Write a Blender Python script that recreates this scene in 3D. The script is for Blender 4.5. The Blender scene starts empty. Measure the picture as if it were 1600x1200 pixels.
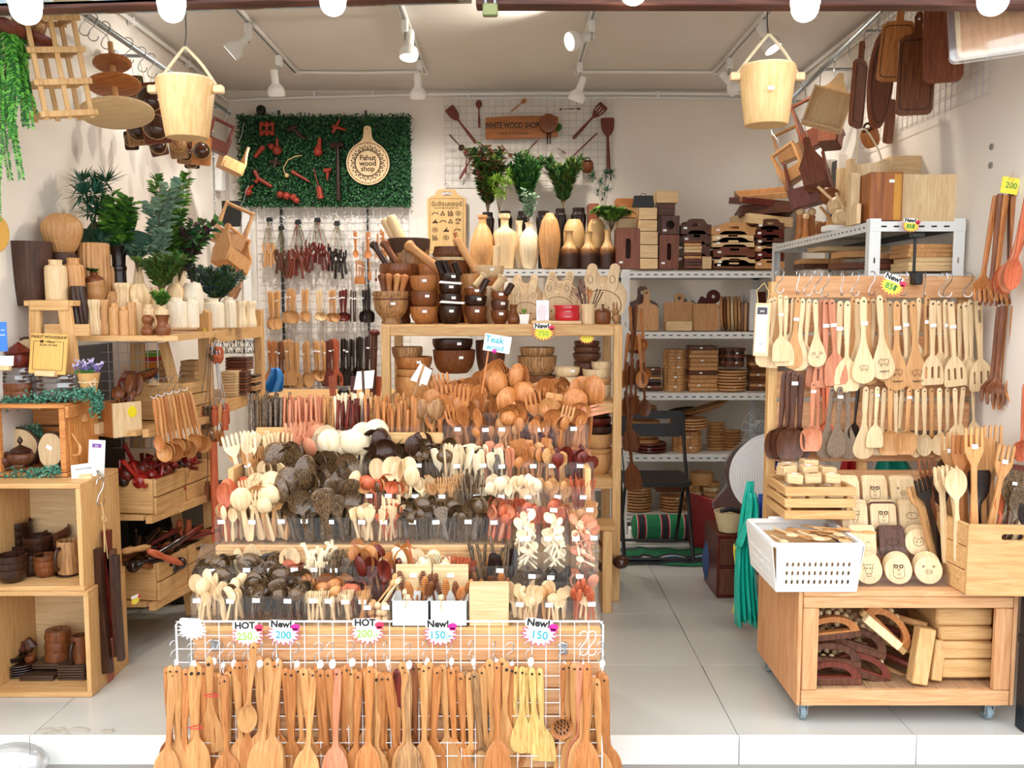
import bpy,bmesh,math,random
from mathutils import Vector,Matrix,Euler
from mathutils.geometry import tessellate_polygon
random.seed(7)
S=bpy.context.scene
COL=S.collection
PI=math.pi
# ---------------------------------------------------------------- camera, sky, exposure
FPX,HOR,CAMZ=1400.0,475.0,1.46
TH=math.atan((600-HOR)/FPX)
cam=bpy.data.cameras.new('camera');cam.sensor_width=36;cam.lens=36*FPX/1600
cam.clip_start=0.02
cam.dof.use_dof=False
co=bpy.data.objects.new('camera',cam);COL.objects.link(co)
co.location=(0,0,CAMZ);co.rotation_euler=(PI/2-TH,0,0);S.camera=co
wd=bpy.data.worlds.new('overcast_sky');S.world=wd;wd.use_nodes=True
_bg=wd.node_tree.nodes['Background'];_bg.inputs[0].default_value=(0.93,0.965,1.0,1);_bg.inputs[1].default_value=2.2
S.view_settings.view_transform='Standard';S.view_settings.look='None'
S.view_settings.gamma=1;S.view_settings.use_curve_mapping=False
S.view_settings.exposure=0.52
S.cycles.transparent_max_bounces=32
LAMP_W,BULB_W=44.0,.8
# ---------------------------------------------------------------- helpers
def P(px,py,Y):
 """the point at depth Y that stands at pixel (px, py) of the 1600 x 1200 photograph"""
 x=(px-800)/FPX;u=(600-py)/FPX
 d=Vector((x,math.cos(TH)+u*math.sin(TH),-math.sin(TH)+u*math.cos(TH)))
 return Vector((0,0,CAMZ))+d*(Y/d.y)
def W(px,Y):return px*Y/FPX
def R(d):return math.radians(d)
def rnd(a,b):return random.uniform(a,b)
def srgb(h):
 h=h.lstrip('#');o=[]
 for i in(0,2,4):
  c=int(h[i:i+2],16)/255
  o.append(c/12.92 if c<=0.04045 else((c+0.055)/1.055)**2.4)
 return(*o,1)
class MB:
 def __init__(s):s.v=[];s.f=[];s.mi=[]
 def add(s,V,F,T=None,mi=0):
  o=len(s.v)
  if T is not None:V=[T@Vector(p)for p in V]
  s.v+=[tuple(p)for p in V];s.f+=[tuple(i+o for i in q)for q in F];s.mi+=[mi]*len(F)
  return s
 def box(s,c,d,b=0,T=None,mi=0):
  h=[q/2 for q in d];b=min(b,min(h)*.9)
  V=[];ix={};F=[]
  sg=(-1,1)
  for x in sg:
   for y in sg:
    for z in sg:
     t=(x,y,z)
     for k in range(3):
      p=[c[i]+t[i]*(h[i]-(b if i!=k else 0))for i in range(3)]
      if b<=0:
       if k==0:ix[t]=len(V);V.append(p)
      else:
       ix[t+(k,)]=len(V);V.append(p)
  g=(lambda t,k:ix[t])if b<=0 else(lambda t,k:ix[t+(k,)])
  def mk(k,sk,a,sa,e,se):
   t=[0,0,0];t[k]=sk;t[a]=sa;t[e]=se;return tuple(t)
  for k in range(3):
   a,e=(k+1)%3,(k+2)%3
   for q in sg:
    r=[g(mk(k,q,a,sa,e,se),k)for sa,se in((-1,-1),(1,-1),(1,1),(-1,1))]
    F.append(r if q>0 else r[::-1])
  if b>0:
   for k in range(3):
    a,e=(k+1)%3,(k+2)%3
    for sa in sg:
     for se in sg:
      r=[g(mk(k,-1,a,sa,e,se),a),g(mk(k,1,a,sa,e,se),a),g(mk(k,1,a,sa,e,se),e),g(mk(k,-1,a,sa,e,se),e)]
      F.append(r)
   for x in sg:
    for y in sg:
     for z in sg:F.append([g((x,y,z),k)for k in range(3)])
  return s.add(V,F,T,mi)
 def beam(s,p0,p1,w,h,b=0,mi=0,up=(0,0,1)):
  p0,p1=Vector(p0),Vector(p1);z=(p1-p0);L=z.length;z.normalize()
  u=Vector(up)
  if abs(z.dot(u))>.95:u=Vector((0,1,0))
  x=u.cross(z).normalized();y=z.cross(x)
  T=Matrix.Translation((p0+p1)/2)@Matrix((x,y,z)).transposed().to_4x4()
  return s.box((0,0,0),(w,h,L),b,T,mi)
 def cyl(s,p0,p1,r0,r1=None,n=12,caps=True,mi=0):
  r1=r0 if r1 is None else r1
  p0,p1=Vector(p0),Vector(p1);q=(p1-p0).to_track_quat('Z','Y')
  V=[]
  for p,r in((p0,r0),(p1,r1)):
   for i in range(n):
    a=2*PI*i/n;V.append(p+q@Vector((r*math.cos(a),r*math.sin(a),0)))
  F=[(i,(i+1)%n,n+(i+1)%n,n+i)for i in range(n)]
  if caps:F+=[tuple(range(n))[::-1],tuple(range(n,2*n))]
  return s.add(V,F,None,mi)
 def lathe(s,prof,n=20,T=None,mi=0,mod=None):
  V=[];F=[]
  for j,(r,z)in enumerate(prof):
   for i in range(n):
    a=2*PI*i/n;q=r*(mod(a,z,j)if mod else 1)
    V.append((q*math.cos(a),q*math.sin(a),z))
  for j in range(len(prof)-1):
   for i in range(n):F.append((j*n+i,j*n+(i+1)%n,(j+1)*n+(i+1)%n,(j+1)*n+i))
  if prof[0][0]>1e-6:F.append(tuple(range(n))[::-1])
  if prof[-1][0]>1e-6:F.append(tuple(range((len(prof)-1)*n,len(prof)*n)))
  return s.add(V,F,T,mi)
 def tube(s,pts,r,n=6,mi=0,closed=False):
  pts=[Vector(p)for p in pts];m=len(pts);V=[];F=[];pv=None
  rr=r if isinstance(r,(list,tuple))else[r]*m
  for i,p in enumerate(pts):
   a=pts[(i-1)%m]if(i>0 or closed)else p;b=pts[(i+1)%m]if(i<m-1 or closed)else p
   t=(b-a).normalized()
   if pv is None:
    pv=t.orthogonal().normalized()
   else:
    pv=(pv-t*pv.dot(t));pv=pv.normalized()if pv.length>1e-5 else t.orthogonal().normalized()
   w=t.cross(pv)
   for k in range(n):
    c=2*PI*k/n;V.append(p+(pv*math.cos(c)+w*math.sin(c))*rr[i])
  for i in range(m if closed else m-1):
   j=(i+1)%m
   for k in range(n):F.append((i*n+k,i*n+(k+1)%n,j*n+(k+1)%n,j*n+k))
  if not closed:F+=[tuple(range(n))[::-1],tuple(range((m-1)*n,m*n))]
  return s.add(V,F,None,mi)
 def prism(s,out,holes=(),th=.01,T=None,mi=0):
  """outline in the local XZ plane, thickness along Y (centred)"""
  loops=[list(out)]+[list(h)for h in holes]
  tri=tessellate_polygon([[Vector((x,z,0))for x,z in l]for l in loops])
  flat=[p for l in loops for p in l];n=len(flat)
  V=[(x,-th/2,z)for x,z in flat]+[(x,th/2,z)for x,z in flat]
  F=[tuple(t)for t in tri]+[tuple(i+n for i in t)[::-1]for t in tri]
  o=0
  for l in loops:
   m=len(l)
   for i in range(m):F.append((o+i,o+(i+1)%m,o+(i+1)%m+n,o+i+n))
   o+=m
  return s.add(V,F,T,mi)
 def blade(s,st,n=6,T=None,mi=0):
  """loft along z; stations (z, halfwidth, thickness, y, dish); the hollow side faces -Y"""
  V=[];F=[];m=2*(n+1)
  for z,w,t,y,d in st:
   fr=[];bk=[]
   for i in range(n+1):
    q=-1+2*i/n;x=w*math.sin(q*PI/2);k=1-(x/w)**2 if w else 0
    h=t*(.3+.7*math.sqrt(max(k,0)))/2
    fr.append((x,y-h+d*k,z));bk.append((x,y+h+d*k,z))
   V+=fr+bk[::-1]
  for j in range(len(st)-1):
   for i in range(m):F.append((j*m+i,j*m+(i+1)%m,(j+1)*m+(i+1)%m,(j+1)*m+i))
  for o in(0,(len(st)-1)*m):
   for i in range(n):F.append((o+i,o+i+1,o+m-2-i,o+m-1-i))
  return s.add(V,F,T,mi)
 def sph(s,c,r,n=12,m=8,sc=(1,1,1),T=None,mi=0):
  pr=[(0,-r)]+[(r*math.cos(-PI/2+PI*j/m),r*math.sin(-PI/2+PI*j/m))for j in range(1,m)]+[(0,r)]
  T0=Matrix.Translation(c)@Matrix.Diagonal((*sc,1))
  return s.lathe(pr,n,(T@T0)if T is not None else T0,mi)
 def mesh(s,name='mesh',smooth=38,fix=True):
  me=bpy.data.meshes.new(name);me.from_pydata(s.v,[],s.f)
  if max(s.mi,default=0)>0:me.polygons.foreach_set('material_index',s.mi)
  if fix and len(s.f)<60000:
   b=bmesh.new();b.from_mesh(me);bmesh.ops.remove_doubles(b,verts=b.verts,dist=1e-6)
   bmesh.ops.recalc_face_normals(b,faces=b.faces);b.to_mesh(me);b.free()
  if smooth:
   me.polygons.foreach_set('use_smooth',[True]*len(me.polygons));me.set_sharp_from_angle(angle=R(smooth))
  me.update();return me
def obj(name,m,mat=None,parent=None,loc=None,rot=None,scale=None,smooth=38,fix=True):
 """links one object; m is an MB or a mesh that copies share (then the material sits on the object)"""
 shared=not isinstance(m,MB)
 me=m if shared else m.mesh(name,smooth,fix)
 mats=list(mat)if isinstance(mat,(list,tuple))else[mat]
 while len(me.materials)<len(mats):me.materials.append(mats[len(me.materials)])
 o=bpy.data.objects.new(name,me);COL.objects.link(o)
 for i,q in enumerate(mats):
  if me.materials[i]is not q:o.material_slots[i].link='OBJECT';o.material_slots[i].material=q
 if parent is not None:o.parent=parent
 if loc is not None:o.location=loc
 if rot is not None:o.rotation_euler=rot
 if scale is not None:o.scale=(scale,)*3 if isinstance(scale,(int,float))else scale
 return o
def tag(o,label,cat,group=None,kind=None):
 o['label']=label;o['category']=cat
 if group:o['group']=group
 if kind:o['kind']=kind
 return o
def thing(name,label,cat,loc=(0,0,0),rot=(0,0,0),group=None):
 o=bpy.data.objects.new(name,None);COL.objects.link(o);o.location=loc;o.rotation_euler=rot
 o.empty_display_size=.02
 return tag(o,label,cat,group)
def struct(name,m,mat,**k):
 o=obj(name,m,mat,**k);o['kind']='structure';return o
def stuff(o):o['kind']='stuff';return o
def dup(root,loc,rot=None,label=None,group=None,mat=None):
 r=root.copy();COL.objects.link(r);r.location=loc
 if rot is not None:r.rotation_euler=rot
 if label:r['label']=label
 if group:r['group']=group
 for ch in root.children:
  c=ch.copy();COL.objects.link(c);c.parent=r
  for g in ch.children:
   d=g.copy();COL.objects.link(d);d.parent=c
 return r
def text(s,size,mat,parent,loc,rot=(PI/2,0,0),name='lettering',ext=.0006,align='CENTER',sx=1,bold=0):
 cu=bpy.data.curves.new('t','FONT');cu.body=s;cu.size=size;cu.align_x=align;cu.align_y='CENTER';cu.extrude=ext
 cu.resolution_u=3;cu.offset=bold
 t=bpy.data.objects.new('t',cu);COL.objects.link(t)
 bpy.context.view_layer.update()
 me=bpy.data.meshes.new_from_object(t.evaluated_get(bpy.context.evaluated_depsgraph_get()))
 bpy.data.objects.remove(t);bpy.data.curves.remove(cu)
 me.materials.clear()
 o=obj(name,me,mat,parent,loc,rot);o.scale=(sx,1,1);return o
def circ(cx,cz,r,n=20,a0=0,rz=None):return[(cx+r*math.cos(a0+2*PI*i/n),cz+(rz or r)*math.sin(a0+2*PI*i/n))for i in range(n)]
def rrect(cx,cz,w,h,r,n=4):
 o=[]
 for qx,qz,a in((1,1,0),(-1,1,90),(-1,-1,180),(1,-1,270)):
  for i in range(n+1):
   t=R(a+90*i/n);o.append((cx+qx*(w/2-r)+r*math.cos(t),cz+qz*(h/2-r)+r*math.sin(t)))
 return o
def sym(half):
 """mirror a half outline (x >= 0, from bottom to top) into a closed loop"""
 l=[(-x,z)for x,z in reversed(half)if x>1e-6]
 return[(x,z)for x,z in half]+l
def sm(pts,k=3):
 """smooth interpolation (Catmull-Rom) of tuples"""
 o=[]
 n=len(pts)
 for i in range(n-1):
  p0,p1,p2,p3=pts[max(i-1,0)],pts[i],pts[i+1],pts[min(i+2,n-1)]
  for j in range(k):
   t=j/k
   o.append(tuple(.5*(2*b+(c-a)*t+(2*a-5*b+4*c-d)*t*t+(3*b-a-3*c+d)*t**3)for a,b,c,d in zip(p0,p1,p2,p3)))
 o.append(tuple(pts[-1]));return o
# ---------------------------------------------------------------- materials
def newmat(name):
 m=bpy.data.materials.new(name);m.use_nodes=True;nt=m.node_tree
 return m,nt,nt.nodes['Principled BSDF']
def plain(name,col,rough=.5,metal=0,spec=.5,var=0,emit=0,bump=0,bscale=60):
 m,nt,b=newmat(name);b.inputs['Base Color'].default_value=srgb(col);b.inputs['Roughness'].default_value=rough
 b.inputs['Metallic'].default_value=metal;b.inputs['Specular IOR Level'].default_value=spec
 if emit:b.inputs['Emission Color'].default_value=srgb(col);b.inputs['Emission Strength'].default_value=emit
 if var:
  oi=nt.nodes.new('ShaderNodeObjectInfo');mr=nt.nodes.new('ShaderNodeMapRange');hs=nt.nodes.new('ShaderNodeHueSaturation')
  mr.inputs[3].default_value=1-var;mr.inputs[4].default_value=1+var
  nt.links.new(oi.outputs['Random'],mr.inputs[0]);nt.links.new(mr.outputs[0],hs.inputs['Value'])
  hs.inputs['Color'].default_value=srgb(col);nt.links.new(hs.outputs[0],b.inputs['Base Color'])
 if bump:
  tc=nt.nodes.new('ShaderNodeTexCoord');nz=nt.nodes.new('ShaderNodeTexNoise');bp=nt.nodes.new('ShaderNodeBump')
  nz.inputs['Scale'].default_value=bscale;bp.inputs['Strength'].default_value=bump
  nt.links.new(tc.outputs['Object'],nz.inputs['Vector']);nt.links.new(nz.outputs['Fac'],bp.inputs['Height']);nt.links.new(bp.outputs[0],b.inputs['Normal'])
 return m
def wood(name,dark,light,axis='Z',scale=30,rough=.45,var=.12,stretch=.07,lo=.35,hi=.68,spec=.4,knots=0):
 m,nt,b=newmat(name);N,L=nt.nodes,nt.links
 tc=N.new('ShaderNodeTexCoord');mp=N.new('ShaderNodeMapping');nz=N.new('ShaderNodeTexNoise');cr=N.new('ShaderNodeValToRGB')
 oi=N.new('ShaderNodeObjectInfo');mr=N.new('ShaderNodeMapRange');hs=N.new('ShaderNodeHueSaturation');va=N.new('ShaderNodeVectorMath')
 sc=[scale]*3;sc['XYZ'.index(axis)]=scale*stretch
 mp.inputs['Scale'].default_value=sc;va.operation='ADD'
 cm=N.new('ShaderNodeCombineXYZ');mm=N.new('ShaderNodeMath');mm.operation='MULTIPLY';mm.inputs[1].default_value=40
 L.new(oi.outputs['Random'],mm.inputs[0])
 for k in range(3):L.new(mm.outputs[0],cm.inputs[k])
 L.new(tc.outputs['Object'],mp.inputs['Vector']);L.new(mp.outputs[0],va.inputs[0]);L.new(cm.outputs[0],va.inputs[1])
 nz.inputs['Detail'].default_value=5;nz.inputs['Roughness'].default_value=.6;nz.inputs['Distortion'].default_value=.8
 L.new(va.outputs[0],nz.inputs['Vector'])
 cr.color_ramp.elements[0].position=lo;cr.color_ramp.elements[1].position=hi
 cr.color_ramp.elements[0].color=srgb(dark);cr.color_ramp.elements[1].color=srgb(light)
 L.new(nz.outputs['Fac'],cr.inputs[0])
 mr.inputs[3].default_value=1-var;mr.inputs[4].default_value=1+var
 L.new(oi.outputs['Random'],mr.inputs[0]);L.new(mr.outputs[0],hs.inputs['Value']);L.new(cr.outputs[0],hs.inputs['Color'])
 L.new(hs.outputs[0],b.inputs['Base Color']);b.inputs['Roughness'].default_value=rough;b.inputs['Specular IOR Level'].default_value=spec
 return m
def clear(name,tint='ffffff',refl=.12,rough=.05,haze=0.0):
 """thin clear plastic"""
 m=bpy.data.materials.new(name);m.use_nodes=True;nt=m.node_tree;nt.nodes.clear();N,L=nt.nodes,nt.links
 o=N.new('ShaderNodeOutputMaterial');tr=N.new('ShaderNodeBsdfTransparent');gl=N.new('ShaderNodeBsdfGlossy');mx=N.new('ShaderNodeMixShader')
 fr=N.new('ShaderNodeLayerWeight');fr.inputs[0].default_value=.25;ma=N.new('ShaderNodeMath');ma.operation='MULTIPLY_ADD'
 ma.inputs[1].default_value=.35;ma.inputs[2].default_value=refl;L.new(fr.outputs['Fresnel'],ma.inputs[0])
 tr.inputs[0].default_value=srgb(tint);gl.inputs['Roughness'].default_value=rough
 L.new(ma.outputs[0],mx.inputs[0]);L.new(tr.outputs[0],mx.inputs[1]);L.new(gl.outputs[0],mx.inputs[2])
 out=mx
 if haze:
  df=N.new('ShaderNodeBsdfDiffuse');df.inputs[0].default_value=(.85,.87,.88,1);m2=N.new('ShaderNodeMixShader');m2.inputs[0].default_value=haze
  L.new(mx.outputs[0],m2.inputs[1]);L.new(df.outputs[0],m2.inputs[2]);out=m2
 L.new(out.outputs[0],o.inputs[0]);return m
PALE=wood('pale_wood','d8b586','edd3a8',scale=26,var=.1)
PALEX=wood('pale_wood_x','d3ad7c','e8cb9c','X',scale=22,var=.08)
WHITEWOOD=wood('white_wood','e6cfa6','f3e2c2',scale=26,var=.07)
TAN=wood('tan_wood','b98450','d3a06a',scale=26,var=.12)
TEAK=wood('teak','9a5829','cb884e',scale=30,var=.14,lo=.3,hi=.7,rough=.38)
TEAKL=wood('light_teak','b3733d','d8a469',scale=30,var=.13,lo=.3,hi=.7,rough=.4)
TEAKX=wood('teak_x','8f5026','bb7a42','X',scale=30,var=.14)
REDW=wood('red_wood','a84a2c','cf7048',scale=30,var=.14,rough=.4)
PINK=wood('rose_wood','bb6e4c','d79470',scale=26,var=.08,rough=.42)
MAROON=wood('maroon_wood','431411','7a2b1d',scale=30,var=.2,rough=.28)
BROWN=wood('brown_wood','5e3119','8a5029',scale=28,var=.18,rough=.36)
BROWNX=wood('brown_wood_x','5a2f19','86502c','X',scale=24,var=.2)
WALNUT=wood('walnut','43251a','70442d',scale=26,var=.15,rough=.4)
WALNUTX=wood('walnut_x','43251a','6c402c','X',scale=22,var=.15,rough=.4)
DARK=wood('dark_wood','25140e','452819',scale=30,var=.2,rough=.3)
BLACKW=wood('ebony','17100d','2e1f19',scale=30,var=.2,rough=.26)
COCO=wood('coconut_wood','24150d','9a7852',scale=130,var=.18,stretch=.12,lo=.42,hi=.72,rough=.2,spec=.6)
COCOL=wood('grey_coconut_wood','594639','a78d74',scale=220,var=.1,stretch=.07,lo=.35,hi=.7,rough=.5)
ACACIA=wood('acacia','6a4022','c79763',scale=26,var=.16,lo=.32,hi=.7)
PINE=wood('pine','c4945a','dcb37c',scale=16,var=.05,rough=.5)
PINEX=wood('pine_x','c3925a','dcb27a','X',scale=16,var=.05,rough=.5)
PINEY=wood('pine_y','c08f57','dab078','Y',scale=16,var=.05,rough=.5)
REDPINEX=wood('cart_plank_x','c88d5c','e0b081','X',scale=14,var=.08,rough=.6)
REDPINE=wood('cart_plank','c58757','deab7b','Z',scale=14,var=.08,rough=.6)
BARK=plain('bark','4a3020',.8,bump=.8,bscale=90)
COCONUT=wood('coconut_shell','2c150c','59321c',scale=60,var=.2,stretch=.5,rough=.18,spec=.6)
WHITE=plain('white_plastic','f1f1ee',.4)
PAPER=plain('white_paper','f7f6f2',.7)
CARD=plain('brown_card','c9a273',.8)
STEEL=plain('steel','b9bcbf',.28,1)
WIRE=plain('white_wire','f0f0ee',.35)
GALV=plain('galvanised_pipe','9da3a6',.4,.8)
BLACK=plain('black_plastic','141414',.45)
INK=plain('black_ink','1c1715',.6)
BURN=plain('burnt_engraving','3c2312',.8)
BURNL=plain('light_burn','8a5f38',.8)
RED=plain('red_paint','c2222a',.35)
MAG=plain('magenta_paper','d3238f',.6)
PINKP=plain('pink_paper','dd3357',.6)
YEL=plain('yellow_paper','f3e54e',.6)
TEAL=plain('teal_ink','1d9fae',.6)
GRN=plain('green_ink','1d8a50',.6)
LGRN=plain('lime_ink','8fc93a',.6)
BLUEP=plain('blue_plastic','2a6fc9',.4)
ROPE=plain('cotton_rope','d8c9a6',.85,bump=.6,bscale=200)
TWINE=plain('natural_twine','cfae78',.85)
CLEAR=clear('clear_acrylic',refl=.015,haze=.015)
BAG=clear('clear_bag',refl=.2,rough=.12,haze=.08)
LEAF=[plain('leaf_'+n,c,.5,var=.15,spec=.3)for n,c in(('mid','3f6b2c'),('dark','1f4a28'),('bright','6b9a35'),('sage','8aa58a'),('olive','61702f'),('deep','123a22'),('teal','2f6350'))]
STEM=plain('plant_stem','5b4a2c',.7)
GLOW=plain('lamp_glow','fff3dd',.5,emit=4)
GLOWC=plain('bulb_glow','fffdf8',.5,emit=2.2)
# ---------------------------------------------------------------- the room
XL,XR,YF,YB,ZC=-1.955,1.84,2.92,6.30,2.92
def wallmat(name,col,col2,rough=.7):
 m,nt,b=newmat(name);N,L=nt.nodes,nt.links
 tc=N.new('ShaderNodeTexCoord');nz=N.new('ShaderNodeTexNoise');cr=N.new('ShaderNodeValToRGB');nz.inputs['Scale'].default_value=1.6;nz.inputs['Detail'].default_value=6
 cr.color_ramp.elements[0].position=.35;cr.color_ramp.elements[1].position=.6;cr.color_ramp.elements[0].color=srgb(col2);cr.color_ramp.elements[1].color=srgb(col)
 L.new(tc.outputs['Object'],nz.inputs[0]);L.new(nz.outputs[0],cr.inputs[0]);L.new(cr.outputs[0],b.inputs['Base Color']);b.inputs['Roughness'].default_value=rough
 return m
WALL=wallmat('wall_paint','efe7dc','e9e0d4')
CEIL=wallmat('ceiling_paint','dedad4','d8d3cc',.8)
TILE=wallmat('floor_tile','c2c0b9','bbb8b0',.16)
TILEF=wallmat('step_tile','eae9e4','e2e1db',.3)
GROUT=plain('grout','77736c',.8)
STREET=plain('street_concrete','8d8a84',.9,bump=.4,bscale=40)
FACADE=plain('facade','b9b4aa',.8)
T_=.12
struct('wall_left',MB().box((XL-T_/2,(YF+YB)/2,ZC/2),(T_,YB-YF,ZC)),WALL)
struct('wall_right',MB().box((XR+T_/2,(YF+YB)/2,ZC/2),(T_,YB-YF,ZC)),WALL)
struct('wall_back',MB().box(((XL+XR)/2,YB+T_/2,ZC/2),(XR-XL+2*T_,T_,ZC)),WALL)
struct('ceiling',MB().box(((XL+XR)/2,(YF+YB)/2+.05,ZC+T_/2),(XR-XL+2*T_,YB-YF+.1,T_)),CEIL)
struct('ground',MB().box((0,0,-.145),(24,16,.1)),STREET)
fl=struct('floor',MB().box(((XL+XR)/2,(YF+YB)/2+.01,-.055),(XR-XL,YB-YF-.02,.075)),GROUT)
tx0=P(1153,1150,2.93).x
_tile={}
def tile(x0,x1,y0,y1,z,h,mat,nm):
 g=.0025
 k=(round(x1-x0,3),round(y1-y0,3),h)
 if k not in _tile:_tile[k]=MB().box((0,0,0),(x1-x0-g,y1-y0-g,h),.001).mesh('tile')
 o=obj(nm,_tile[k],mat,fl,((x0+x1)/2,(y0+y1)/2,z));return o
xs=[x for x in[tx0+.6*i for i in range(-6,4)]if XL+.02<x<XR-.02];xs=[XL]+xs+[XR]
ys=[YF+.6*i for i in range(6)]+[YB]
for i in range(len(xs)-1):
 for j in range(len(ys)-1):tile(xs[i],xs[i+1],ys[j],ys[j+1],-.01,.02,TILE,'floor_tile')
 g=.003
 obj('riser_tile',MB().box((0,0,0),(xs[i+1]-xs[i]-g,.012,.1),.001),TILEF,fl,((xs[i]+xs[i+1])/2,YF-.004,-.045))
mb=MB()
for k in range(26):
 c=P(rnd(62,172),1134,2.94);r=rnd(.006,.018)
 mb.sph((c.x,YF+.01+rnd(0,.045),.001),r,6,4,(rnd(1,2),rnd(.6,1),.22))
o=obj('chipped_mortar',mb,plain('mortar','a9a294',.9,bump=.7),fl);stuff(o)
PEEL,nt,b=newmat('peeling_paint')
tc=nt.nodes.new('ShaderNodeTexCoord');nz=nt.nodes.new('ShaderNodeTexNoise');cr=nt.nodes.new('ShaderNodeValToRGB');nz.inputs['Scale'].default_value=9;nz.inputs['Detail'].default_value=8
e=cr.color_ramp.elements;e[0].position=.42;e[0].color=srgb('6d5f45');e[1].position=.55;e[1].color=srgb('7d8f9c');e.new(.48).color=srgb('a8a890')
nt.links.new(tc.outputs['Object'],nz.inputs[0]);nt.links.new(nz.outputs[0],cr.inputs[0]);nt.links.new(cr.outputs[0],b.inputs['Base Color']);b.inputs['Roughness'].default_value=.6
RUST=wood('brown_lip','35190f','5c3122','X',scale=20,var=0,rough=.6)
YS=2.87
a0,a1,a2,a3=P(-60,20,YS),P(735,-8,YS),P(748,0,YS),P(1720,1,YS)
mb=MB();mb.beam((-2.1,YS,a0.z+.30),(-.135,YS,a1.z+.30),.10,.62)
struct('beam_left',mb,PEEL)
mb=MB();mb.beam((-2.1,YS-.02,a0.z-.010),(-.165,YS-.02,a1.z-.010),.06,.022,.004);struct('beam_lip_left',mb,RUST)
mb=MB();mb.beam((-.11,YS,a2.z+.30),(2.1,YS,a3.z+.30),.10,.62);struct('beam_right',mb,RUST)
mb=MB();mb.beam((-.11,YS-.02,a2.z-.016),(2.1,YS-.02,a3.z-.016),.06,.03,.004);struct('beam_lip_right',mb,RUST)
mb=MB();mb.box((0,YS+.02,3.55),(4.6,.16,1.5));struct('facade_top',mb,FACADE)
mb=MB();mb.box((-.12,YS+.06,2.72),(.2,.04,.4));struct('beam_joint',mb,plain('cream_paint','d9d2c6',.7))
mb=MB();mb.box((XL-.36,YF-.02,1.4),(.7,.2,3.05));struct('facade_left',mb,FACADE)
mb=MB();mb.box((XR+.43,YF-.02,1.4),(.7,.2,3.05));struct('facade_right',mb,FACADE)
mb=MB();rx=P(1598,1100,2.97).x;mb.beam((rx,2.97,.0),(rx,2.97,.50),.02,.05,.002);mb.beam((rx,2.97,.30),(rx,2.97,.33),.026,.056,.002)
struct('trim_1',mb,plain('dark_rail','2b2f35',.4,.5))
mb=MB()
zz=ZC-.03
mb.tube([(XL+.03,3.2,zz),(XL+.03,5.6,zz),(XL+.035,5.9,zz-.05),(XL+.03,6.2,zz-.06)],.011,6)
for y in(3.9,4.7,5.5):mb.box((XL+.02,y,zz),(.03,.02,.04))
struct('trim_2',mb,WHITE)
mb=MB();zb=P(600,150,6.27).z
mb.tube([(XL+.02,6.27,zb-.03),(-1.5,6.27,zb-.012),(-1.1,6.275,zb),(-.6,6.27,zb+.012),(.2,6.275,zb+.02),(XR-.02,6.27,zb+.015)],.012,6)
mb.tube([(-.4,6.278,zb-.012),(.8,6.278,zb-.006),(XR-.02,6.28,zb-.02)],.006,5)
for x in(-1.35,-.95,-.3,.4,1.0):mb.box((x,6.28,zb+.012),(.018,.03,.04))
struct('trim_3',mb,WHITE)
mb=MB();mb.tube([(XR-.03,3.2,zz),(XR-.03,5.9,zz),(XR-.04,6.2,zz-.03)],.011,6);mb.tube([(XR-.022,3.6,zz-.05),(XR-.02,5.8,zz-.06)],.006,5)
struct('trim_4',mb,WHITE)
mb=MB();mb.box((XL+.12,6.27,1.4),(.05,.05,2.4));mb.box((XL+.03,6.0,2.35),(.05,.08,.3),.006);struct('trim_5',mb,WHITE)
mb=MB()
for px in(435,571):
 p=P(px,155,6.28);mb.box((p.x,6.285,(p.z+1.1)/2-.05),(.016,.018,p.z-1.1-.05))
 for k in range(34):mb.box((p.x,6.272,1.15+k*.042),(.006,.012,.014))
struct('trim_6',mb,plain('standard_grey','4b4b48',.5,.6))
mb=MB();mb.box((XR-.012,5.12,1.95),(.03,.10,.62));struct('trim_7',mb,plain('channel_dark','3f3a34',.6))
mb=MB();mb.box((XR-.02,5.03,1.95),(.045,.03,.66));mb.box((XR-.02,5.22,1.95),(.045,.05,.66));struct('trim_8',mb,WALL)
# ---------------------------------------------------------------- ceiling light tracks and spot lamps
TRACKM=plain('track_white','e9e9e6',.4)
def track(px0,py0,px1,py1,label):
 x=(W(px0-800,4.45)+W(px1-800,5.72))/2
 t=thing('light_track',label,'light track',(x,4.6,ZC-.012),group=None)
 obj('rail',MB().box((0,0,0),(.034,2.3,.022),.003),TRACKM,t)
 obj('contact_strip',MB().box((0,0,-.012),(.012,2.28,.004)),GALV,t)
 obj('end_cap',MB().box((0,1.165,0),(.04,.05,.03),.004),TRACKM,t)
 return x
tx=[track(383,20,462,122,'white ceiling light track over the plant shelf, nearest the left wall'),track(633,15,663,120,'white ceiling light track left of the ceiling middle, over the green hedge sign'),track(920,15,905,115,'white ceiling light track above the white wire grid with the shop sign'),track(1190,15,1120,115,'white ceiling light track above the hanging bucket by the chopping boards')]
mb=MB();mb.tube([(tx[0],5.77,ZC-.012),(tx[0]+.4,5.775,ZC-.014),(tx[1],5.76,ZC-.01)],.009,6);struct('trim_9',mb,WHITE)
mb=MB();mb.tube([(tx[2],5.76,ZC-.012),(tx[2]+.4,5.765,ZC-.012),(tx[3],5.77,ZC-.012)],.009,6);struct('trim_10',mb,WHITE)
cup=[(0.0,.0)]+sm([(.019,.002),(.022,.02),(.022,.075),(.03,.088),(.045,.105),(.05,.128),(.047,.15)],2)
CUP=MB().lathe(cup+[(.044,.15),(.046,.128),(.04,.108),(0,.1)],20).mesh('lamp_cup')
DISC=MB().lathe([(0,.141),(.044,.1405),(.044,.1435),(0,.144)],20).mesh('lamp_disc')
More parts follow.
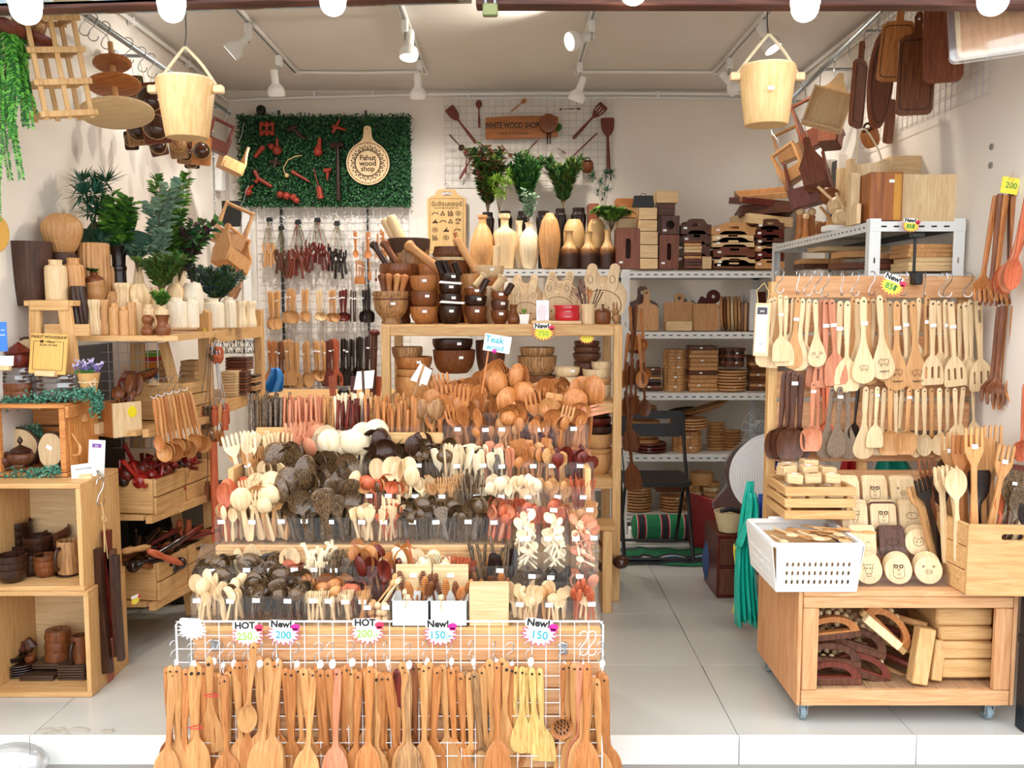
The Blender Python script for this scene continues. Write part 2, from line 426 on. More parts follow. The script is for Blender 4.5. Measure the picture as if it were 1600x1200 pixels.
def spot(px,py,Y,tix,aim,label,warm=True,power=1.0):
 p=P(px,py,Y);x=tx[tix]
 t=thing('spot_lamp',label,'lamp',(x,Y,ZC-.024),group=None)
 obj('track_adapter',MB().box((0,0,-.03),(.034,.05,.06),.005),WHITE,t)
 head=Vector((p.x-x,0,p.z-(ZC-.024)))
 d=Vector(aim).normalized();c=head-d*.06
 obj('arm',MB().tube([(0,0,-.05),(0,0,-.10),c+d*.03+Vector((0,0,.005)),c+d*.035],.006,6),STEEL,t)
 q=d.to_track_quat('Z','Y').to_euler()
 h=obj('lamp_shade',CUP,WHITE,t,c,q)
 obj('glowing_face',DISC,GLOW if warm else GLOWC,h)
 l=bpy.data.lights.new('spot','SPOT');l.energy=LAMP_W*power;l.spot_size=R(150);l.spot_blend=1;l.color=(1,.90,.77)if warm else(1,.97,.93);l.shadow_soft_size=.04
 lo=bpy.data.objects.new('spot',l);COL.objects.link(lo);lo.parent=t;lo.location=c+d*.152;lo.rotation_euler=d.to_track_quat('-Z','Y').to_euler()
spot(380,65,4.75,0,(-.8,-.1,-.7),'front white spot lamp on the track nearest the left wall, turned to the wall',False,.3)
spot(430,125,5.35,0,(0,.3,-1),'rear white spot lamp on the track nearest the left wall, pointing down',False)
spot(640,65,4.7,1,(-.05,-.25,-1),'warm spot lamp left of the ceiling middle, the nearer of its track')
spot(653,130,5.45,1,(0,.3,-1),'spot lamp left of the ceiling middle at the far end of its track',False)
spot(912,60,4.7,2,(-.95,-.5,-.35),'warm spot lamp turned sideways with its bright face to the left')
spot(907,135,5.5,2,(-.35,.25,-1),'white spot lamp just above the wire grid, tilted down')
spot(1195,55,4.7,3,(.45,-.3,-.9),'warm spot lamp half hidden behind the rope of the hanging bucket',True,.5)
spot(1137,125,5.4,3,(.6,.1,-.6),'white spot lamp beside the rim of the hanging bucket by the boards',False,.35)
BC=MB().lathe([(0,.06)]+sm([(.02,.06),(.034,.05),(.038,.03),(.0385,.0)],2)+[(.036,-.002),(0,-.002)],20).mesh('bulb_collar')
BG=MB().lathe([(0,-.043)]+sm([(.012,-.0415),(.025,-.034),(.034,-.018),(.036,-.001)],3)+[(0,0)],20).mesh('bulb_globe')
for px,py,sc,nm in((40,14,1.25,'dome bulb in a white collar at the left end of the shutter beam'),(268,14,1.1,'bright globe bulb above the left hanging bucket'),(520,4,1.1,'globe bulb under the brown beam above the hedge sign'),(990,-14,1.15,'globe bulb mostly cut off by the picture top over the wire grid'),(1258,12,1.15,'bright globe bulb above the right hanging bucket'),(1552,0,1.25,'globe bulb at the right end of the shutter beam')):
 p=P(px,py-5,2.75);t=thing('globe_bulb',nm,'light bulb',p);t.scale=(sc,)*3
 obj('collar',BC,WHITE,t);obj('glass_globe',BG,GLOWC if px!=990 else GLOW,t)
 obj('cord',MB().cyl((0,0,.055),(0,.05,.25),.006,n=6),WHITE,t)
 l=bpy.data.lights.new('bulb','POINT');l.energy=BULB_W;l.color=(1,.95,.88);l.shadow_soft_size=.04
 lo=bpy.data.objects.new('bulb',l);COL.objects.link(lo);lo.parent=t;lo.location=(0,0,-.05)
p=P(766,16,2.79);t=thing('padlock','old brass padlock hanging from the beam in the ceiling middle','padlock',p)
obj('lock_body',MB().box((0,0,0),(.046,.02,.038),.004),plain('old_brass','7f8358',.45,.6),t)
obj('shackle',MB().tube([(-.014,0,.015),(-.014,0,.035),(-.008,0,.046),(.008,0,.046),(.014,0,.035),(.014,0,.015)],.004,6),GALV,t)
p=P(408,172,6.18);t=thing('dome_camera','small round black camera under the ceiling beside the hedge panel','camera',p)
obj('camera_ball',MB().sph((0,0,0),.034),BLACK,t);obj('camera_lens',MB().cyl((0,-.03,0),(0,-.038,0),.014),plain('lens','05070a',.1),t)
obj('camera_mount',MB().cyl((0,.02,0),(0,.1,.01),.022),WHITE,t)
# ---------------------------------------------------------------- shared small shapes
def hookpts(h=.06,r=.012):
 o=[]
 for i in range(9):a=PI*(1.05-i/8*1.05);o.append((r*math.cos(a),0,h-r+r*math.sin(a)))
 o+=[(r*.6,0,h-2.4*r),(-r*.55,0,r*2.2)]
 for i in range(9):a=PI+PI*1.05*i/8;o.append((r*math.cos(a),0,r+r*math.sin(a)))
 return o
HOOK=MB().tube(hookpts(),.0016,5).mesh('s_hook')
HOOKB=MB().tube(hookpts(.10,.017),.0021,5).mesh('s_hook_big')
STICKER=MB().box((0,0,0),(.022,.0012,.013)).mesh('price_sticker')
LOOP=MB().tube([(0,0,.002),(.004,-.004,-.012),(.001,-.006,-.03),(-.004,-.004,-.012)],.0009,4,closed=True).mesh('thread_loop')
KNOT=MB().sph((0,0,0),.008,7,5,(1,.7,1.3)).mesh('thread_knot')
def sticker(par,x,y,z,rot=(0,0,0),sc=1,nm='price_sticker'):
 return obj(nm,STICKER,PAPER,par,(x,y,z),rot,sc)
def bsts(L,wb,lb,wh,wn,d=0,t=.008,th=None,prof=None,bend=0,lift=0):
 """stations of a spoon or spatula standing on its handle end"""
 th=th or t
 prof=prof or[(0,0),(.12,.5),(.28,.84),(.5,1),(.7,.94),(.85,.74),(.94,.5),(.985,.24),(1,.06)]
 st=[(0,wh*.35,th*.7,0,0),(.006,wh*.8,th*.9,0,0),(.02,wh,th,0,0),(.3*L,wh*.95,th,0,0),((L-lb)*.78,wn,th*.95,bend*.5,0),(L-lb,wn*1.05,max(t,th*.8),bend,0)]
 for u,w in prof[1:]:
  st.append((L-lb+lb*u,max(wn*(1-u)*(w<.5),wb*w),t*(1 if u<.9 else .8),bend+lift*u,d*math.sin(PI*min(u*.96+.02,1))**.7))
 return st
SPATP=[(0,0),(.14,.52),(.32,.82),(.55,.95),(.85,1),(.95,.96),(.99,.86),(1,.8)]
RICEP=[(0,0),(.2,.35),(.45,.72),(.7,1),(.86,.93),(.95,.66),(.99,.35),(1,.1)]
PADP=[(0,0),(.1,.5),(.22,.9),(.35,1),(.6,.98),(.85,.96),(.95,.8),(.99,.5),(1,.2)]
U={}
def blade_mesh(nm,st,n=6):U[nm]=MB().blade(sm(st,2),n).mesh(nm)
blade_mesh('mini',bsts(.11,.012,.034,.004,.0028,.004,.003,.005))
blade_mesh('tsp',bsts(.15,.016,.048,.006,.0035,.006,.0035,.006))
blade_mesh('spoon',bsts(.20,.021,.062,.0075,.0045,.008,.004,.007))
blade_mesh('bspoon',bsts(.27,.031,.085,.010,.007,.011,.006,.010))
blade_mesh('ladle',bsts(.25,.036,.07,.009,.006,.024,.005,.009,prof=[(0,0),(.1,.6),(.25,.9),(.5,1),(.75,.9),(.9,.6),(.97,.34),(1,.1)]))
blade_mesh('spat',bsts(.26,.03,.09,.0085,.006,.0,.006,.009,SPATP))
blade_mesh('rice',bsts(.23,.034,.12,.0085,.007,.003,.006,.009,RICEP))
blade_mesh('spread',bsts(.17,.014,.085,.0065,.0055,0,.004,.006,PADP))
blade_mesh('turner',bsts(.36,.042,.13,.013,.0085,.004,.007,.014,SPATP),8)
blade_mesh('cook',bsts(.36,.037,.12,.013,.0085,.012,.007,.014),8)
blade_mesh('wavy',[(0,.008,.012,0,0),(.01,.014,.016,0,0)]+[(.03+.02*k,.010+.004*(k%2),.014+.005*(k%2),0,0)for k in range(11)]+[(.27,.02,.008,0,.002),(.31,.032,.007,0,.008),(.34,.026,.006,0,.006),(.36,.005,.005,0,0)],8)
def forkmesh(L,w,lh,wn,wh,nt=4,th=.005):
 """outline with tines"""
 half=[(0,0),(wh*.8,.002),(wh,.012),(wh,.3*L),(wn,(L-lh)*.8),(wn*1.1,L-lh),(w*.75,L-lh*.8),(w,L-lh*.62)]
 top=[];tw=2*w/(nt*2-1)
 for k in range(nt):
  x1=w-tw*2*k;x0=x1-tw
  top+=[(x1,L-.006),(x1-tw*.5,L),(x0,L-.006)]
  if k<nt-1:top+=[(x0,L-lh*.52),(x0-tw,L-lh*.52)]
 right=half[1:];left=[(-x,z)for x,z in reversed(half[1:])]
 return MB().prism(right+top+left,(),th)
U['fork']=forkmesh(.20,.017,.07,.004,.007).mesh('fork')
U['bfork']=forkmesh(.27,.026,.085,.0065,.009,4,.007).mesh('bfork')
U['lfork']=forkmesh(.36,.030,.10,.009,.013,4,.010).mesh('lfork')
def slotted(L=.36,w=.042,lb=.13,wh=.013,wn=.0085,th=.008,n=3,sl=.055):
 o=[(wh*.8,.003),(wh,.015),(wh,.3*L),(wn,(L-lb)*.8),(wn,L-lb)]+[(w*q,L-lb+lb*u)for u,q in SPATP[1:]]
 out=o+[(-x,z)for x,z in reversed(o)]
 hs=[]
 for k in range(n):
  x=(k-(n-1)/2)*w*.55;hs.append(rrect(x,L-lb*.42,w*.2,sl,w*.09,3))
 hs.append(circ(0,.016,.0035,8))
 return MB().prism(out,hs,th)
U['slot']=slotted().mesh('slot')
U['slot_s']=slotted(.30,.038,.105,.0105,.007,.007,3,.042).mesh('slot_s')
blade_mesh('turner_s',bsts(.30,.039,.115,.0105,.007,.003,.006,.010,SPATP),8)
blade_mesh('cook_s',bsts(.30,.034,.10,.0105,.007,.010,.006,.010),8)
blade_mesh('pad_s',bsts(.28,.036,.15,.0105,.008,.002,.006,.009,RICEP),8)
blade_mesh('scoop',bsts(.30,.045,.11,.0105,.008,.018,.006,.010,prof=[(0,0),(.1,.6),(.25,.9),(.5,1),(.75,.96),(.9,.84),(.97,.7),(1,.6)]),8)
U['chop']=MB().cyl((0,0,0),(0,0,.225),.0028,.0042,8).mesh('chop')
U['chopb']=MB().box((0,0,.115),(.009,.009,.23),.0015).mesh('chopb')
U['stick']=MB().cyl((0,0,0),(0,0,.19),.0018,.0024,6).mesh('stick')
dp=[(0,0),(.004,.002),(.0045,.02),(.0035,.09)]
for k in range(7):
 z=.098+k*.007;r=.008+.006*math.sin(PI*(k+.6)/7.2);dp+=[(r,z),(r,z+.0035),(.0065,z+.004),(.0065,z+.0068)]
dp+=[(.006,.149),(0,.151)]
U['dip']=MB().lathe(dp,14).mesh('dip')
U['knobstick']=MB().lathe([(0,0),(.0035,.001),(.004,.08),(.003,.12)]+sm([(.003,.12),(.010,.128),(.013,.138),(.009,.15),(0,.154)],2),12).mesh('knobstick')
g=MB().cyl((0,0,0),(0,0,.15),.0022,n=6);g.prism([(-.006,.146),(.008,.146),(.008,.158),(.013,.178),(.020,.182),(.019,.189),(.008,.190),(.002,.166),(-.012,.166),(-.012,.146),(-.009,.146),(-.009,.156),(-.006,.156)],(),.006)
U['animal']=g.mesh('animal')
CP=[(0,0),(.1,.6),(.25,.9),(.5,1),(.75,.9),(.9,.6),(.97,.34),(1,.1)]
for k_,a_ in{'tsp':(.115,.017,.048,.006,.0035,.007,.0035,.006),'spoon':(.15,.0235,.066,.0075,.0045,.010,.004,.007),'bspoon':(.19,.031,.082,.010,.007,.012,.006,.010),'ladle':(.165,.034,.064,.009,.006,.024,.005,.009,CP),'scoop':(.22,.042,.10,.0105,.008,.02,.006,.010,CP),'rice':(.17,.034,.095,.0085,.007,.003,.006,.009,RICEP),'spread':(.13,.015,.075,.0065,.0055,0,.004,.006,PADP),'spat':(.18,.027,.08,.0085,.006,0,.006,.009,SPATP)}.items():blade_mesh(k_+'_b',bsts(*a_[:8],*([a_[8]]if len(a_)>8 else[])))
U['fork_b']=forkmesh(.15,.0175,.06,.004,.007).mesh('fork');U['bfork_b']=forkmesh(.19,.026,.08,.0065,.009,4,.007).mesh('bfork')
KN={'mini':('tiny_spoon','spoon'),'tsp':('teaspoon','spoon'),'spoon':('wooden_spoon','spoon'),'bspoon':('serving_spoon','spoon'),'ladle':('ladle','ladle'),'spat':('spatula','spatula'),'rice':('rice_paddle','paddle'),'spread':('butter_spreader','spreader'),'turner':('turner','turner'),'cook':('cooking_spoon','cooking spoon'),'wavy':('carved_spoon','cooking spoon'),'fork':('wooden_fork','fork'),'bfork':('serving_fork','fork'),'lfork':('salad_fork','fork'),'slot':('slotted_turner','turner'),'slot_s':('slotted_turner','turner'),'turner_s':('turner','turner'),'cook_s':('cooking_spoon','cooking spoon'),'pad_s':('rice_paddle','paddle'),'scoop':('serving_scoop','scoop'),'chop':('chopstick','chopstick'),'chopb':('square_chopstick','chopstick'),'stick':('stirring_stick','stick'),'dip':('honey_dipper','honey dipper'),'knobstick':('muddler','muddler'),'animal':('animal_pick','pick')}
for k_ in list(U):
 if k_.endswith('_b'):KN[k_]=KN[k_[:-2]]
LEN={k:max(v.co.z for v in m.vertices)for k,m in U.items()}
MN={}
for _m,_s in((PALE,'pale'),(WHITEWOOD,'creamy white'),(TAN,'tan'),(TEAK,'teak'),(TEAKL,'light teak'),(REDW,'red'),(PINK,'pinkish red'),(MAROON,'dark maroon'),(BROWN,'brown'),(WALNUT,'walnut'),(DARK,'dark brown'),(BLACKW,'near black'),(COCO,'speckled coconut wood'),(COCOL,'grey coconut wood'),(ACACIA,'streaky brown')):MN[_m]=_s
def put(k,mat,p,rot,sc,label,group,nm=None,cat=None):
 n,c=KN[k]
 return tag(obj(nm or n,U[k],mat,None,p,rot,sc),label,cat or c,group)
ORD=['first','second','third','fourth','fifth','sixth','seventh','eighth','ninth','tenth','eleventh','twelfth','thirteenth','fourteenth','fifteenth','sixteenth']
# ---------------------------------------------------------------- the stepped display stand in the middle
DX0,DX1=-.97,.27
ds=thing('display_stand','stepped pine display stand crowded with wooden spoons in the shop middle','display stand',((DX0+DX1)/2,3.0,-.095))
def dpart(nm,x0,x1,y0,y1,z0,z1,mat=PINEX,b=.003,par=None,base=None):
 o=base or Vector(((DX0+DX1)/2,3.0,-.095))
 return obj(nm,MB().box((0,0,0),(x1-x0,y1-y0,z1-z0),b),mat,par or ds,Vector(((x0+x1)/2,(y0+y1)/2,(z0+z1)/2))-o)
TIER=[(2.64,.478),(2.87,.672),(3.00,.735),(3.10,.812),(3.20,.918)]
for i,(y,z)in enumerate(TIER):
 y1=TIER[i+1][0]+.012 if i<4 else 3.46
 dpart('step_board',DX0,DX1,y,y1,z-.018,z)
 zl=TIER[i-1][1]-.018 if i else-.095
 if i:dpart('riser_board',DX0,DX1,y,y+.012,zl,z-.018)
for x in(DX0+.01,DX1-.01):
 dpart('side_panel',x-.01,x+.01,2.66,2.905,-.095,.46,PINE)
 dpart('side_panel',x-.01,x+.01,2.93,3.45,0,.655,PINE)
 dpart('side_panel',x-.01,x+.01,3.02,3.45,.657,.90,PINE)
dpart('back_panel',DX0+.02,DX1-.02,3.44,3.455,0,.90)
for k in range(7):
 dpart('front_plank',DX0,DX1,2.642,2.656,.478-.018-.085*(k+1)+.002,.46-.085*k,REDPINEX,.004)
for x0,x1,yy,yt,yb in((400,476,3.17,668,694),(605,692,3.17,676,694)):
 a,b_=P(x0,yt,yy),P(x1,yb,yy);dpart('ledge_board',a.x,b_.x,yy,yy+.012,b_.z,a.z)
def abin(x0,x1,Yf,zb,h,dep,lab,labels=1,back=1.35,mat=CLEAR,nm='acrylic_bin',stick=True):
 """an open clear box that stands at Yf; x0, x1 in metres"""
 w=x1-x0-.003;t=.0025
 th=thing(nm,lab,'bin',((x0+x1)/2,Yf,zb+.0005))
 m=MB();m.box((0,t/2,h/2),(w,t,h));m.box((0,dep-t/2,h*back/2),(w,t,h*back))
 m.box((0,dep/2,t/2),(w,dep,t))
 for s in(-1,1):
  pr=[(0,0),(dep,0),(dep,h*back),(dep*.5,h*1.12),(0,h)]
  m.prism(pr,(),t,Matrix.Translation((s*(w/2-t/2),0,0))@Matrix.Rotation(PI/2,4,'Z'))
 obj('bin_walls',m,mat,th,smooth=0)
 if stick:
  for k in range(labels):sticker(th,rnd(-.25,.25)*w+(k-(labels-1)/2)*.03,-.002,h-rnd(.011,.016),(0,rnd(-.06,.06),0),1.05,'price_label')
 return th
nth_bin={}
DENS,FAT=1.45,1.08
def fit(s):
 w=s.split();return ' '.join(w[:16])if len(w)<=16 else s.split(' in the lowest')[0].split(' in the second')[0].split(' at mid')[0].split(' above mid')[0].split(' low beside')[0].split(' beside the wooden')[0].split(' in the highest')[0]
def fill(x0,x1,Yf,dep,zb,items,where,px=True,ymin=0,lean=14,yaw=1.0):
 """items: (kind, material, count, top pixel from, to); base stands on zb"""
 if px:x0,x1=P(x0,700,Yf).x,P(x1,700,Yf).x
 for k,mat,n,ya,yb in items:
  k=k+'_b' if k+'_b' in U else k
  n=max(n,round(n*DENS))
  nm=KN[k][0].replace('_',' ')
  w0=MN[mat]
  lab=fit('%s %s %s'%(w0,nm,where))
  for i in range(n):
   f=(i+rnd(.1,.9))/n;x=x0+.008+(x1-x0-.016)*((f*1.618*3+rnd(0,.2))%1);y=Yf+.012+(dep-.022)*rnd(0,1)
   q=(y-Yf)/dep;py=yb+(ya-yb)*min(1,max(0,q*.75+rnd(-.15,.3)))
   zt=P(800,py-7,y).z;s=max(.62,min(1.6,(zt-zb-.004)/LEN[k]));z0=max(zb+.004,zt-LEN[k]*s)
   lx,ly=R(rnd(-lean,lean)),R(rnd(-lean,lean)-2)
   z0=zb+.004 if z0-zb<.03 else z0
   put(k,mat,(x,y,z0),(ly,lx,rnd(-yaw,yaw)+(PI if random.random()<.33 else 0)),(min(s*FAT,1.2),min(s*FAT,1.2),s),lab,nm+'s '+where)
def row(Yf,zb,h,dep,bins,rowname):
 for i,(x0,x1,what,items)in enumerate(bins):
  a,b_=P(x0,700,Yf).x,P(x1,700,Yf).x
  lab='clear plastic bin of %s %s'%(what,rowname)
  abin(a,b_,Yf,zb,h,dep,lab)
  fill(a,b_,Yf,dep,zb+.003,items,'in the bin of %s %s'%(what,rowname),px=False)
row(2.665,.478,.092,.10,[(289,331,'pale spoons',[('tsp',PALE,7,905,935),('spoon',PALE,3,890,915)]),(331,376,'slim pale spoons',[('tsp',PALE,9,895,935),('tsp',COCO,2,905,930)]),(376,424,'coconut spoons',[('ladle',COCO,5,890,930),('spoon',COCO,5,895,930)]),(424,469,'coconut scoops',[('ladle',COCO,6,892,930),('rice',COCO,2,900,930)]),(469,501,'pale forks',[('fork',PALE,7,930,945)]),(501,527,'heart spoons',[('tsp',PALE,4,935,945)]),(527,549,'tiny pale forks',[('fork',PALE,5,935,950)]),(549,571,'tan forks',[('fork',TAN,4,925,945),('tsp',PALE,2,930,945)])],'in the lowest row')
row(2.665,.478,.080,.10,[(797,845,'pale dessert spoons',[('tsp',PALE,12,898,948)]),(845,895,'plump pale spoons',[('tsp',PALE,11,905,950),('spoon',TAN,2,905,940)]),(895,941,'striped honey dippers',[('dip',REDW,7,905,940),('tsp',PALE,3,925,950)])],'beside the wooden block')
row(2.79,.478,.15,.075,[(296,360,'dark ladles',[('ladle',COCO,9,858,905),('tsp',COCO,4,870,905)]),(360,402,'mixed ladles',[('ladle',TAN,4,870,905),('spoon',PALE,2,852,870),('ladle',COCO,3,860,890)]),(402,440,'coconut paddles',[('rice',COCO,6,862,890),('ladle',COCO,3,870,900)]),(440,472,'red ladles',[('ladle',REDW,5,875,905),('bspoon',PALE,1,858,866)]),(472,503,'animal picks',[('animal',WHITEWOOD,11,842,880)]),(503,548,'coconut sticks',[('chopb',COCO,9,848,880),('spread',COCO,3,860,890)]),(548,626,'maroon and teak spoons',[('spoon',MAROON,6,848,880),('spoon',TEAK,7,845,870),('chopb',TEAK,5,862,885),('chopb',MAROON,4,865,890),('tsp',PALE,1,870,878)]),(626,696,'white stirring spoons',[('spoon',WHITEWOOD,12,846,885),('spoon',PALE,5,860,890),('tsp',TAN,2,880,900),('stick',REDW,1,836,840)]),(696,734,'red stubby forks',[('fork',REDW,6,862,890),('stick',COCO,4,880,895),('tsp',PALE,2,890,900)]),(734,802,'brown honey dippers',[('dip',TEAK,9,872,915),('dip',BROWN,5,880,915),('chopb',COCO,8,835,868),('spread',BLACKW,3,855,872)])],'in the second lowest row')
row(2.77,.478,.135,.085,[(802,845,'dark lying spoons',[('tsp',COCO,5,890,905)]),(845,890,'black lying spoons',[('spoon',BLACKW,4,880,905),('tsp',COCO,3,890,905)]),(890,936,'pink and black spoons',[('tsp',PINK,4,890,905),('tsp',COCO,3,890,905)])],'low beside the aisle')
fill(478,532,2.74,.05,.478,[('ladle',TEAK,7,895,920),('ladle',TEAKL,3,895,925)],'bunched behind the pale forks',lean=12)
fill(534,566,2.74,.05,.478,[('ladle',REDW,4,905,925),('ladle',MAROON,2,905,920)],'bunched behind the tan forks',lean=10)
row(2.885,.672,.090,.10,[(331,373,'red and pale cutlery',[('spoon',PALE,5,770,800),('tsp',PALE,4,780,805),('fork',REDW,3,775,800),('spoon',REDW,2,745,770)]),(373,411,'pale table forks',[('fork',PALE,7,745,785),('bspoon',PALE,3,735,770)]),(411,447,'wide pale ladles',[('ladle',TAN,4,735,780),('ladle',PALE,5,720,800)]),(447,487,'big coconut scoops',[('scoop',COCO,7,700,770),('ladle',COCO,4,740,790)]),(487,544,'long coconut paddles',[('rice',COCO,8,730,790),('ladle',COCO,6,750,800)]),(546,583,'pale spatulas',[('spat',PALE,6,785,815),('bspoon',PALE,2,795,810),('stick',TAN,3,800,815)]),(583,625,'spatulas with red ones',[('spat',PALE,4,780,810),('rice',REDW,4,782,810),('chopb',PALE,4,790,810)]),(625,668,'round coconut ladles',[('ladle',COCO,9,775,810)]),(668,713,'coconut ice scoops',[('ladle',COCO,6,780,810),('rice',COCO,2,780,800)]),(713,758,'coconut soup spoons',[('ladle',COCO,5,765,800),('spoon',COCO,5,780,810)]),(758,801,'red soup spoons',[('spoon',REDW,9,778,815),('ladle',PINK,3,780,800)])],'at mid height')
row(2.885,.672,.128,.10,[(806,846,'red curry spoons',[('spoon',REDW,11,778,812)]),(846,890,'rust red spoons',[('spoon',REDW,8,782,812),('tsp',TEAKL,3,790,815)]),(890,934,'golden teak forks',[('fork',TEAKL,6,785,810),('spoon',TEAKL,4,780,808)])],'at mid height by the aisle')
for x0,x1,wh in((802,846,'the wide bin by the honey dippers'),(847,890,'the middle one of the wide bins'),(891,936,'the wide bin nearest the aisle')):
 a,b_=P(x0,840,2.82).x,P(x1,840,2.82).x
 abin(a,b_,2.815,.60,.125,.055,'deep clear bin of loose spoons, '+wh,2,1.1)
 for i in range(30):
  m_=WHITEWOOD if x0<890 or i%3==0 else PINK;s=rnd(.5,.62)
  L=LEN['spoon']*s;a_=rnd(.2,1.1)*random.choice((-1,1));hw=L/2
  xx=rnd(a+.012,b_-.012);zz_=.605+.004*i
  dx,dz=math.sin(a_)*L,abs(math.cos(a_))*L*.5
  put('tsp_b' if i%2 else 'spoon_b',m_,(min(max(xx,a+.012+max(0,-math.sin(a_))*.085),b_-.012-max(0,math.sin(a_))*.085),2.822+rnd(.0,.032),min(zz_,.715)),(R(rnd(-30,-5)),a_,rnd(-.6,.6)),s*1.0,'%s loose spoon in %s'%('white' if m_ is WHITEWOOD else 'pinkish',wh),'loose spoons in '+wh)
row(3.005,.735,.085,.085,[(355,386,'red flat spoons',[('spoon',REDW,4,745,770),('tsp',PINK,3,755,772)]),(386,420,'tan deep ladles',[('ladle',TAN,3,720,760),('bspoon',PALE,3,715,745)]),(420,478,'giant coconut scoops',[('scoop',COCO,6,690,730),('bspoon',COCO,4,680,720)]),(478,545,'black ebony scoops',[('scoop',BLACKW,3,715,740),('scoop',COCO,4,690,730),('spoon',PALE,2,720,745)]),(545,590,'red and tan ladles',[('ladle',REDW,3,735,760),('ladle',TAN,3,745,768),('tsp',COCO,4,750,770)]),(590,640,'deep ladles',[('ladle',REDW,3,740,765),('ladle',TEAKL,3,740,768),('spoon',PALE,5,715,745),('bspoon',PALE,2,705,725)]),(640,668,'coconut egg spoons',[('ladle',COCO,3,740,765),('spoon',PALE,3,735,760)]),(668,716,'slim tan forks',[('fork',TAN,12,738,768)]),(716,755,'thin coconut sticks',[('stick',COCO,16,730,765),('chop',COCOL,6,735,765)]),(755,804,'white bouillon spoons',[('spoon',WHITEWOOD,11,736,772)]),(808,849,'ivory tea spoons',[('tsp',WHITEWOOD,5,738,775),('tsp',PALE,7,742,775)]),(849,891,'tan egg spoons',[('tsp',TAN,8,740,775),('tsp',TEAKL,4,750,775)]),(891,930,'thin red sticks',[('stick',REDW,34,745,768)])],'above mid height')
row(3.105,.812,.095,.08,[(362,402,'pale salad forks',[('bfork',WHITEWOOD,5,668,690),('fork',TAN,6,690,715)]),(402,438,'tan folded forks',[('fork',TAN,6,688,710),('bfork',PALE,3,672,690)]),(438,490,'red salad servers',[('bfork',PINK,2,658,668),('bspoon',PINK,3,660,700),('scoop',COCO,3,680,705)]),(490,566,'smooth cream ladles',[('scoop',WHITEWOOD,6,652,690),('bspoon',WHITEWOOD,4,660,700),('scoop',COCO,2,690,705)]),(566,620,'dark brown ladles',[('ladle',DARK,3,670,690),('ladle',COCO,5,690,720)]),(620,690,'glossy coconut ladles',[('ladle',COCO,12,680,722),('bspoon',DARK,3,678,690)]),(690,726,'striped pale sticks',[('spread',WHITEWOOD,5,690,715),('chopb',PALE,6,690,712),('chopb',COCO,3,695,712)]),(726,768,'coloured butter spreaders',[('spread',WHITEWOOD,6,692,715),('spread',PINK,2,695,712),('spread',COCO,3,695,715)]),(768,805,'white butter knives',[('spread',WHITEWOOD,5,695,718),('spread',PINK,2,695,705),('spread',COCO,3,700,718)]),(807,849,'teak dessert spoons',[('tsp',TEAK,9,690,722),('spat',TEAK,2,680,700)]),(849,889,'dark soup spoons',[('tsp',TEAKL,6,688,718),('spoon',MAROON,4,695,715),('tsp',TAN,2,700,720)]),(889,928,'maroon rosewood spoons',[('spoon',MAROON,10,698,722),('spoon',PINK,2,700,718)])],'in the second highest row')
row(3.205,.918,.105,.08,[(691,724,'small teak scoops',[('ladle',TEAK,3,680,690),('bfork',TEAK,3,632,650)]),(724,773,'teak tasting spoons',[('spoon',TEAK,6,655,690),('bspoon',TEAK,3,625,650)]),(773,809,'teak egg scoops',[('ladle',TEAK,4,630,660),('spoon',TEAKL,4,655,690)]),(809,860,'teak rice spoons',[('spoon',TEAK,5,640,670),('tsp',MAROON,4,675,695)]),(860,920,'teak sauce spoons',[('ladle',TEAK,5,630,660),('spoon',TEAK,5,640,665),('bfork',TEAKL,1,635,640)])],'in the highest row')
fill(695,925,3.30,.13,.918,[('bspoon',TEAK,22,590,640),('ladle',TEAK,20,585,640),('scoop',TEAK,8,580,615),('bfork',TEAK,8,585,635),('spat',TEAKL,7,590,635),('rice',TEAK,9,590,640),('bspoon',TEAKL,8,585,640)],'in the dense bank of big teak ware on top',lean=14)
fill(770,800,3.34,.06,.918,[('scoop',TEAK,3,555,585),('ladle',TEAK,3,565,590)],'rising highest above the teak bank',lean=10)
fill(688,730,3.25,.10,.918,[('bfork',TEAK,7,583,625),('bspoon',TEAK,4,595,630)],'bristling at the chopstick end of the teak bank',lean=16)
fill(655,692,3.22,.10,.918,[('bspoon',TEAK,3,610,640),('bspoon',ACACIA,5,608,650),('spoon',TEAK,4,630,655)],'in the pale box beside the chopsticks',lean=12)
_DN=DENS
CS=[(388,442,COCO,40,'speckled coconut chopsticks','chopb',612,628),(441,502,PINK,34,'red wood chopsticks','chop',616,632),(502,524,TEAKL,8,'yellow teak chopsticks','chop',614,630),(524,575,WHITEWOOD,24,'pale ended chopsticks','chop',612,622),(524,575,MAROON,26,'maroon chopsticks','chopb',620,634),(570,660,TEAKL,44,'teak chopsticks','chop',612,640),(575,655,TEAK,34,'dark teak chopsticks','chopb',615,640)]
for x0,x1,mat,n,lab,k,ya,yb in CS:
 Yc=3.215 if mat not in(WHITEWOOD,TEAKL)else 3.25
 a,b_=P(x0,640,Yc).x,P(x1,640,Yc).x
 for i in range(n):
  y=Yc+.09*((i*7)%5)/4;x=a+(b_-a)*(i+.5)/n+rnd(-.004,.004)
  zt=P(800,rnd(ya,yb),y).z;s=(zt-.921)/LEN[k]
  ln=3 if mat in(COCO,PINK)else 7
  put(k,mat,(x,y,.921),(R(rnd(-2,3)),R(rnd(-ln,ln)+(x-(a+b_)/2)*40),rnd(0,3)),(1.15,1.15,s),'%s standing upright in a row behind the spoon bins'%lab[:-1],lab)
pb=[(385,442,'coconut'),(442,502,'red'),(502,575,'maroon'),(575,658,'teak')]
for x0,x1,w_ in pb:
 a,b_=P(x0,640,3.2).x,P(x1,640,3.2).x
 abin(a,b_,3.203,.918,.10,.12,'clear bin holding the upright %s chopsticks'%w_,stick=False)
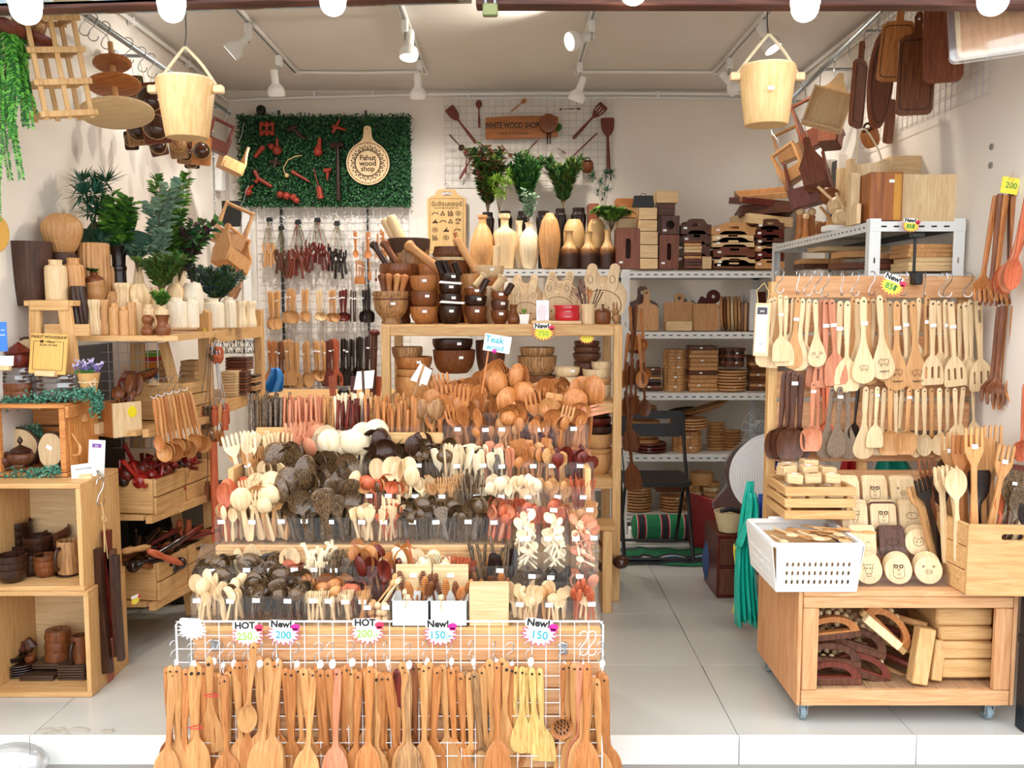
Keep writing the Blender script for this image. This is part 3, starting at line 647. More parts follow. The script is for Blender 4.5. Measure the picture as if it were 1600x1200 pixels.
for i,(x0,x1,lab)in enumerate(((611,671,'white box of honey dippers next to the clear bin of little wooden balls'),(671,731,'white box of honey dippers next to the pale wooden block'))):
 a,b_=P(x0,960,2.66).x+.001,P(x1,960,2.66).x-.001;t=thing('white_box',lab,'box',((a+b_)/2,2.66,.4785));w=b_-a
 m=MB()
 for q in((0,.0015,.04,w,.003,.08),(0,.097,.04,w,.003,.08),(0,.05,.0015,w,.1,.003)):m.box(q[:3],q[3:])
 for s in(-1,1):m.box((s*(w/2-.0015),.05,.04),(.003,.1,.08))
 obj('box_walls',m,WHITE,t);obj('back_board',MB().box((0,.104,.082),(w-.004,.007,.164),.001),PALEX,t);sticker(t,0,.098,.13)
 for k in range(7):
  put('dip',BROWN if k%3 else TEAK,((a+b_)/2+rnd(-.4,.4)*w,2.66+rnd(.02,.08),.484),(R(rnd(-25,10)),R(rnd(-28,28)),rnd(0,3)),rnd(.85,1),'dark honey dipper in the %s'%lab.replace(' of honey dippers',''),'honey dippers in the white box '+('by the balls' if i==0 else 'by the block'))
 for k in range(2):put('knobstick',PALE,((a+b_)/2+rnd(-.3,.3)*w,2.675,.5),(R(rnd(-25,10)),R(rnd(-38,38)),rnd(0,3)),.6,'short pale muddler in the white box '+('by the balls' if i==0 else 'by the block'),'muddlers in the white box '+('by the balls' if i==0 else 'by the block'))
a,b_=P(733,960,2.655).x,P(795,960,2.655).x
tag(obj('wooden_block',MB().box((0,0,.062),(b_-a,.06,.124),.003),PALEX,None,((a+b_)/2,2.69,.4785)),'smooth pale wooden block standing in the lowest row of bins','block')
a,b_=P(571,960,2.66).x,P(611,960,2.66).x
bb=abin(a,b_-.001,2.662,.478,.072,.10,'clear bin of little wooden balls and dippers beside the white box',2)
BALL=MB().sph((0,0,0),.011,10,7).mesh('ball')
for k in range(16):
 tag(obj('wooden_ball',BALL,PALE if k%3 else TAN,None,(a+.016+(k%3)*.020+rnd(-.003,.003),2.676+(k//3%2)*.026,.495+(k//6)*.022)),'little turned wooden ball in the clear bin beside the white box','ball','wooden balls')
for k in range(4):put('knobstick',PALE if k%2 else TAN,(a+rnd(.015,.05),2.69+rnd(0,.05),.52),(R(-20),R(rnd(-40,55)),0),.75,'short pale muddler lying across the bin of wooden balls','muddlers on the wooden balls')
# ---------------------------------------------------------------- price bursts
def burst(p,w,top,price,c_in,c_price,c_edge,label,tilt=0,yaw=0,hand=True):
 t=thing('price_burst',label,'price sign',p,(0,tilt,yaw))
 def star(r,n=17,a=.70):return[(r*(1 if i%2 else a)*math.cos(2*PI*i/(2*n)+.1),r*.74*(1 if i%2 else a)*math.sin(2*PI*i/(2*n)+.1))for i in range(2*n)]
 obj('burst_edge',MB().prism(star(w/2),(),.0012),c_edge,t,(0,0,0),smooth=0)
 obj('burst_face',MB().prism(star(w/2*.90),(),.0012),c_in,t,(0,-.0013,0),smooth=0)
 obj('heading_strip',MB().prism(rrect(-.05*w,.28*w,.72*w,.24*w,.08*w,3),(),.0012),PAPER,t,(0,-.0024,0),smooth=0)
 text(top,w*.27,INK,t,(-.06*w,-.0033,.28*w),bold=.001*w/.1)
 text(price,w*.30,c_price,t,(0,-.0026,-.04*w),bold=.0004)
 if hand:
  m=MB().prism(circ(0,0,w*.13,12,rz=w*.09),(),.0012)
  for k in range(3):m.prism(circ(-.05*w+k*.05*w,-.08*w,w*.028,8,rz=w*.05),(),.0012)
  obj('pointing_hand',m,MAG if c_edge is MAG else PINKP,t,(.34*w,-.0036,.22*w),smooth=0)
 return t
Yg=2.615
for px,py,w,top,pr,ci,cp,ce,lab,ti in((300,984,.090,'','',PAPER,TEAL,PAPER,'blank white paper burst at the bookcase end of the front wire grid',.05),(387,992,.105,'HOT','250.-',PAPER,LGRN,PINKP,'HOT 250 paper burst with lime figures on the front grid',-.03),(443,990,.105,'New!','200',PAPER,TEAL,MAG,'New! 200 paper burst with teal figures touching the HOT 250 sign',.04),(574,988,.108,'HOT','200.-',PAPER,LGRN,PINKP,'HOT 200 paper burst with lime figures in the grid middle',0),(688,990,.108,'New!','150.-',PAPER,TEAL,MAG,'New! 150 paper burst under the white boxes on the grid',0),(843,990,.115,'New!','150',PAPER,TEAL,MAG,'New! 150 paper burst tilted at the aisle end of the grid',.12)):
 b=burst(P(px,py,Yg-.012),w,top or ' ',pr or ' ',ci,cp,ce,lab,ti,hand=bool(top))
# ---------------------------------------------------------------- front wire grid and the utensils hanging on it
gr=thing('wire_grid_panel','white wire grid panel on the front of the display stand','grid panel',(-.35,Yg,.30))
gx0,gx1,gz1,gz0=P(276,1000,Yg).x,P(942,1000,Yg).x,P(600,971,Yg).z,-.08
m=MB()
n=30
for i in range(1,n):x=gx0+(gx1-gx0)*i/n;m.tube([(x,Yg,gz0),(x,Yg,gz1)],.0014,5)
k=0;z=gz1
while z>gz0:m.tube([(gx0,Yg-.002,z),(gx1,Yg-.002,z)],.0014,5);z-=.042
m.v=[(x+.35,y-Yg,z-.30)for x,y,z in m.v]
stuff(obj('grid_wires',m,WIRE,gr))
m=MB();m.tube([(gx0,0,gz0),(gx0,0,gz1-.01),(gx0+.01,0,gz1),(gx1-.01,0,gz1),(gx1,0,gz1-.01),(gx1,0,gz0)],.003,7);m.v=[(x+.35,y,z-.30)for x,y,z in m.v]
obj('grid_frame',m,WIRE,gr)
for px,py in((336,1008),(880,1013),(862,1182)):
 p=P(px,py,Yg+.012);o=obj('mounting_clip',MB().box((0,0,0),(.026,.012,.036),.002).cyl((0,-.008,0),(0,-.004,0),.006,n=10),STEEL,gr,p-Vector((-.35,Yg,.30)))
hang=[(262,1042,'cook',TEAK,3),(271,1046,'turner',TEAKL,-4),(283,1046,'cook',TEAK,0),(300,1040,'spat',TEAKL,2),(311,1040,'spat',TEAKL,2),(327,1026,'rice',TEAKL,2),(340,1052,'cook',TEAKL,-3),(351,1055,'turner',TEAK,0),(361,1040,'ladle',TEAK,3),(374,1034,'cook',TEAK,-2),(397,1004,'cook',TEAKL,7),(412,1030,'cook',TEAK,-3),(424,1034,'turner',TEAKL,-5),(436,1030,'turner',TEAKL,-4),(456,1046,'slot',TEAK,3),(474,1044,'cook',TEAKL,-3),(490,1046,'turner',TEAKL,-4),(501,1046,'cook',TEAK,-2),(513,1046,'turner',TEAK,-3),(527,1044,'turner',PINK,-1),(542,1038,'turner',TEAK,1),(553,1046,'wavy',TEAKL,0),(568,1044,'cook',TEAK,-3),(578,1040,'turner',TEAK,-1),(590,1050,'rice',TEAKL,8),(597,1052,'cook',TEAK,1),(606,1052,'turner',TEAK,-4),(620,1046,'cook',MAROON,-2),(629,1034,'turner',TEAKL,-2),(637,1038,'turner',ACACIA,1),(655,1036,'cook',TEAKL,2),(671,1034,'cook',TEAKL,3),(684,1042,'turner',TEAK,4),(697,1044,'turner',ACACIA,-2),(712,1040,'turner',TEAK,0),(727,1048,'cook',ACACIA,0),(741,1048,'cook',ACACIA,-4),(753,1042,'turner',TEAKL,-2),(765,1030,'turner',TEAKL,-2),(776,1034,'turner',TEAK,0),(792,1034,'rice',TEAKL,3),(800,1038,'scoop',TEAK,1),(880,1036,'ladle',TEAK,0),(897,1036,'turner',TEAKL,-1),(906,1036,'turner',PINK,-1),(918,1036,'turner',TEAK,0),(928,1057,'turner_s',TEAKL,-1),(937,1050,'turner',TEAK,-3),(944,1054,'turner',TEAK,-3)]
OLIVE=wood('olive_wood','b8863e','e6c27a',scale=40,var=.06,lo=.3,hi=.6)
MN[OLIVE]='striped olive'
hang+=[(806+5*k,1042+2*(k%2),'pad_s',OLIVE,2-k)for k in range(6)]+[(843,1044,'turner_s',OLIVE,-2)]
SG=[(300,'blank burst'),(387,'HOT 250 sign'),(443,'New! 200 sign'),(574,'HOT 200 sign'),(688,'upright 150 sign'),(843,'tilted 150 sign')]
_b=sorted(hang)
for(a_,b_)in zip(_b,_b[1:]):
 if 5<b_[0]-a_[0]<30 and not 795<b_[0]<860:hang.append(((a_[0]+b_[0])/2+.1,max(a_[1],b_[1])+random.choice((-6,-2,3)),random.choice(('turner','cook','turner')),random.choice((TEAK,TEAKL,TEAKL,BROWN if random.random()<.3 else TEAK)),rnd(-3,3)))
hang.sort();cnt={}
for px,py,k,mat,ti in hang:
 lay=(int(px*7919)%3)*.010 if px==int(px)else-.012
 if px in(397,880,843):lay=0
 y=Yg-.022+lay*.9-(.03 if px==397 else 0)-(.02 if px==880 else 0);p=P(px,py,y)
 if px!=int(px):y=Yg-.008;p=P(px,py,y)
 s={'spat':1.35,'rice':1.35,'ladle':1.25,'scoop':1.15}.get(k,1.0)
 if k=='cook' and px==397:s=.8
 if px==880:s=.98
 g,gn=min(SG,key=lambda q:abs(q[0]-px));d=px-g
 q=cnt[(gn,d>=0)]=cnt.get((gn,d>=0),0)+1
 same=[h for h in hang if min(SG,key=lambda w:abs(w[0]-h[0]))[0]==g and(h[0]>=g)==(d>=0)]
 o_=ORD[q-1]if d>=0 else ORD[len(same)-q]
 lab='%s %s on front grid, %s from %s towards %s'%(MN[mat],KN[k][0].replace('_',' ').replace('ladle','holed ladle' if px==880 else 'ladle'),o_,gn,'aisle' if d>=0 else 'bookcase')
 o=tag(obj('hanging_'+KN[k][0],U[k],mat,None,p,(R(-4-lay*120),PI+R(ti),R(rnd(-12,12))+(PI if k in('turner',)and random.random()<.4 else 0)),s),lab,KN[k][1],'utensils hanging on the front wire grid')
 obj('hanging_hole',MB().cyl((0,-.0078,.016),(0,.0078,.016),.0034,n=8),INK,o)
 if px==880:
  mm=MB()
  for(r_,nn)in((0,1),(.011,6),(.021,11)):
   for q in range(nn):mm.cyl((r_*math.cos(q*2*PI/nn+r_*40),.0095 if r_<.02 else .0005,.213+r_*1.05*math.sin(q*2*PI/nn+r_*40)),(r_*math.cos(q*2*PI/nn+r_*40),.022,.213+r_*1.05*math.sin(q*2*PI/nn+r_*40)),.0021,n=7)
  stuff(obj('drain_hole',mm,INK,o))
for px in(272,300,330,345,362,385,404,430,462,498,516,548,575,602,636,664,702,736,772,797,826,878,908,938):
 o=tag(obj('s_hook',HOOK,STEEL,None,P(px,rnd(1030,1036),Yg-.008),(0,0,rnd(.2,1.2))),'small steel S hook on the front wire grid carrying utensils','hook','S hooks on the front grid')
 obj('thread_knot',KNOT,PAPER,o,(.004,-.006,-.006),scale=rnd(.8,1.5));obj('thread_loop',LOOP,PAPER,o,(0,-.004,0))
for px,py in((912,1010),(925,1010)):tag(obj('s_hook',HOOKB,WIRE,None,P(px,py+14,Yg-.01),(0,0,.2),.75),'empty white S hook at the aisle end of the front grid','hook','empty white S hooks')
RBAND=plain('red_band','d02430',.5)
for px,py,y in((306,1137,2.575),(330,1087,2.575)):
 p=P(px,py,y);tag(obj('rubber_band',MB().tube([(-.022,0,0),(0,-.012,.001),(.022,0,-.001),(0,.014,0)],.0016,5,closed=True),RBAND,None,p),'red rubber band round two teak handles '+('near their heads' if py>1100 else 'beside the striped grid frame'),'rubber band')
ps=thing('placard','white Teak wood placard on a thin stick above the big spoons','sign',P(777,537,3.27),(0,R(9),0))
obj('placard_board',MB().box((0,0,0),(.098,.003,.062),.0005),PAPER,ps);text('Teak',.034,TEAL,ps,(-.012,-.0022,.012),bold=.0006);text('wood',.028,TEAL,ps,(-.006,-.0022,-.016),bold=.0004)
obj('stick',MB().cyl((-.028,.003,-.02),(-.028,.003,-.19),.003,n=7),TEAK,ps);obj('pink_pin',MB().sph((-.006,-.004,-.029),.008,8,6),MAG,ps)
# ---------------------------------------------------------------- bowls, mortars, vases, plants: builders
def bowlprof(r,h,t=.007,foot=.5,bulge=.5):
 o=sm([(r*foot,0),(r*(foot+(1-foot)*.62),h*.28),(r*(.9+.08*bulge),h*.62),(r,h)],3)
 i=[(q[0]-t,max(q[1],t*1.4))for q in reversed(o)]
 return[(0,.001)]+o+[(r-t*.5,h+.001)]+i[:-1]+[(0,t*1.4)]
def mortarprof(r,h,t=.014,foot=.55):
 o=[(r*foot,0),(r*foot,h*.07),(r*foot*.93,h*.1),(r*foot*.93,h*.14),(r*(foot+.02),h*.2)]+sm([(r*(foot+.02),h*.2),(r*.84,h*.38),(r*.95,h*.62),(r*.96,h*.84)],3)+[(r,h*.86),(r*1.0,h*.93),(r*.97,h)]
 return[(0,.001)]+o+[(r*.97-t,h),(r*.78,h*.5),(r*.4,h*.3),(0,h*.28)]
def lobj(nm,prof,mat,p,label,cat,group=None,n=22,mod=None,rot=None,stick=None,sc=None):
 m=MB().lathe(prof,n,mod=mod)
 o=tag(obj(nm,m,mat,None,p,rot,sc,smooth=50),label,cat,group)
 if stick:
  a,r,z=stick;sticker(o,r*math.sin(a),-r*math.cos(a)-.001,z,(0,0,a),1)
 return o
def flute(k,amp,tw=0):return lambda a,z,j:1+amp*math.cos(k*a+tw*z)
def scales(k,amp,m):return lambda a,z,j:1+amp*math.cos(k*a+(PI if int(z/m)%2 else 0))*(.4+.6*((z/m)%1))
def vase(nm,px0,px1,yt,yb,Y,shape,mat,label,mod=None,n=40,nz=26,cat='vase',group=None,two=None):
 """shape: (height fraction, radius fraction) from base to lip"""
 b=P((px0+px1)/2,yb,Y);t=P((px0+px1)/2,yt,Y);r=W(px1-px0,Y)/2;h=t.z-b.z
 pts=sm([(rf,hf)for hf,rf in shape],8)
 if mod:n=max(n,96)
 pr=[(0,0)]+[(q[0]*r,q[1]*h)for q in pts]
 pr+=[(pr[-1][0]*.8,h),(pr[-1][0]*.75,h*.9),(0,h*.88)]
 o=tag(obj(nm,MB().lathe(pr,n,mod=mod),mat,None,b,smooth=60),label,cat,group);o['h']=h;return o
def leafadd(m,p,d,up,L,w,mi=0):
 d=Vector(d).normalized();s=d.cross(Vector(up));s=s.normalized()if s.length>1e-4 else d.orthogonal().normalized();nrm=s.cross(d)
 p=Vector(p);a=p+d*L*.5+s*w+nrm*w*.3;b=p+d*L*.5-s*w+nrm*w*.3
 m.add([p,a,p+d*L,b],[(0,1,2),(0,2,3)],None,mi)
def plant(nm,label,p,h,spread,kind,ns,mats,seed=1,leaf=.02,cat='plant',pot=None,group=None,lean=0):
 rg=random.Random(seed);t=thing(nm,label,cat,p,group=group);ms=MB();ml=MB()
 for s in range(ns):
  a=2*PI*(s+rg.random()*.6)/ns;hh=h*rg.uniform(.7,1);sp=spread*rg.uniform(.35,1)
  tip=Vector((math.cos(a)*sp+lean*hh,math.sin(a)*sp*.6,hh));c=Vector((tip.x*.25,tip.y*.25,hh*.55))
  if kind=='fern':tip.z=hh*.55;c=Vector((tip.x*.45,tip.y*.45,hh*.95))
  pts=[(1-u)**2*Vector((0,0,0))+2*u*(1-u)*c+u*u*tip for u in[i/8 for i in range(9)]]
  ms.tube(pts,[max(.0008,.0022*(1-.08*i))for i in range(9)],4)
  nl={'euc':20,'fern':34,'pine':0,'cyp':60,'leafy':30,'bloom':10}[kind]
  for i in range(nl):
   u=.22+.78*(i+rg.random())/nl;q=(1-u)**2*Vector((0,0,0))+2*u*(1-u)*c+u*u*tip;tg=(2*(1-u)*c+2*u*(tip-c)).normalized()
   for sgn in(-1,1):
    f=tg.orthogonal().normalized();f.rotate(Matrix.Rotation(rg.random()*6.28 if kind!='fern' else 0,3,tg))
    if kind=='fern':
     f=tg.cross(Vector((0,0,1)));f=f.normalized()if f.length>.01 else Vector((1,0,0))
    d=(f*sgn+tg*(.5 if kind!='cyp' else 1.1)).normalized()
    L=leaf*rg.uniform(.7,1.15)*(math.sin(PI*min(1,u*.9+.12))*1.6+.25 if kind=='fern' else 1)
    leafadd(ml,q,d,Vector((rg.uniform(-.5,.5),-.6,1)),L,L*{'euc':.42,'fern':.13,'cyp':.16,'leafy':.3,'bloom':.2}[kind],rg.randrange(len(mats)))
  if kind in('pine','bloom'):
   for i in range(46):
    d=Vector((rg.gauss(0,1),rg.gauss(0,1),rg.gauss(.35,.7))).normalized();leafadd(ml,tip,d,(0,0,1),leaf*rg.uniform(.8,1.2),leaf*.07,rg.randrange(len(mats)))
   if kind=='pine':
    q=pts[5]
    for i in range(26):leafadd(ml,q,Vector((rg.gauss(0,1),rg.gauss(0,1),rg.gauss(.3,.7))).normalized(),(0,0,1),leaf*.9,leaf*.06,rg.randrange(len(mats)))
 obj('stem',ms,STEM,t);stuff(obj('foliage',ml,mats,t,smooth=0,fix=False))
 return t
# ---------------------------------------------------------------- white slotted metal shelf along the back wall
SHELFW=plain('shelf_white','e3e4e2',.4)
SHELFD=plain('slot_shade','4c4d50',.6)  # dark grey standing in for the shade inside the beam slots
SHELFB=plain('shelf_board','d8d6d0',.6)
def metal_shelf(nm,label,x0,x1,y0,y1,levels,top=True,back=True):
 t=thing(nm,label,'shelf',((x0+x1)/2,y0,0));ox,oy=(x0+x1)/2,y0;w=x1-x0;zt=max(levels)+.012
 for sx in(-1,1):
  for yy in(0,y1-y0):
   hs=[rrect(0,.06+.075*k,.007,.026,.0034,1)for k in range(int((zt-.1)/.075))]
   m=MB().prism([(-.0225,0),(.0225,0),(.0225,zt),(-.0225,zt)],hs,.003)
   m.box((sx*.021,(.02 if yy==0 else-.02),zt/2),(.003,.04,zt))
   obj('post',m,SHELFW,t,(sx*(w/2-.0225),yy,0),smooth=0)
 for z in levels:
  n=int((w-.06)/.05)
  hs=[rrect(-w/2+.055+k*.05,0,.026,.007,.0034,1)for k in range(n)]
  m=MB().prism([(-w/2,-.02),(w/2,-.02),(w/2,.02),(-w/2,.02)],hs,.003);obj('front_beam',m,SHELFW,t,(0,-.003,z-.02),smooth=0);obj('slot_shade_strip',MB().box((0,.010,z-.021),(w-.05,.002,.030)),SHELFD,t)  # strip added behind the slots so they look shaded, no real shelf part
  m=MB().prism([(-w/2,-.02),(w/2,-.02),(w/2,.02),(-w/2,.02)],hs,.003);obj('back_beam',m,SHELFW,t,(0,y1-y0,z-.02),smooth=0)
  obj('shelf_board',MB().box((0,(y1-y0)/2,z-.004),(w-.006,y1-y0-.006,.008)),SHELFB,t)
  d=y1-y0-.01;hs=[rrect(-d/2+.06+k*.05,0,.026,.007,.0034,1)for k in range(int((d-.07)/.05))];T=Matrix.Rotation(PI/2,4,'Z')
  for sx in(-1,1):obj('side_beam',MB().prism(rrect(0,0,d,.038,.001,1),hs,.003,T),SHELFW,t,(sx*(w/2-.001),(y1-y0)/2,z-.02),smooth=0);obj('slot_shade_strip',MB().box((sx*(w/2-.012),(y1-y0)/2,z-.021),(.002,d-.02,.03)),SHELFD,t)
 return t
YM=5.60;MX0,MX1=P(972,500,YM).x,1.66
LV=[P(1080,y,YM).z for y in(424,519,615,711,806)]
metal_shelf('metal_shelf','white slotted metal shelf rack behind the black folding chair',MX0,MX1,YM,6.06,LV)
metal_shelf('metal_shelf','white slotted metal shelf whose top holds the row of vases',-.28,MX0-.012,5.70,6.12,[P(880,421,5.70).z,.9,.3])
ZV=P(880,421,5.70).z
# ---------------------------------------------------------------- pine counter
YC=4.30;cz=P(780,508,YC).z;cx0,cx1=P(596,600,YC).x,P(972,600,YC).x
ct=thing('counter','pine post and beam counter shelf loaded with mortars and bowls','counter',((cx0+cx1)/2,YC,0))
def cpart(nm,a,b_,mat,bv=.003):
 a,b_=Vector(a),Vector(b_);return obj(nm,MB().box((0,0,0),tuple(b_-a),bv),mat,ct,(a+b_)/2-Vector(((cx0+cx1)/2,YC,0)))
cw=.042
for x in(cx0,cx1-cw):
 for y in(YC,YC+.48):cpart('leg',(x,y,0),(x+cw,y+.045,cz-.002),PINE)
zs=[cz,P(935,629,YC).z,P(935,748,YC).z]
for z in zs:
 cpart('front_rail',(cx0+cw,YC+.002,z-.052),(cx1-cw,YC+.03,z-.002),PINEX);cpart('back_rail',(cx0+cw,YC+.492,z-.052),(cx1-cw,YC+.52,z-.012),PINEX)
 for x in(cx0+.005,cx1-.035):cpart('side_rail',(x,YC+.046,z-.052),(x+.028,YC+.48,z-.012),PINEY)
 for k in range(4):cpart('shelf_plank',(cx0+cw+.002 if z<cz else cx0+.002,YC+.012+k*.128,z-.012),(cx1-cw-.002 if z<cz else cx1-.002,YC+.138+k*.128,z+.002),PINEX,.002)
ls=thing('low_stand','low pine stand leg and top beside the aisle end of the display','stand',(.38,4.15,0))
for dx,dy in((.07,0),(.07,.11),(-.25,0)):obj('leg',MB().box((dx,dy,.2),(.045,.04,.40),.003),PINE,ls)
obj('stand_top',MB().box((-.08,.055,.412),(.38,.17,.02),.003),PINEX,ls)
cr=thing('slatted_crate','pale slatted crate standing under the counter shelf','crate',P(930,905,4.6).xy.to_3d()+Vector((0,0,0.001)))
for k in range(4):obj('slat',MB().box((0,0,.06+k*.075),(.16,.01,.06),.002),PALEX,cr)
for s in(-1,1):obj('end_post',MB().box((s*.07,.012,.16),(.02,.012,.32)),PALE,cr)
for k in range(2):obj('side_slat',MB().box((.078,.12,.06+k*.15),(.008,.2,.06)),PALE,cr)
# ---- things on the counter top
zc=cz+.0025
def onc(px,Y):return Vector((P(px,480,Y).x,Y,zc))
Y1,Y2,Y3=4.44,4.60,4.72
def hpx(yt,Y,z0=None):return P(800,yt,Y).z-(zc if z0 is None else z0)
m1=lobj('mortar',mortarprof(W(57,Y1)/2,hpx(455,Y1)),ACACIA,onc(611,Y1+.03),'two-tone wooden mortar holding pestles at the end of the counter','mortar',n=28,stick=(.25,W(57,Y1)/2*.95,.10))
obj('dark_band',MB().lathe([(W(57,Y1)/2*.975,.118),(W(57,Y1)/2*1.005,.120),(W(57,Y1)/2*1.005,.124),(W(57,Y1)/2*.975,.126)],28),BROWN,m1)
PEST=MB().lathe(sm([(0,0),(.014,.004),(.017,.02),(.012,.08),(.013,.13),(.0185,.155),(.017,.168),(0,.176)],2),14).mesh('pestle')
def pestle(p,tilt,mat,sc,label,group=None,yt=0):return tag(obj('pestle',PEST,mat,None,p,(R(yt),R(tilt),0),sc),label,'pestle',group)
for i,(dx,ti)in enumerate(((-.035,-6),(.012,8),(.04,14),(-.008,-2))):pestle(onc(611,Y1+.04)+Vector((dx*.7,.01*(i%2),.055)),ti,(BROWN,TEAKL,TEAK,TEAK)[i],1.12,'rounded pestle standing in the two-tone mortar, %s'%('dark end one','tallest pale one','outermost pale one','half hidden one')[i],'pestles in the two-tone mortar')
def stack(px,Y,tops,r,mats,what,rough=None,foot=.55,stk=True,z0=None):
 """bowls nested from the bottom up; tops are pixel rows of each rim, lowest bowl first"""
 z=zc if z0 is None else z0;x=P(px,480,Y).x;base=z
 for i,yt in enumerate(tops):
  zt=P(800,yt,Y).z;h=max(zt-base,.05);rr=r*(1-.012*i)
  mt=mats[i%len(mats)]
  pos=['bottom one','second from below','third from below','fourth from below','fifth from below','topmost'][i if i<len(tops)-1 else(5 if len(tops)>1 else 0)]
  hh=max(h,r*.8)if i else h
  pr=mortarprof(rr,h,.010,foot)if i==0 and what.find('mortar')>=0 else bowlprof(rr,min(hh,zt-base+(.035 if i else 0)),.008,.62 if i else foot,.9)
  hh2=pr and max(q[1]for q in pr)
  lobj(what.split()[-1],pr,mt,(x,Y+.04,zt-hh2+.0005*i),'%s, %s of its stack%s'%(what,pos,''),what.split()[-1],'stack of '+what+'s',24,rough,stick=((.15+.2*(i%2)),rr*.99,hh2*.72)if stk else None)
  base=zt-.012
rough=scales(30,.012,.012)
stack(661,Y1,(479,455,431),W(44,Y1)/2,[TEAK,BROWN],'swirled teak bowl')
stack(703,Y1,(478,459,443,427),W(37,Y1)/2,[DARK],'dark carved bowl',rough)
stack(743,Y1,(478,462,450),W(36,Y1)/2,[BROWN,DARK],'pebbled brown bowl',rough)
stack(781,Y1,(484,469,455),W(29,Y1)/2,[BROWN,WALNUT],'small umber bowl',rough)
for i,(px,py,w_)in enumerate(((703,443,36),(706,474,40))):
 p=P(px,py,Y1-.04);tag(obj('paper_sheet',MB().prism([(-.5*W(w_,Y1),.003),(.45*W(w_,Y1),-.004),(.5*W(w_,Y1),.006),(.1*W(w_,Y1),.009),(-.42*W(w_,Y1),.014)],(),.10),PAPER,None,(p.x,Y1+.03,p.z)),'crumpled white paper tucked between dark carved bowls, %s'%('upper sheet','lower sheet')[i],'paper')
stack(770,Y2,(447,),W(30,Y2)/2,[WHITEWOOD],'cream bamboo crock')
stack(760,Y3,(434,415),W(56,Y3)/2,[TEAK,PALE],'wide bamboo mortar',z0=zc)
stack(734,Y2,(428,),W(30,Y2)/2,[TEAKL],'orange teak goblet')
stack(623,Y2,(412,),W(62,Y2)/2,[BROWN],'ribbed brown mortar')
stack(672,Y2+.02,(412,),W(42,Y2)/2,[TEAK],'ribbed teak mortar')
t=onc(640,Y3+.03);lobj('wooden_tub',[(0,.08),(.085,.08),(.10,.2),(.108,hpx(374,Y3)),(.095,hpx(374,Y3)),(.085,.15),(0,.14)],ACACIA,t-Vector((0,0,0)),'bark-rimmed wooden tub high on the counter holding pale pestles','tub')
o=bpy.data.objects['wooden_tub'];obj('bark_rim',MB().lathe([(.1055,hpx(396,Y3)),(.110,hpx(380,Y3)),(.111,hpx(373,Y3)),(.106,hpx(372.5,Y3)),(.103,hpx(392,Y3))],22,mod=lambda a,z,j:1+.012*math.sin(5*a)),BARK,o)
CLUB=MB().lathe(sm([(0,0),(.017,.003),(.018,.06),(.016,.15),(.017,.2),(.022,.222),(.022,.236),(.012,.248),(0,.25)],2),14).mesh('club')
def club(p0,p1,Y,mat,label,r=1.0,m=CLUB,L=.25,nm='pestle'):
 a,b_=P(*p0,Y),P(*p1,Y+.02);d=b_-a;q=d.to_track_quat('Z','Y').to_euler();s=d.length/L
 return tag(obj(nm,m,mat,None,a,q,(r,r,s)),label,'pestle')
ROD=MB().lathe(sm([(0,0),(.016,.003),(.019,.02),(.019,.2),(.0195,.24),(.014,.249),(0,.25)],2),14).mesh('rod')
club((612,424),(581,378),Y2,DARK,'dark brown knobbed pestle leaning out of the ribbed brown mortar');club((628,424),(598,376),Y2+.03,BROWN,'reddish pestle with round head leaning beside the dark one',1.1)
club((690,424),(634,380),Y2-.02,TEAKL,'long teak club with a bulbous head leaning over the tub',1.35)
club((636,412),(600,342),Y3,PALE,'pale round-ended pestle behind its twin in the bark-rimmed tub',1.2,ROD);club((645,412),(610,337),Y3-.03,PALE,'thick pale pestle in front in the bark-rimmed tub',1.35,ROD)
club((744,424),(712,372),Y3-.02,TAN,'pale pestle leaning away from the wide bamboo mortar',1.1,ROD);club((775,424),(776,384),Y3,PALE,'short pale pestle upright in the wide bamboo mortar',1.0,ROD)
club((742,448),(758,428),Y2-.05,PALE,'ring-ended pale pestle in the orange teak goblet',1.0);club((772,455),(787,432),Y2-.04,PALE,'pale mallet pestle in the cream bamboo crock',1.3)
club((749,458),(761,436),Y1-.0,DARK,'dark pestle in the pebbled brown bowl stack',.9,ROD);club((790,460),(800,444),Y1,DARK,'dark pestle in the small umber bowl stack',.9,ROD)
for i,(a_,b2)in enumerate((((693,430),(684,408)),((703,430),(694,408)),((718,430),(710,411)))):club(a_,b2,Y1+.02,BLACKW,'black pestle stub in the top dark bowl, %s'%('outermost','middle one','nearest the goblet')[i],.9,ROD)
t=thing('lidded_box','dark segmented round lidded box on stacked discs','box',onc(703,Y3+.05))
obj('lower_disc',MB().lathe([(0,0),(.095,.0),(.10,.02),(.11,hpx(412,Y3)),(.115,hpx(408,Y3)),(0,hpx(408,Y3))],26),BROWN,t);obj('pale_disc',MB().lathe([(0,hpx(407,Y3)),(.10,hpx(407,Y3)),(.102,hpx(402,Y3)),(0,hpx(402,Y3))],26),PALE,t)
obj('segmented_lid',MB().lathe([(0,hpx(401,Y3)),(.085,hpx(401,Y3)),(.092,hpx(397,Y3)),(.084,hpx(391,Y3)),(.082,hpx(385,Y3)),(0,hpx(384,Y3))],26),WALNUT,t);obj('knob',MB().lathe([(0,0),(.007,0),(.006,.05),(.012,.068),(.012,.072),(0,.073)],12),TEAK,t,(.03,0,hpx(384,Y3)))
vase('vase',793,812,476,506,Y1,[(0,.8),(.12,.98),(.3,1),(.6,.62),(.8,.5),(1,.72)],BROWN,'small waisted brown vase between umber bowls and white plant pot',n=20)
for i in range(6):put('stick',PALE,onc(803,Y1+.02)+Vector((rnd(-.01,.01),0,.05)),(0,R(rnd(-12,12)),0),rnd(.6,.8),'pale skewer standing in the waisted brown vase','skewers in the brown vase')
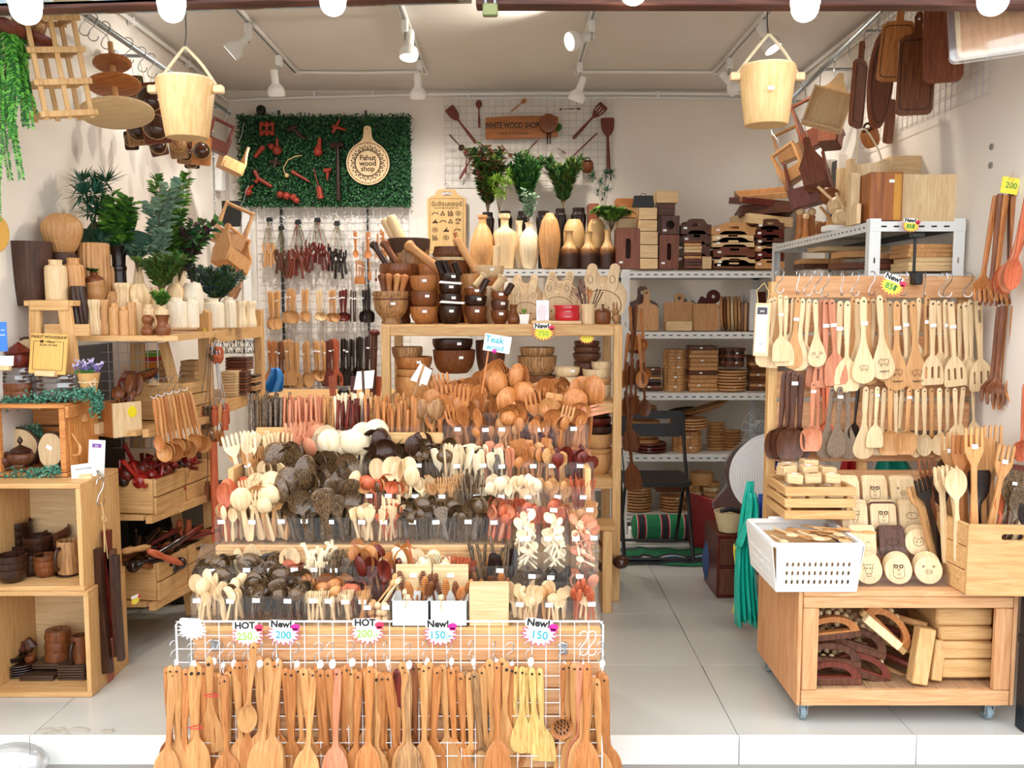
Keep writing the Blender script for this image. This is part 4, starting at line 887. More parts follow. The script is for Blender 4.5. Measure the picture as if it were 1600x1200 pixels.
p=onc(819,Y1-.01);t=thing('potted_succulent','tiny green succulent in a white square pot','plant',p)
hw=W(16,Y1)/2;hp=hpx(491,Y1);obj('pot',MB().add([(-hw*.75,-hw*.75,0),(hw*.75,-hw*.75,0),(hw*.75,hw*.75,0),(-hw*.75,hw*.75,0),(-hw,-hw,hp),(hw,-hw,hp),(hw,hw,hp),(-hw,hw,hp)],[(3,2,1,0),(4,5,6,7),(0,1,5,4),(1,2,6,5),(2,3,7,6),(3,0,4,7)]),WHITE,t,smooth=0)
for k in range(12):
 m=MB();a=k*2.4;leafadd(m,(0,0,0),(math.cos(a)*.6,math.sin(a)*.6,.6+.05*k),(0,0,1),.03+.001*k,.004);obj('leaf',m,LEAF[2 if k%3 else 0],t,(0,0,hp-.002),smooth=0)
p=onc(869,Y1+.01);tag(obj('display_board',MB().box((0,0,.008),(W(77,Y1),.11,.016),.002),PALEX,None,p),'flat pale board under the red cup and red pot','board');zb2=.0165
t=thing('tumbler_toy','shiny red ball cup inside a clear plastic box','cup',p+Vector((-.068,0,zb2)));obj('red_body',MB().lathe(sm([(0,0),(.018,.001),(.019,.012),(.015,.02),(.024,.035),(.026,.055),(.022,.072),(.013,.08),(0,.08)],2),18),RED,t)
m=MB()
for s in(-1,1):m.box((s*.03,0,.05),(.0015,.06,.1));m.box((0,s*.03,.05),(.06,.0015,.1))
m.box((0,0,.1),(.06,.06,.0015));obj('clear_box',m,BAG,t,smooth=0);sticker(t,0,-.032,.094)
t=thing('cooking_pot','red pot with white measuring lines standing on the board','pot',p+Vector((.055,0,zb2)));r_=W(40,Y1)/2
obj('pot_body',MB().lathe([(0,0),(r_*.9,0),(r_,.01)]+sm([(r_,.01),(r_*.97,.03),(r_*.93,.045),(r_*.97,.06),(r_*.97,.076)],2)+[(r_*.92,.076),(r_*.9,.01),(0,.008)],26),RED,t);obj('spout',MB().prism([(0,0),(-.014,.012),(-.004,.014)],(),.02),RED,t,(-r_*.93,0,.062))
m=MB()
for z,l in((.066,.03),(.058,.026),(.045,.022),(.035,.028),(.02,.026)):
 for k in range(9):x=(k/8-.5)*l;m.box((x,-math.sqrt((r_*.97+.001)**2-x*x)+(.004 if .03<z<.06 else .0),z),(l/9,.0012,.0018))
stuff(obj('measuring_marks',m,PAPER,t,smooth=0))
lobj('wooden_cup',[(0,0),(.034,0),(.0345,.004),(.034,hpx(475,Y1)),(.03,hpx(475,Y1)),(.029,.02),(0,.02)],PALE,onc(919,Y1),'plain pale cylinder cup holding dark straws and spoons','cup')
for i,(mat,ti,k,s)in enumerate(((DARK,-16,'chop',.75),(BROWN,-20,'fork',.85),(BROWN,-10,'fork',.95),(DARK,-7,'chop',.75),(TEAK,3,'spoon',.75),(DARK,16,'chop',.7),(DARK,22,'chop',.7),(DARK,27,'chop',.68),(MAROON,-13,'chop',.9),(BROWN,-3,'chopb',.7))):put(k,mat,onc(919,Y1)+Vector((.001*i-.004,rnd(-.01,.01),.022)),(0,R(ti),0),s,'%s %s in the pale cylinder cup, %s'%(MN[mat],KN[k][0].replace('_',' '),ORD[i]+' counted along its rim'),'sticks in the pale cup')
t=thing('sugar_jar','round brown lidded jar with a dark stripe at the counter end','jar',onc(942,Y1));r_=W(25,Y1)/2
obj('jar_body',MB().lathe(sm([(0,0),(r_*.85,.001),(r_,.03),(r_*.96,.055),(r_*.9,.06),(0,.06)],2),22),BROWN,t);obj('lid',MB().lathe(sm([(r_*.98,.061),(r_*.98,.065),(r_*.5,.075),(.006,.08),(.005,.088),(.008,.096),(0,.098)],2),22),BROWN,t);obj('dark_stripe',MB().box((0,-r_*.99,.032),(.004,.006,.05)),DARK,t)
t=thing('rabbit_figurine','small brown rabbit figurine at the counter corner','figurine',onc(963,Y1-.01))
m=MB();m.sph((0,0,.03),.026,12,8,(.85,.7,1.1));m.sph((-.006,-.006,.062),.017,12,8);obj('body',m,ACACIA,t)
for dx in(-.014,.002):obj('ear',MB().sph((dx,0,.092),.007,8,6,(.8,.5,2.6)),ACACIA,t)
obj('ear_eye',MB().sph((-.012,-.021,.064),.0025,6,4),INK,t)
def rabbit(rw,rh,eh):
 o=[]
 body=[(rw*math.cos(R(a)),rh+rh*math.sin(R(a)))for a in range(-90,58,8)]
 e1=[(rw*.62,rh*1.86),(rw*.70,rh*2+eh*.35),(rw*.68,rh*2+eh*.8),(rw*.5,rh*2+eh),(rw*.30,rh*2+eh*.85),(rw*.24,rh*2+eh*.4),(rw*.14,rh*2.06)]
 half=body+sm(e1,3);return sym(half)
def rabbitset(px,yb,yt,w,Y,n,label,grp,dzp=5,face=True,inner=True):
 rw=W(w,Y)/2;H=P(px,yt,Y).z-P(px,yb,Y).z;rh=H*.36;eh=H-2*rh
 me=MB().prism(rabbit(rw,rh,eh),(),.012).mesh('rabbit_board');ring=MB().prism(circ(0,rh,rw*.86,24,rz=rh*.86),[circ(0,rh,rw*.82,24,rz=rh*.82)],.003)
 for s in(-1,1):ring.prism(circ(s*rw*.47,rh*2+eh*.55,rw*.13,12,rz=eh*.3),[circ(s*rw*.47,rh*2+eh*.55,rw*.10,12,rz=eh*.26)],.003)
 rm=ring.mesh('carved_rim')
 for i in range(n):
  x=P(px+i*1.5,480,Y).x;o=obj('rabbit_board',me,PALE,None,(x,Y+.014+i*.018,zc+i*W(dzp,Y)),(R(-6),0,0));tag(o,'%s, %s'%(label,'foremost' if i==0 else ORD[i]+' from the front'),'board',grp)
  obj('carved_rim',rm,BURNL,o,(0,-.006,0))
  if i==0 and face:
   m=MB();m.sph((-rw*.35,-.007,rh*.85),.004,8,5);m.sph((rw*.3,-.007,rh*.85),.004,8,5);m.tube([(-.012,-.007,rh*.55),(-.006,-.007,rh*.5),(0,-.007,rh*.55),(.006,-.007,rh*.5),(.012,-.007,rh*.55)],.0012,4)
   for s in(-1,1):
    for k in range(3):m.tube([(s*rw*.6,-.007,rh*(.6+.1*k)),(s*rw*.75,-.007,rh*(.58+.13*k))],.001,4)
   obj('burnt_face',m,BURN,o)
rabbitset(822,505,455,50,4.60,1,'small pale rabbit-eared board behind the white plant pot','small rabbit boards');rabbitset(872,506,443,58,4.58,5,'pale rabbit-faced board behind the red pot','middle rabbit boards');rabbitset(940,506,427,74,4.60,5,'large pale rabbit board behind the jar','large rabbit boards',4)
for i in range(5):
 x=P(818+i*1,480,4.66).x;o=tag(obj('eared_tray',MB().prism(rabbit(W(54,4.66)/2,.055,.05),(),.01),PALE,None,(x,4.645+i*.017,zc+.03+i*.016),(R(-6),0,0)),'pale eared tray leaning on the vase shelf, %s'%(ORD[i]+' from the front'),'tray','eared trays')
# ---- bowls on the counter shelves
def sbowl(px0,px1,yt,yb,Y,mat,label,group=None,mod=None,stk=False):
 r=W(px1-px0,Y)/2;b_=P((px0+px1)/2,yb,Y);h=P(800,yt,Y).z-b_.z
 return lobj('bowl',bowlprof(r,h,.007,.62,.9),mat,b_+Vector((0,r,0)),label,'bowl',group,26,mod,stick=(.4,r*.97,h*.7)if stk else None)
Ys=YC+.06
ribs=flute(26,.02,40)
sbowl(613,674,590,627,Ys,TEAKL,'big teak bowl at the base of the pile behind the counter leg',stk=True);sbowl(614,674,578,596,Ys,TEAKL,'teak bowl second from below behind the counter leg');sbowl(613,673,559,583,Ys,TEAK,'wide teak bowl third from below behind the counter leg',stk=True);sbowl(610,658,543,566,Ys,ACACIA,'wavy carved pale bowl on top of the pile behind the counter leg',mod=flute(9,.05,20))
sbowl(673,742,548,585,Ys,BROWN,'plastic-wrapped striped bowl of the pair',mod=ribs,stk=True);sbowl(672,738,531,552,Ys,DARK,'dark ribbed bowl stacked on the wrapped striped bowl',mod=ribs,stk=True);sbowl(742,790,533,590,Ys+.1,WALNUT,'shadowy carved bowl behind the Teak wood placard')
sbowl(808,872,558,590,Ys,ACACIA,'wrapped bowl in the middle of the counter shelf',mod=ribs);sbowl(812,868,544,562,Ys,ACACIA,'streaky ribbed bowl topping the middle pile',mod=ribs);sbowl(806,870,588,627,Ys,BROWN,'brown bowl at the base of the middle pile')
for i,(yt,yb)in enumerate(((553,568),(543,556),(534,546))):sbowl(896+i,941-i,yt,yb,Ys+.04,WALNUT,'dark segmented bowl near the aisle leg, %s'%('lowest','middle','topmost')[i],'dark segmented bowls')
sbowl(866,908,575,592,Ys,PALE,'shallow pale bowl standing apart on the counter shelf',stk=True);sbowl(868,910,590,627,Ys,PALE,'pale bowl beneath the shallow one')
sbowl(897,940,566,627,Ys+.08,WALNUT,'tall dark bowl carrying the segmented ones')
for i,(yt,yb)in enumerate(((602,628),(592,606),(578,598),(566,584))):sbowl(911+(i==3)*14,958,yt,yb,Ys,(PALE,TAN,PALE,PALE)[i],'pale bowl at the aisle end of the counter shelf, %s'%('lowest','second from below','third from below','topmost')[i],'pale bowls at the aisle leg')
for i,(yt,yb)in enumerate(((711,745),(703,716),(680,708))):sbowl(912,960,yt,yb,Ys,TAN,'smooth tan bowl on the lowest counter shelf, %s'%('bottom one','middle one','top one')[i],'tan bowls on the lowest shelf',stk=False)
for i,(yt,yb)in enumerate(((668,684),(655,672),(645,660))):sbowl(908-i*4,962-i*3,yt,yb,Ys+.03*i,(DARK,MAROON,WALNUT)[i],'wide dark bowl above the tan ones, %s'%('bottom one','middle one','top one')[i],'dark bowls above the tan bowls')
m=MB().prism([(-.055,0),(-.04,0),(-.03,.015),(.05,.012),(.06,.018),(-.02,.03),(.058,.034),(-.02,.045),(.055,.05),(-.035,.056),(-.055,.04)],(),.008)
tag(obj('salad_hand',m,PINK,None,P(930,655,3.3),(0,R(-14),0)),'pinkish salad hand fork sticking out past the teak bank','fork')
for i,(px,py,s)in enumerate(((970,878,1.2),(944,886,.9))):
 t=thing('coconut_masher','round coconut shell ladle poking out beside the display, %s'%('glossy outer one','rough inner one')[i],'ladle',P(px,py,4.2));obj('shell_cup',MB().sph((0,0,0),.034*s,16,10,(1,1,.8)),COCONUT,t);obj('handle',MB().tube([(-.02*s,0,.015),(-.07,.01,.05),(-.11,.02,.10)],.008,8),BROWN,t)
burst(P(849,520,YC-.008),.115,'New!','750',YEL,LGRN,PINKP,'New! 750 yellow paper burst on the counter rail');burst(P(917,528,YC+.035),.085,'HOT',' ',YEL,LGRN,PINKP,'HOT yellow burst half hidden under the counter rail above dark bowls')
for i,(px,py,t_)in enumerate(((658,585,.25),(568,595,-.1))):
 tt=thing('blank_placard',('white folded card on a stick in front of the teak bowls','white curved card on a bark stick above the chopsticks')[i],'sign',P(px,py,3.3),(0,t_,0));obj('card',MB().prism([(-.034,-.03),(.03,-.034),(.036,.024),(-.012,.04)]if i==0 else[(-.04,-.03),(.03,-.03),(.045,.035),(-.02,.036)],(),.002),PAPER,tt);obj('stick',MB().cyl((.002,-.004,.04),(-.012,-.004,-.16),.005,n=7),BARK if i else ACACIA,tt)
# ---------------------------------------------------------------- vases and plants on the metal shelf
YV=5.78
def vz(px0,px1,yt,Y=YV,yb=420):return(px0,px1,yt,yb,Y)
BOT=[(0,.72),(.04,.78),(.3,1),(.5,.95),(.72,.62),(.82,.36),(.88,.3),(.93,.3),(.95,.38),(1,.38)]
vase('scaled_vase',*vz(735,773,336),BOT,TAN,'tan bottle vase carved with fish scales above the counter',mod=scales(22,.03,.016),n=66,nz=40)
vase('faceted_vase',*vz(771,806,334),[(0,.8),(.05,.84),(.45,1),(.66,.96),(.76,.4),(.9,.36),(.92,.48),(1,.48)],PALE,'plain eight-sided pale bottle vase',mod=None,n=8)
vase('twisted_vase',*vz(800,822,345,YV+.06),[(0,.7),(.3,1),(.55,.85),(.72,.5),(.86,.35),(1,.5)],WHITEWOOD,'slim twisted white vase half behind the white ribbed one',mod=flute(7,.10,28))
WDIP=plain('white_wash','ece7da',.6)
v=vase('ribbed_vase',*vz(810,843,348),[(0,.5),(.1,.7),(.45,1),(.7,.82),(.86,.36),(.93,.28),(1,.4)],WHITEWOOD,'cream ribbed vase dipped in white at its base',mod=flute(18,.035))
vase('rope_vase',*vz(842,875,333,YV-.04),[(0,.62),(.08,.75),(.5,1),(.82,.78),(.95,.45),(1,.3)],TAN,'tall tan vase with spiralling ribs',mod=flute(15,.045,24),n=60,nz=36)
TWO,nt,b=newmat('burnt_dip');tc=nt.nodes.new('ShaderNodeTexCoord');sx=nt.nodes.new('ShaderNodeSeparateXYZ');nz=nt.nodes.new('ShaderNodeTexNoise');ad=nt.nodes.new('ShaderNodeMath');cr=nt.nodes.new('ShaderNodeValToRGB');mu=nt.nodes.new('ShaderNodeMath')
nz.inputs['Scale'].default_value=40;mu.operation='MULTIPLY';mu.inputs[1].default_value=.05;nt.links.new(tc.outputs['Object'],sx.inputs[0]);nt.links.new(tc.outputs['Object'],nz.inputs[0]);nt.links.new(nz.outputs[0],mu.inputs[0]);nt.links.new(sx.outputs[2],ad.inputs[0]);nt.links.new(mu.outputs[0],ad.inputs[1])
e=cr.color_ramp.elements;e[0].position=.11;e[0].color=srgb('3a2114');e[1].position=.165;e[1].color=srgb('d2ab73');e.new(.145).color=srgb('8a5628');nt.links.new(ad.outputs[0],cr.inputs[0]);nt.links.new(cr.outputs[0],b.inputs['Base Color']);b.inputs['Roughness'].default_value=.5
SQT=[(0,.95),(.05,1),(.3,.97),(.5,.85),(.68,.45),(.8,.36),(.95,.38),(1,.46)]
for i,(x0,x1,yt)in enumerate(((874,904,361),(905,934,362),(936,962,359))):vase('dipped_vase',*vz(x0,x1,yt,YV-.02),SQT,TWO,'short bottle vase burnt dark below and pale above, %s'%('by the spiral vase','in the middle','by the tissue box')[i],group='burnt dipped bottle vases')
for i,(x0,x1,yt)in enumerate(((880,913,343),(916,946,343))):vase('round_vase',*vz(x0,x1,yt,YV+.12),[(0,.55),(.3,.8),(.6,1),(.85,.9),(1,.55)],TWO,'egg-shaped half burnt vase behind the bottle vases, %s'%('nearer the plants','nearer the fern')[i],group='egg vases')
for i,(x0,x1,yt)in enumerate(((866,884,326),(892,915,325),(838,860,330),(752,772,332),(779,800,330),(808,824,330))):
 vase('dark_fluted_vase',*vz(x0,x1,yt,YV+.22),[(0,.7),(.5,.8),(.85,1),(.92,.8),(1,.75)],BLACKW,'black fluted vase behind the front row, %s'%('under the feathery cypress','standing free with a sticker','behind the spiral vase','under the mixed bush','under the bright succulents','behind the twisted vase')[i],mod=flute(14,.05),group='black fluted vases')
def pl(px,py,Y,H,sp,*a,**k):p=P(px,py,Y);return plant(a[0],a[1],p,W(H,Y),W(sp,Y),*a[2:],**k)
L_=LEAF
pl(762,338,YV+.22,108,34,'mixed_bush','tall bushy mixed greenery with reddish tips over the scaled vase','leafy',30,[L_[0],L_[4],L_[1],plain('leaf_red','6a3a26',.6)],seed=3,leaf=.05)
pl(780,335,YV+.16,62,26,'succulent_bunch','bright lime spiky succulents poking from the mixed bush','pine',9,[L_[2],plain('leaf_lime','9fbf4a',.5)],seed=4,leaf=.05)
pl(822,335,YV+.2,92,30,'cypress_bunch','feathery dark cypress bunch in the middle of the vases','cyp',22,[L_[0],L_[1]],seed=5,leaf=.05)
pl(880,330,YV+.22,80,28,'cypress_spray','feathery cypress spray above the black fluted vases','cyp',22,[L_[0],L_[1],L_[4]],seed=6,leaf=.05)
pl(826,350,YV+.08,55,14,'eucalyptus_sprig','grey green eucalyptus sprig hanging over the ribbed vase','euc',5,[L_[3]],seed=7,leaf=.034)
pl(944,345,YV+.2,72,24,'pine_twig','dark pine twigs with needle tufts beside the orange boxes','pine',4,[L_[1],L_[6]],seed=8,leaf=.05)
pl(955,362,YV+.0,55,42,'fern','bright green fern in the dipped vase next to the tissue box','fern',13,[L_[2],L_[0]],seed=9,leaf=.045)
# ---------------------------------------------------------------- boxes and trays on the metal shelf
def boxat(nm,px0,px1,yt,yb,Y,dep,mat,label,cat='box',group=None,rot=0,b=.002):
 a,c=P(px0,yb,Y),P(px1,yt,Y);w,h=c.x-a.x,c.z-a.z
 return tag(obj(nm,MB().box((0,0,h/2),(w,dep,h),b),mat,None,((a.x+c.x)/2,Y+dep/2,a.z+.0005),(0,0,rot)),label,cat,group),w,h
def tissue(px0,px1,yt,yb,Y,mat,label,rot=0,vertical=True):
 a,c=P(px0,yb,Y),P(px1,yt,Y);w,h=c.x-a.x,c.z-a.z
 t=thing('tissue_box',label,'tissue box',((a.x+c.x)/2,Y,a.z+.0005),(0,0,rot))
 sl=rrect(0,h/2,w*.22,h*.5,w*.11,5)if vertical else circ(0,h/2,w*.24,16)
 obj('slotted_front',MB().prism(rrect(0,h/2,w,h,.003,1),[sl],.008),mat,t,(0,.004,0));m=MB()
 for q in((-w/2+.004,.075,h/2,.008,.13,h),(w/2-.004,.075,h/2,.008,.13,h),(0,.075,.004,w-.016,.13,.008),(0,.075,h-.004,w-.016,.13,.008),(0,.138,h/2,w-.016,.006,h-.016)):m.box(q[:3],q[3:])
 obj('box_body',m,mat,t);sticker(t,-w*.3,-.001,h*.12+.01);return t
YT=5.66
RWAL=wood('red_walnut','6a3420','8f5336',scale=26,var=.1,rough=.42);RWALX=wood('red_walnut_x','5e2f1c','844a2e','X',scale=24,var=.14,rough=.42)
tissue(963,1000,357,420,YT,RWAL,'walnut tissue box upright with a long slot, beside the pale box stack');tissue(1030,1061,367,420,YT,RWAL,'reddish tissue box upright beneath the box with round hole');tissue(1033,1062,337,366,YT,WALNUT,'walnut box with a round speaker hole',vertical=False)
for i,(a,c)in enumerate(((404,420),(383,403),(362,382),(344,361),(325,343))):boxat('pale_box',1000-(i>2),1028-(i>2),a,c,YT,.14,PALEX,'small pale lidded box in the stack by the walnut tissue box, %s'%('lowest','second from below','third from below','fourth from below','topmost')[i],group='pale boxes');
for i,(n_,x0,x1,a,c,Y,mt,lb)in enumerate((('box',1028,1055,318,336,YT+.02,WALNUTX,'walnut block box under the pale top box'),('box',1026,1060,298,317,YT+.02,PALEX,'pale lidded box highest of its pile'),('box',1028,1040,336,366,YT+.03,WALNUT,'narrow walnut box behind the round-holed box'),('box',963,990,310,324,YT+.2,TEAKX,'orange wooden box behind the fern, upper'),('box',963,995,324,340,YT+.2,TAN,'tan box behind the fern, middle'),('box',965,998,341,356,YT+.16,PALEX,'pale box behind the fern, resting on the tissue box'),('box',919,936,318,420,YT+.3,RWAL,'upright reddish box behind the dipped vases'))):
 boxat(n_,x0,x1,a,c,Y,.13,mt,lb)
t=thing('desk_clock','black house-shaped box on top of the pale box stack','box',P(1005,324,YT+.03));obj('body',MB().prism([(-.068,0),(.068,0),(.06,.045),(.058,.07),(-.058,.07),(-.06,.045)],(),.05),BLACK,t);obj('wire_handle',MB().tube([(-.02,0,.07),(-.01,0,.085),(.01,0,.085),(.02,0,.07)],.002,5),BLACK,t)
def tray(px0,px1,yt,yb,Y,mat,label,dep=.22,rot=0,tilt=0,cut=True,group=None):
 """serving tray seen from its handle end"""
 a,c=P(px0,yb,Y),P(px1,yt,Y);w,h=c.x-a.x,c.z-a.z
 t=thing('serving_tray',label,'tray',((a.x+c.x)/2,Y,a.z+.0005),(tilt,0,rot),group)
 e=sm([(w/2,h*.62),(w*.36,h*.66),(w*.24,h*.96),(0,h),(-w*.24,h*.96),(-w*.36,h*.66),(-w/2,h*.62)],3)
 out=[(-w/2,0),(w/2,0)]+e
 for y in(.005,dep-.005):obj('handle_end',MB().prism(out,[rrect(0,h*.6,w*.24,h*.2,h*.09,3)]if cut else(),.009),mat,t,(0,y,0))
 for s in(-1,1):obj('side',MB().box((s*(w/2-.004),dep/2,h*.3),(.008,dep-.02,h*.58)),mat,t)
 obj('tray_floor',MB().box((0,dep/2,.004),(w-.004,dep-.002,.007)),mat,t);sticker(t,-w*.36,-.0016,h*.4);return t
Yt2=5.64
for i,(x0,x1,yt,yb,mt,lb)in enumerate(((1114,1180,409,420,BROWNX,'dark brown tray at the bottom of the middle tray stack'),(1116,1180,402,416,PALEX,'pale tray under the dark one in the middle stack'),(1115,1180,385,402,RWALX,'brown tray with a dark slot in the middle stack'),(1113,1179,374,386,PALEX,'pale wavy tray below the slotted pale one'),(1113,1178,364,379,PALEX,'pale tray with a black hand slot'),(1112,1182,351,367,TAN,'tan arched tray topping the middle stack'),(1180,1226,405,420,TAN,'tan tray lowest in the far tray stack'),(1181,1226,391,405,MAROON,'maroon tray second lowest in the far stack'),(1180,1225,381,393,TAN,'tan tray in the middle of the far stack'),(1181,1226,370,384,WALNUTX,'walnut tray above the tan one of the far stack'),(1180,1226,356,372,MAROON,'maroon tray near the top of the far stack'),(1182,1226,345,359,WALNUTX,'walnut tray topping the far stack'),(1064,1112,345,366,WALNUTX,'walnut tray topping the dark stack'),(1066,1112,363,382,WALNUTX,'walnut tray second in the dark stack'),(1070,1110,380,400,WALNUTX,'walnut tray third in the dark stack'),(1068,1112,399,420,BROWNX,'brown tray at the bottom of the dark stack'))):
 tray(x0,x1,yt-3,yb,Yt2+(.03 if x0<1100 else 0),mt,lb)
for i in range(9):boxat('small_board',1070,1097-(i%2),375+i*5,379.5+i*5,5.615,.03,(RWALX,TAN,PALEX,PALEX,RWALX,TAN,MAROON,WALNUTX,RWALX)[i],'little board end in the striped pile before the dark trays, %s from top'%ORD[i],'board','striped little boards')
boxat('notched_block',1097,1112,401,420,5.62,.05,PALEX,'small pale notched block beside the striped boards','block')
for i,(x0,x1,yt,yb,mt,ro,ti,lb)in enumerate(((1164,1240,337,352,PALEX,.2,0,'pale tray lowest in the leaning upper pile'),(1158,1240,318,334,WALNUTX,-.1,-.12,'walnut tray in the leaning upper pile'),(1160,1246,312,322,MAROON,.15,.1,'maroon tray below the top one of the leaning pile'),(1158,1240,303,312,TAN,-.1,.25,'tan tray tipped on top of the leaning pile'))):
 p=P((x0+x1)/2,yb,5.66);t=thing('shallow_tray',lb,'tray',p,(ti,.08*(-1)**i,ro));w=W(x1-x0,5.66);h=W(yb-yt,5.66)
 obj('tray_floor',MB().box((0,.12,.004),(w-.01,.25,.008)),mt,t)
 for s in(-1,1):obj('side',MB().box((s*(w/2-.005),.12,h/2),(.01,.26,h),.002),mt,t);obj('end',MB().box((0,.12+s*.125,h/2),(w-.02,.01,h),.002),mt,t)
boxat('mango_box',1160,1226,352,420,5.86,.12,RWALX,'large reddish box holding up the leaning trays')
# ---------------------------------------------------------------- second level: boards standing up
Y5=5.68;z2=LV[1]
def board(nm,out,px,yb,Y,mat,label,th=.016,holes=(),rot=(0,0,0),cat='board',group=None):return tag(obj(nm,MB().prism(out,holes,th),mat,None,P(px,yb,Y)+Vector((0,0,.001)),rot),label,cat,group)
def paddle(w,h,hw,hh,hole=True,sh=.12):
 H=h+hh;half=[(w/2-.008,0),(w/2,.008),(w/2,h*.82)]+sm([(w/2,h*.82),(w*.42,h*.93),(hw*.7,h*1.02),(hw/2,h+hh*.35),(hw/2,H-hw*.3),(hw*.3,H),(0,H)],3)
 return sym(half),([circ(0,H-hw*.6,hw*.22,10)]if hole else[])
w=lambda q:W(q,Y5)
o,hs=paddle(w(37),w(42),w(9),w(22));board('paddle_board',o,1010,517,Y5,TAN,'pale bottle-necked board at the front of the second shelf',holes=hs,rot=(-.07,0,0))
o,hs=paddle(w(50),w(48),w(16),w(22));board('dark_paddle_board',o,1004,517,Y5+.09,WALNUT,'dark walnut paddle board behind the bottle-necked one',holes=hs,rot=(-.1,0,0))
def ringboard(W_,H_,r,ri,rc=.008):
 return sym([(W_/2-rc,0),(W_/2,rc),(W_/2,H_-rc),(W_/2-rc,H_),(r*.75,H_)]+[(r*math.cos(R(a)),H_+r*.75+r*math.sin(R(a)))for a in range(-35,91,14)]),[circ(0,H_+r*.75,ri,14)]
o,hs=ringboard(w(48),w(45),w(8),w(3));board('ring_board',o,1061,517,Y5+.04,TAN,'pale board with a ring handle and carved groove',holes=hs,rot=(-.08,0,0))
boxat('bread_box',1041,1082,502,517,Y5-.03,.05,PALEX,'low pale box leaning in front of the ring-handled board')
board('rounded_board',rrect(0,w(21),w(40),w(42),.02),1103,517,Y5,TAN,'rounded pale board with a visible leaf grain',rot=(-.07,0,0))
o,hs=ringboard(w(36),w(34),w(11),w(3));board('dark_ring_board',o,1095,500,Y5+.14,MAROON,'dark round-handled board rising behind the rounded pale board',holes=hs,rot=(-.1,.5,0));board('dark_ring_board',o,1090,505,Y5+.18,DARK,'darker board angled behind the round-handled one',holes=hs,rot=(-.1,-.7,0))
for i in range(6):tag(obj('round_board',MB().lathe([(0,-.008),(w(27),-.008),(w(28),0),(w(27),.008),(0,.008)],26),(TAN,BROWN,TAN,PALE,TAN,TAN)[i],None,P(1128+5.6*i,490,Y5+.12),(0,PI/2-.05,-.28)),'round board stored on edge, %s from the rounded board'%ORD[i],'board','round boards stored on edge')
for i in range(4):board('dark_edge_board',rrect(0,.09,.20,.18,.01),1158+5*i,517,Y5+.11,(BROWN,TAN,WALNUT,BROWN)[i],'rectangular board on edge before the white box, %s from the round ones'%ORD[i],rot=(0,0,PI/2-.2),group='rectangular boards on edge')
boxat('marble_slab',1171,1184,452,517,Y5-.01,.2,plain('marble','dcdad6',.4,var=0),'white marbled slab standing on edge at the shelf end','slab')
boxat('dark_case',1184,1197,456,517,Y5+.04,.2,MAROON,'dark maroon case beside the marbled slab')
# ---------------------------------------------------------------- third to fifth levels: stacks of flat boards
SHP={}
def shp(kind,r,h):
 k=(kind,round(r,3),round(h,4))
 if k not in SHP:
  m=MB()
  if kind=='round':m.lathe([(0,0),(r*.85,0),(r,h*.45),(r*.98,h),(r*.9,h),(r*.86,h*.7),(0,h*.7)],24)
  elif kind=='rect':m.box((0,0,h/2),(r*2,r*1.5,h),.003)
  elif kind=='leaf':m.lathe([(0,0),(r*.6,0),(r,h*.9),(r*.96,h),(0,h*.3)],20,Matrix.Diagonal((1,.6,1,1)),mod=lambda a,z,j:1+.12*math.cos(2*a))
  elif kind=='flower':
   for a in range(6):m.cyl((r*.55*math.cos(a*PI/3),r*.55*math.sin(a*PI/3),0),(r*.55*math.cos(a*PI/3),r*.55*math.sin(a*PI/3),h),r*.45,n=10)
   m.cyl((0,0,0),(0,0,h),r*.5,n=10)
  SHP[k]=m.mesh(kind+'_board')
 return SHP[k]
NTH=['lowest','second','third','fourth','fifth','sixth','seventh','eighth','ninth','tenth','eleventh','twelfth','thirteenth','fourteenth','fifteenth','sixteenth','seventeenth']
def pile(px0,px1,yt,z,n,kind,mats,what,Y=5.66,dy=.12):
 r=W(px1-px0,Y)/2;x=P((px0+px1)/2,600,Y).x;top=P(800,yt,Y).z;h=(top-z)/n
 for i in range(n):
  m_=mats[(i*7+i//3)%len(mats)]if len(mats)>1 else mats[0]
  o=tag(obj('%s_%s'%(kind,what.split()[-1]),shp(kind,r,h*.94),m_,None,(x+rnd(-.004,.004),Y+max(dy,r*.8),z+.001+i*h),(0,0,rnd(-.12,.12))),'%s, %s from below'%(what,NTH[i])if i else '%s, lowest of its pile'%what,what.split()[-1],'pile of '+what+'s')
  if i%3==1 and kind!='leaf':sticker(o,rnd(-.3,.3)*r,-(r*(.75 if kind=='rect' else .93))-.0015,h*.45,sc=.8)
z3,z4,z5=LV[2]+.0015,LV[3]+.0015,LV[4]+.0015
pile(1001,1036,576,z3,8,'rect',[WALNUT,TAN,DARK,RWAL],'mixed rectangular coaster board');pile(1040,1078,547,z3,13,'flower',[TAN],'pale scalloped trivet');pile(1052,1088,538,z3+.38,1,'rect',[TAN],'flat board on the scalloped pile',5.7)
pile(1079,1124,541,z3,11,'rect',[TAN,WALNUT,TAN,TAN],'shiny wrapped board');pile(1122,1174,580,z3,7,'round',[TAN],'tan round plate');pile(1128,1170,545,z3+.155,6,'flower',[WALNUT,BROWN,DARK],'dark trivet over plate');pile(1176,1210,556,z3,10,'rect',[BROWN,TAN],'brown stacked board',5.7)
pile(985,1036,660,z4,5,'round',[TAN],'tan wide plate',5.68);pile(988,1032,637,z4+.22,3,'round',[TAN],'nested tan bowl',5.72)
pile(1056,1104,676,z4,6,'flower',[TAN],'woven-edged tan trivet',5.64);pile(1052,1112,656,z4+.147,4,'round',[TAN],'thick oval board',5.62);pile(1112,1142,664,z4,9,'leaf',[TAN],'leaf-shaped dish',5.66);pile(1132,1170,676,z4,7,'leaf',[TAN],'long leaf dish',5.68);pile(992,1048,695,z4,3,'round',[MAROON],'dark round dish',5.62)
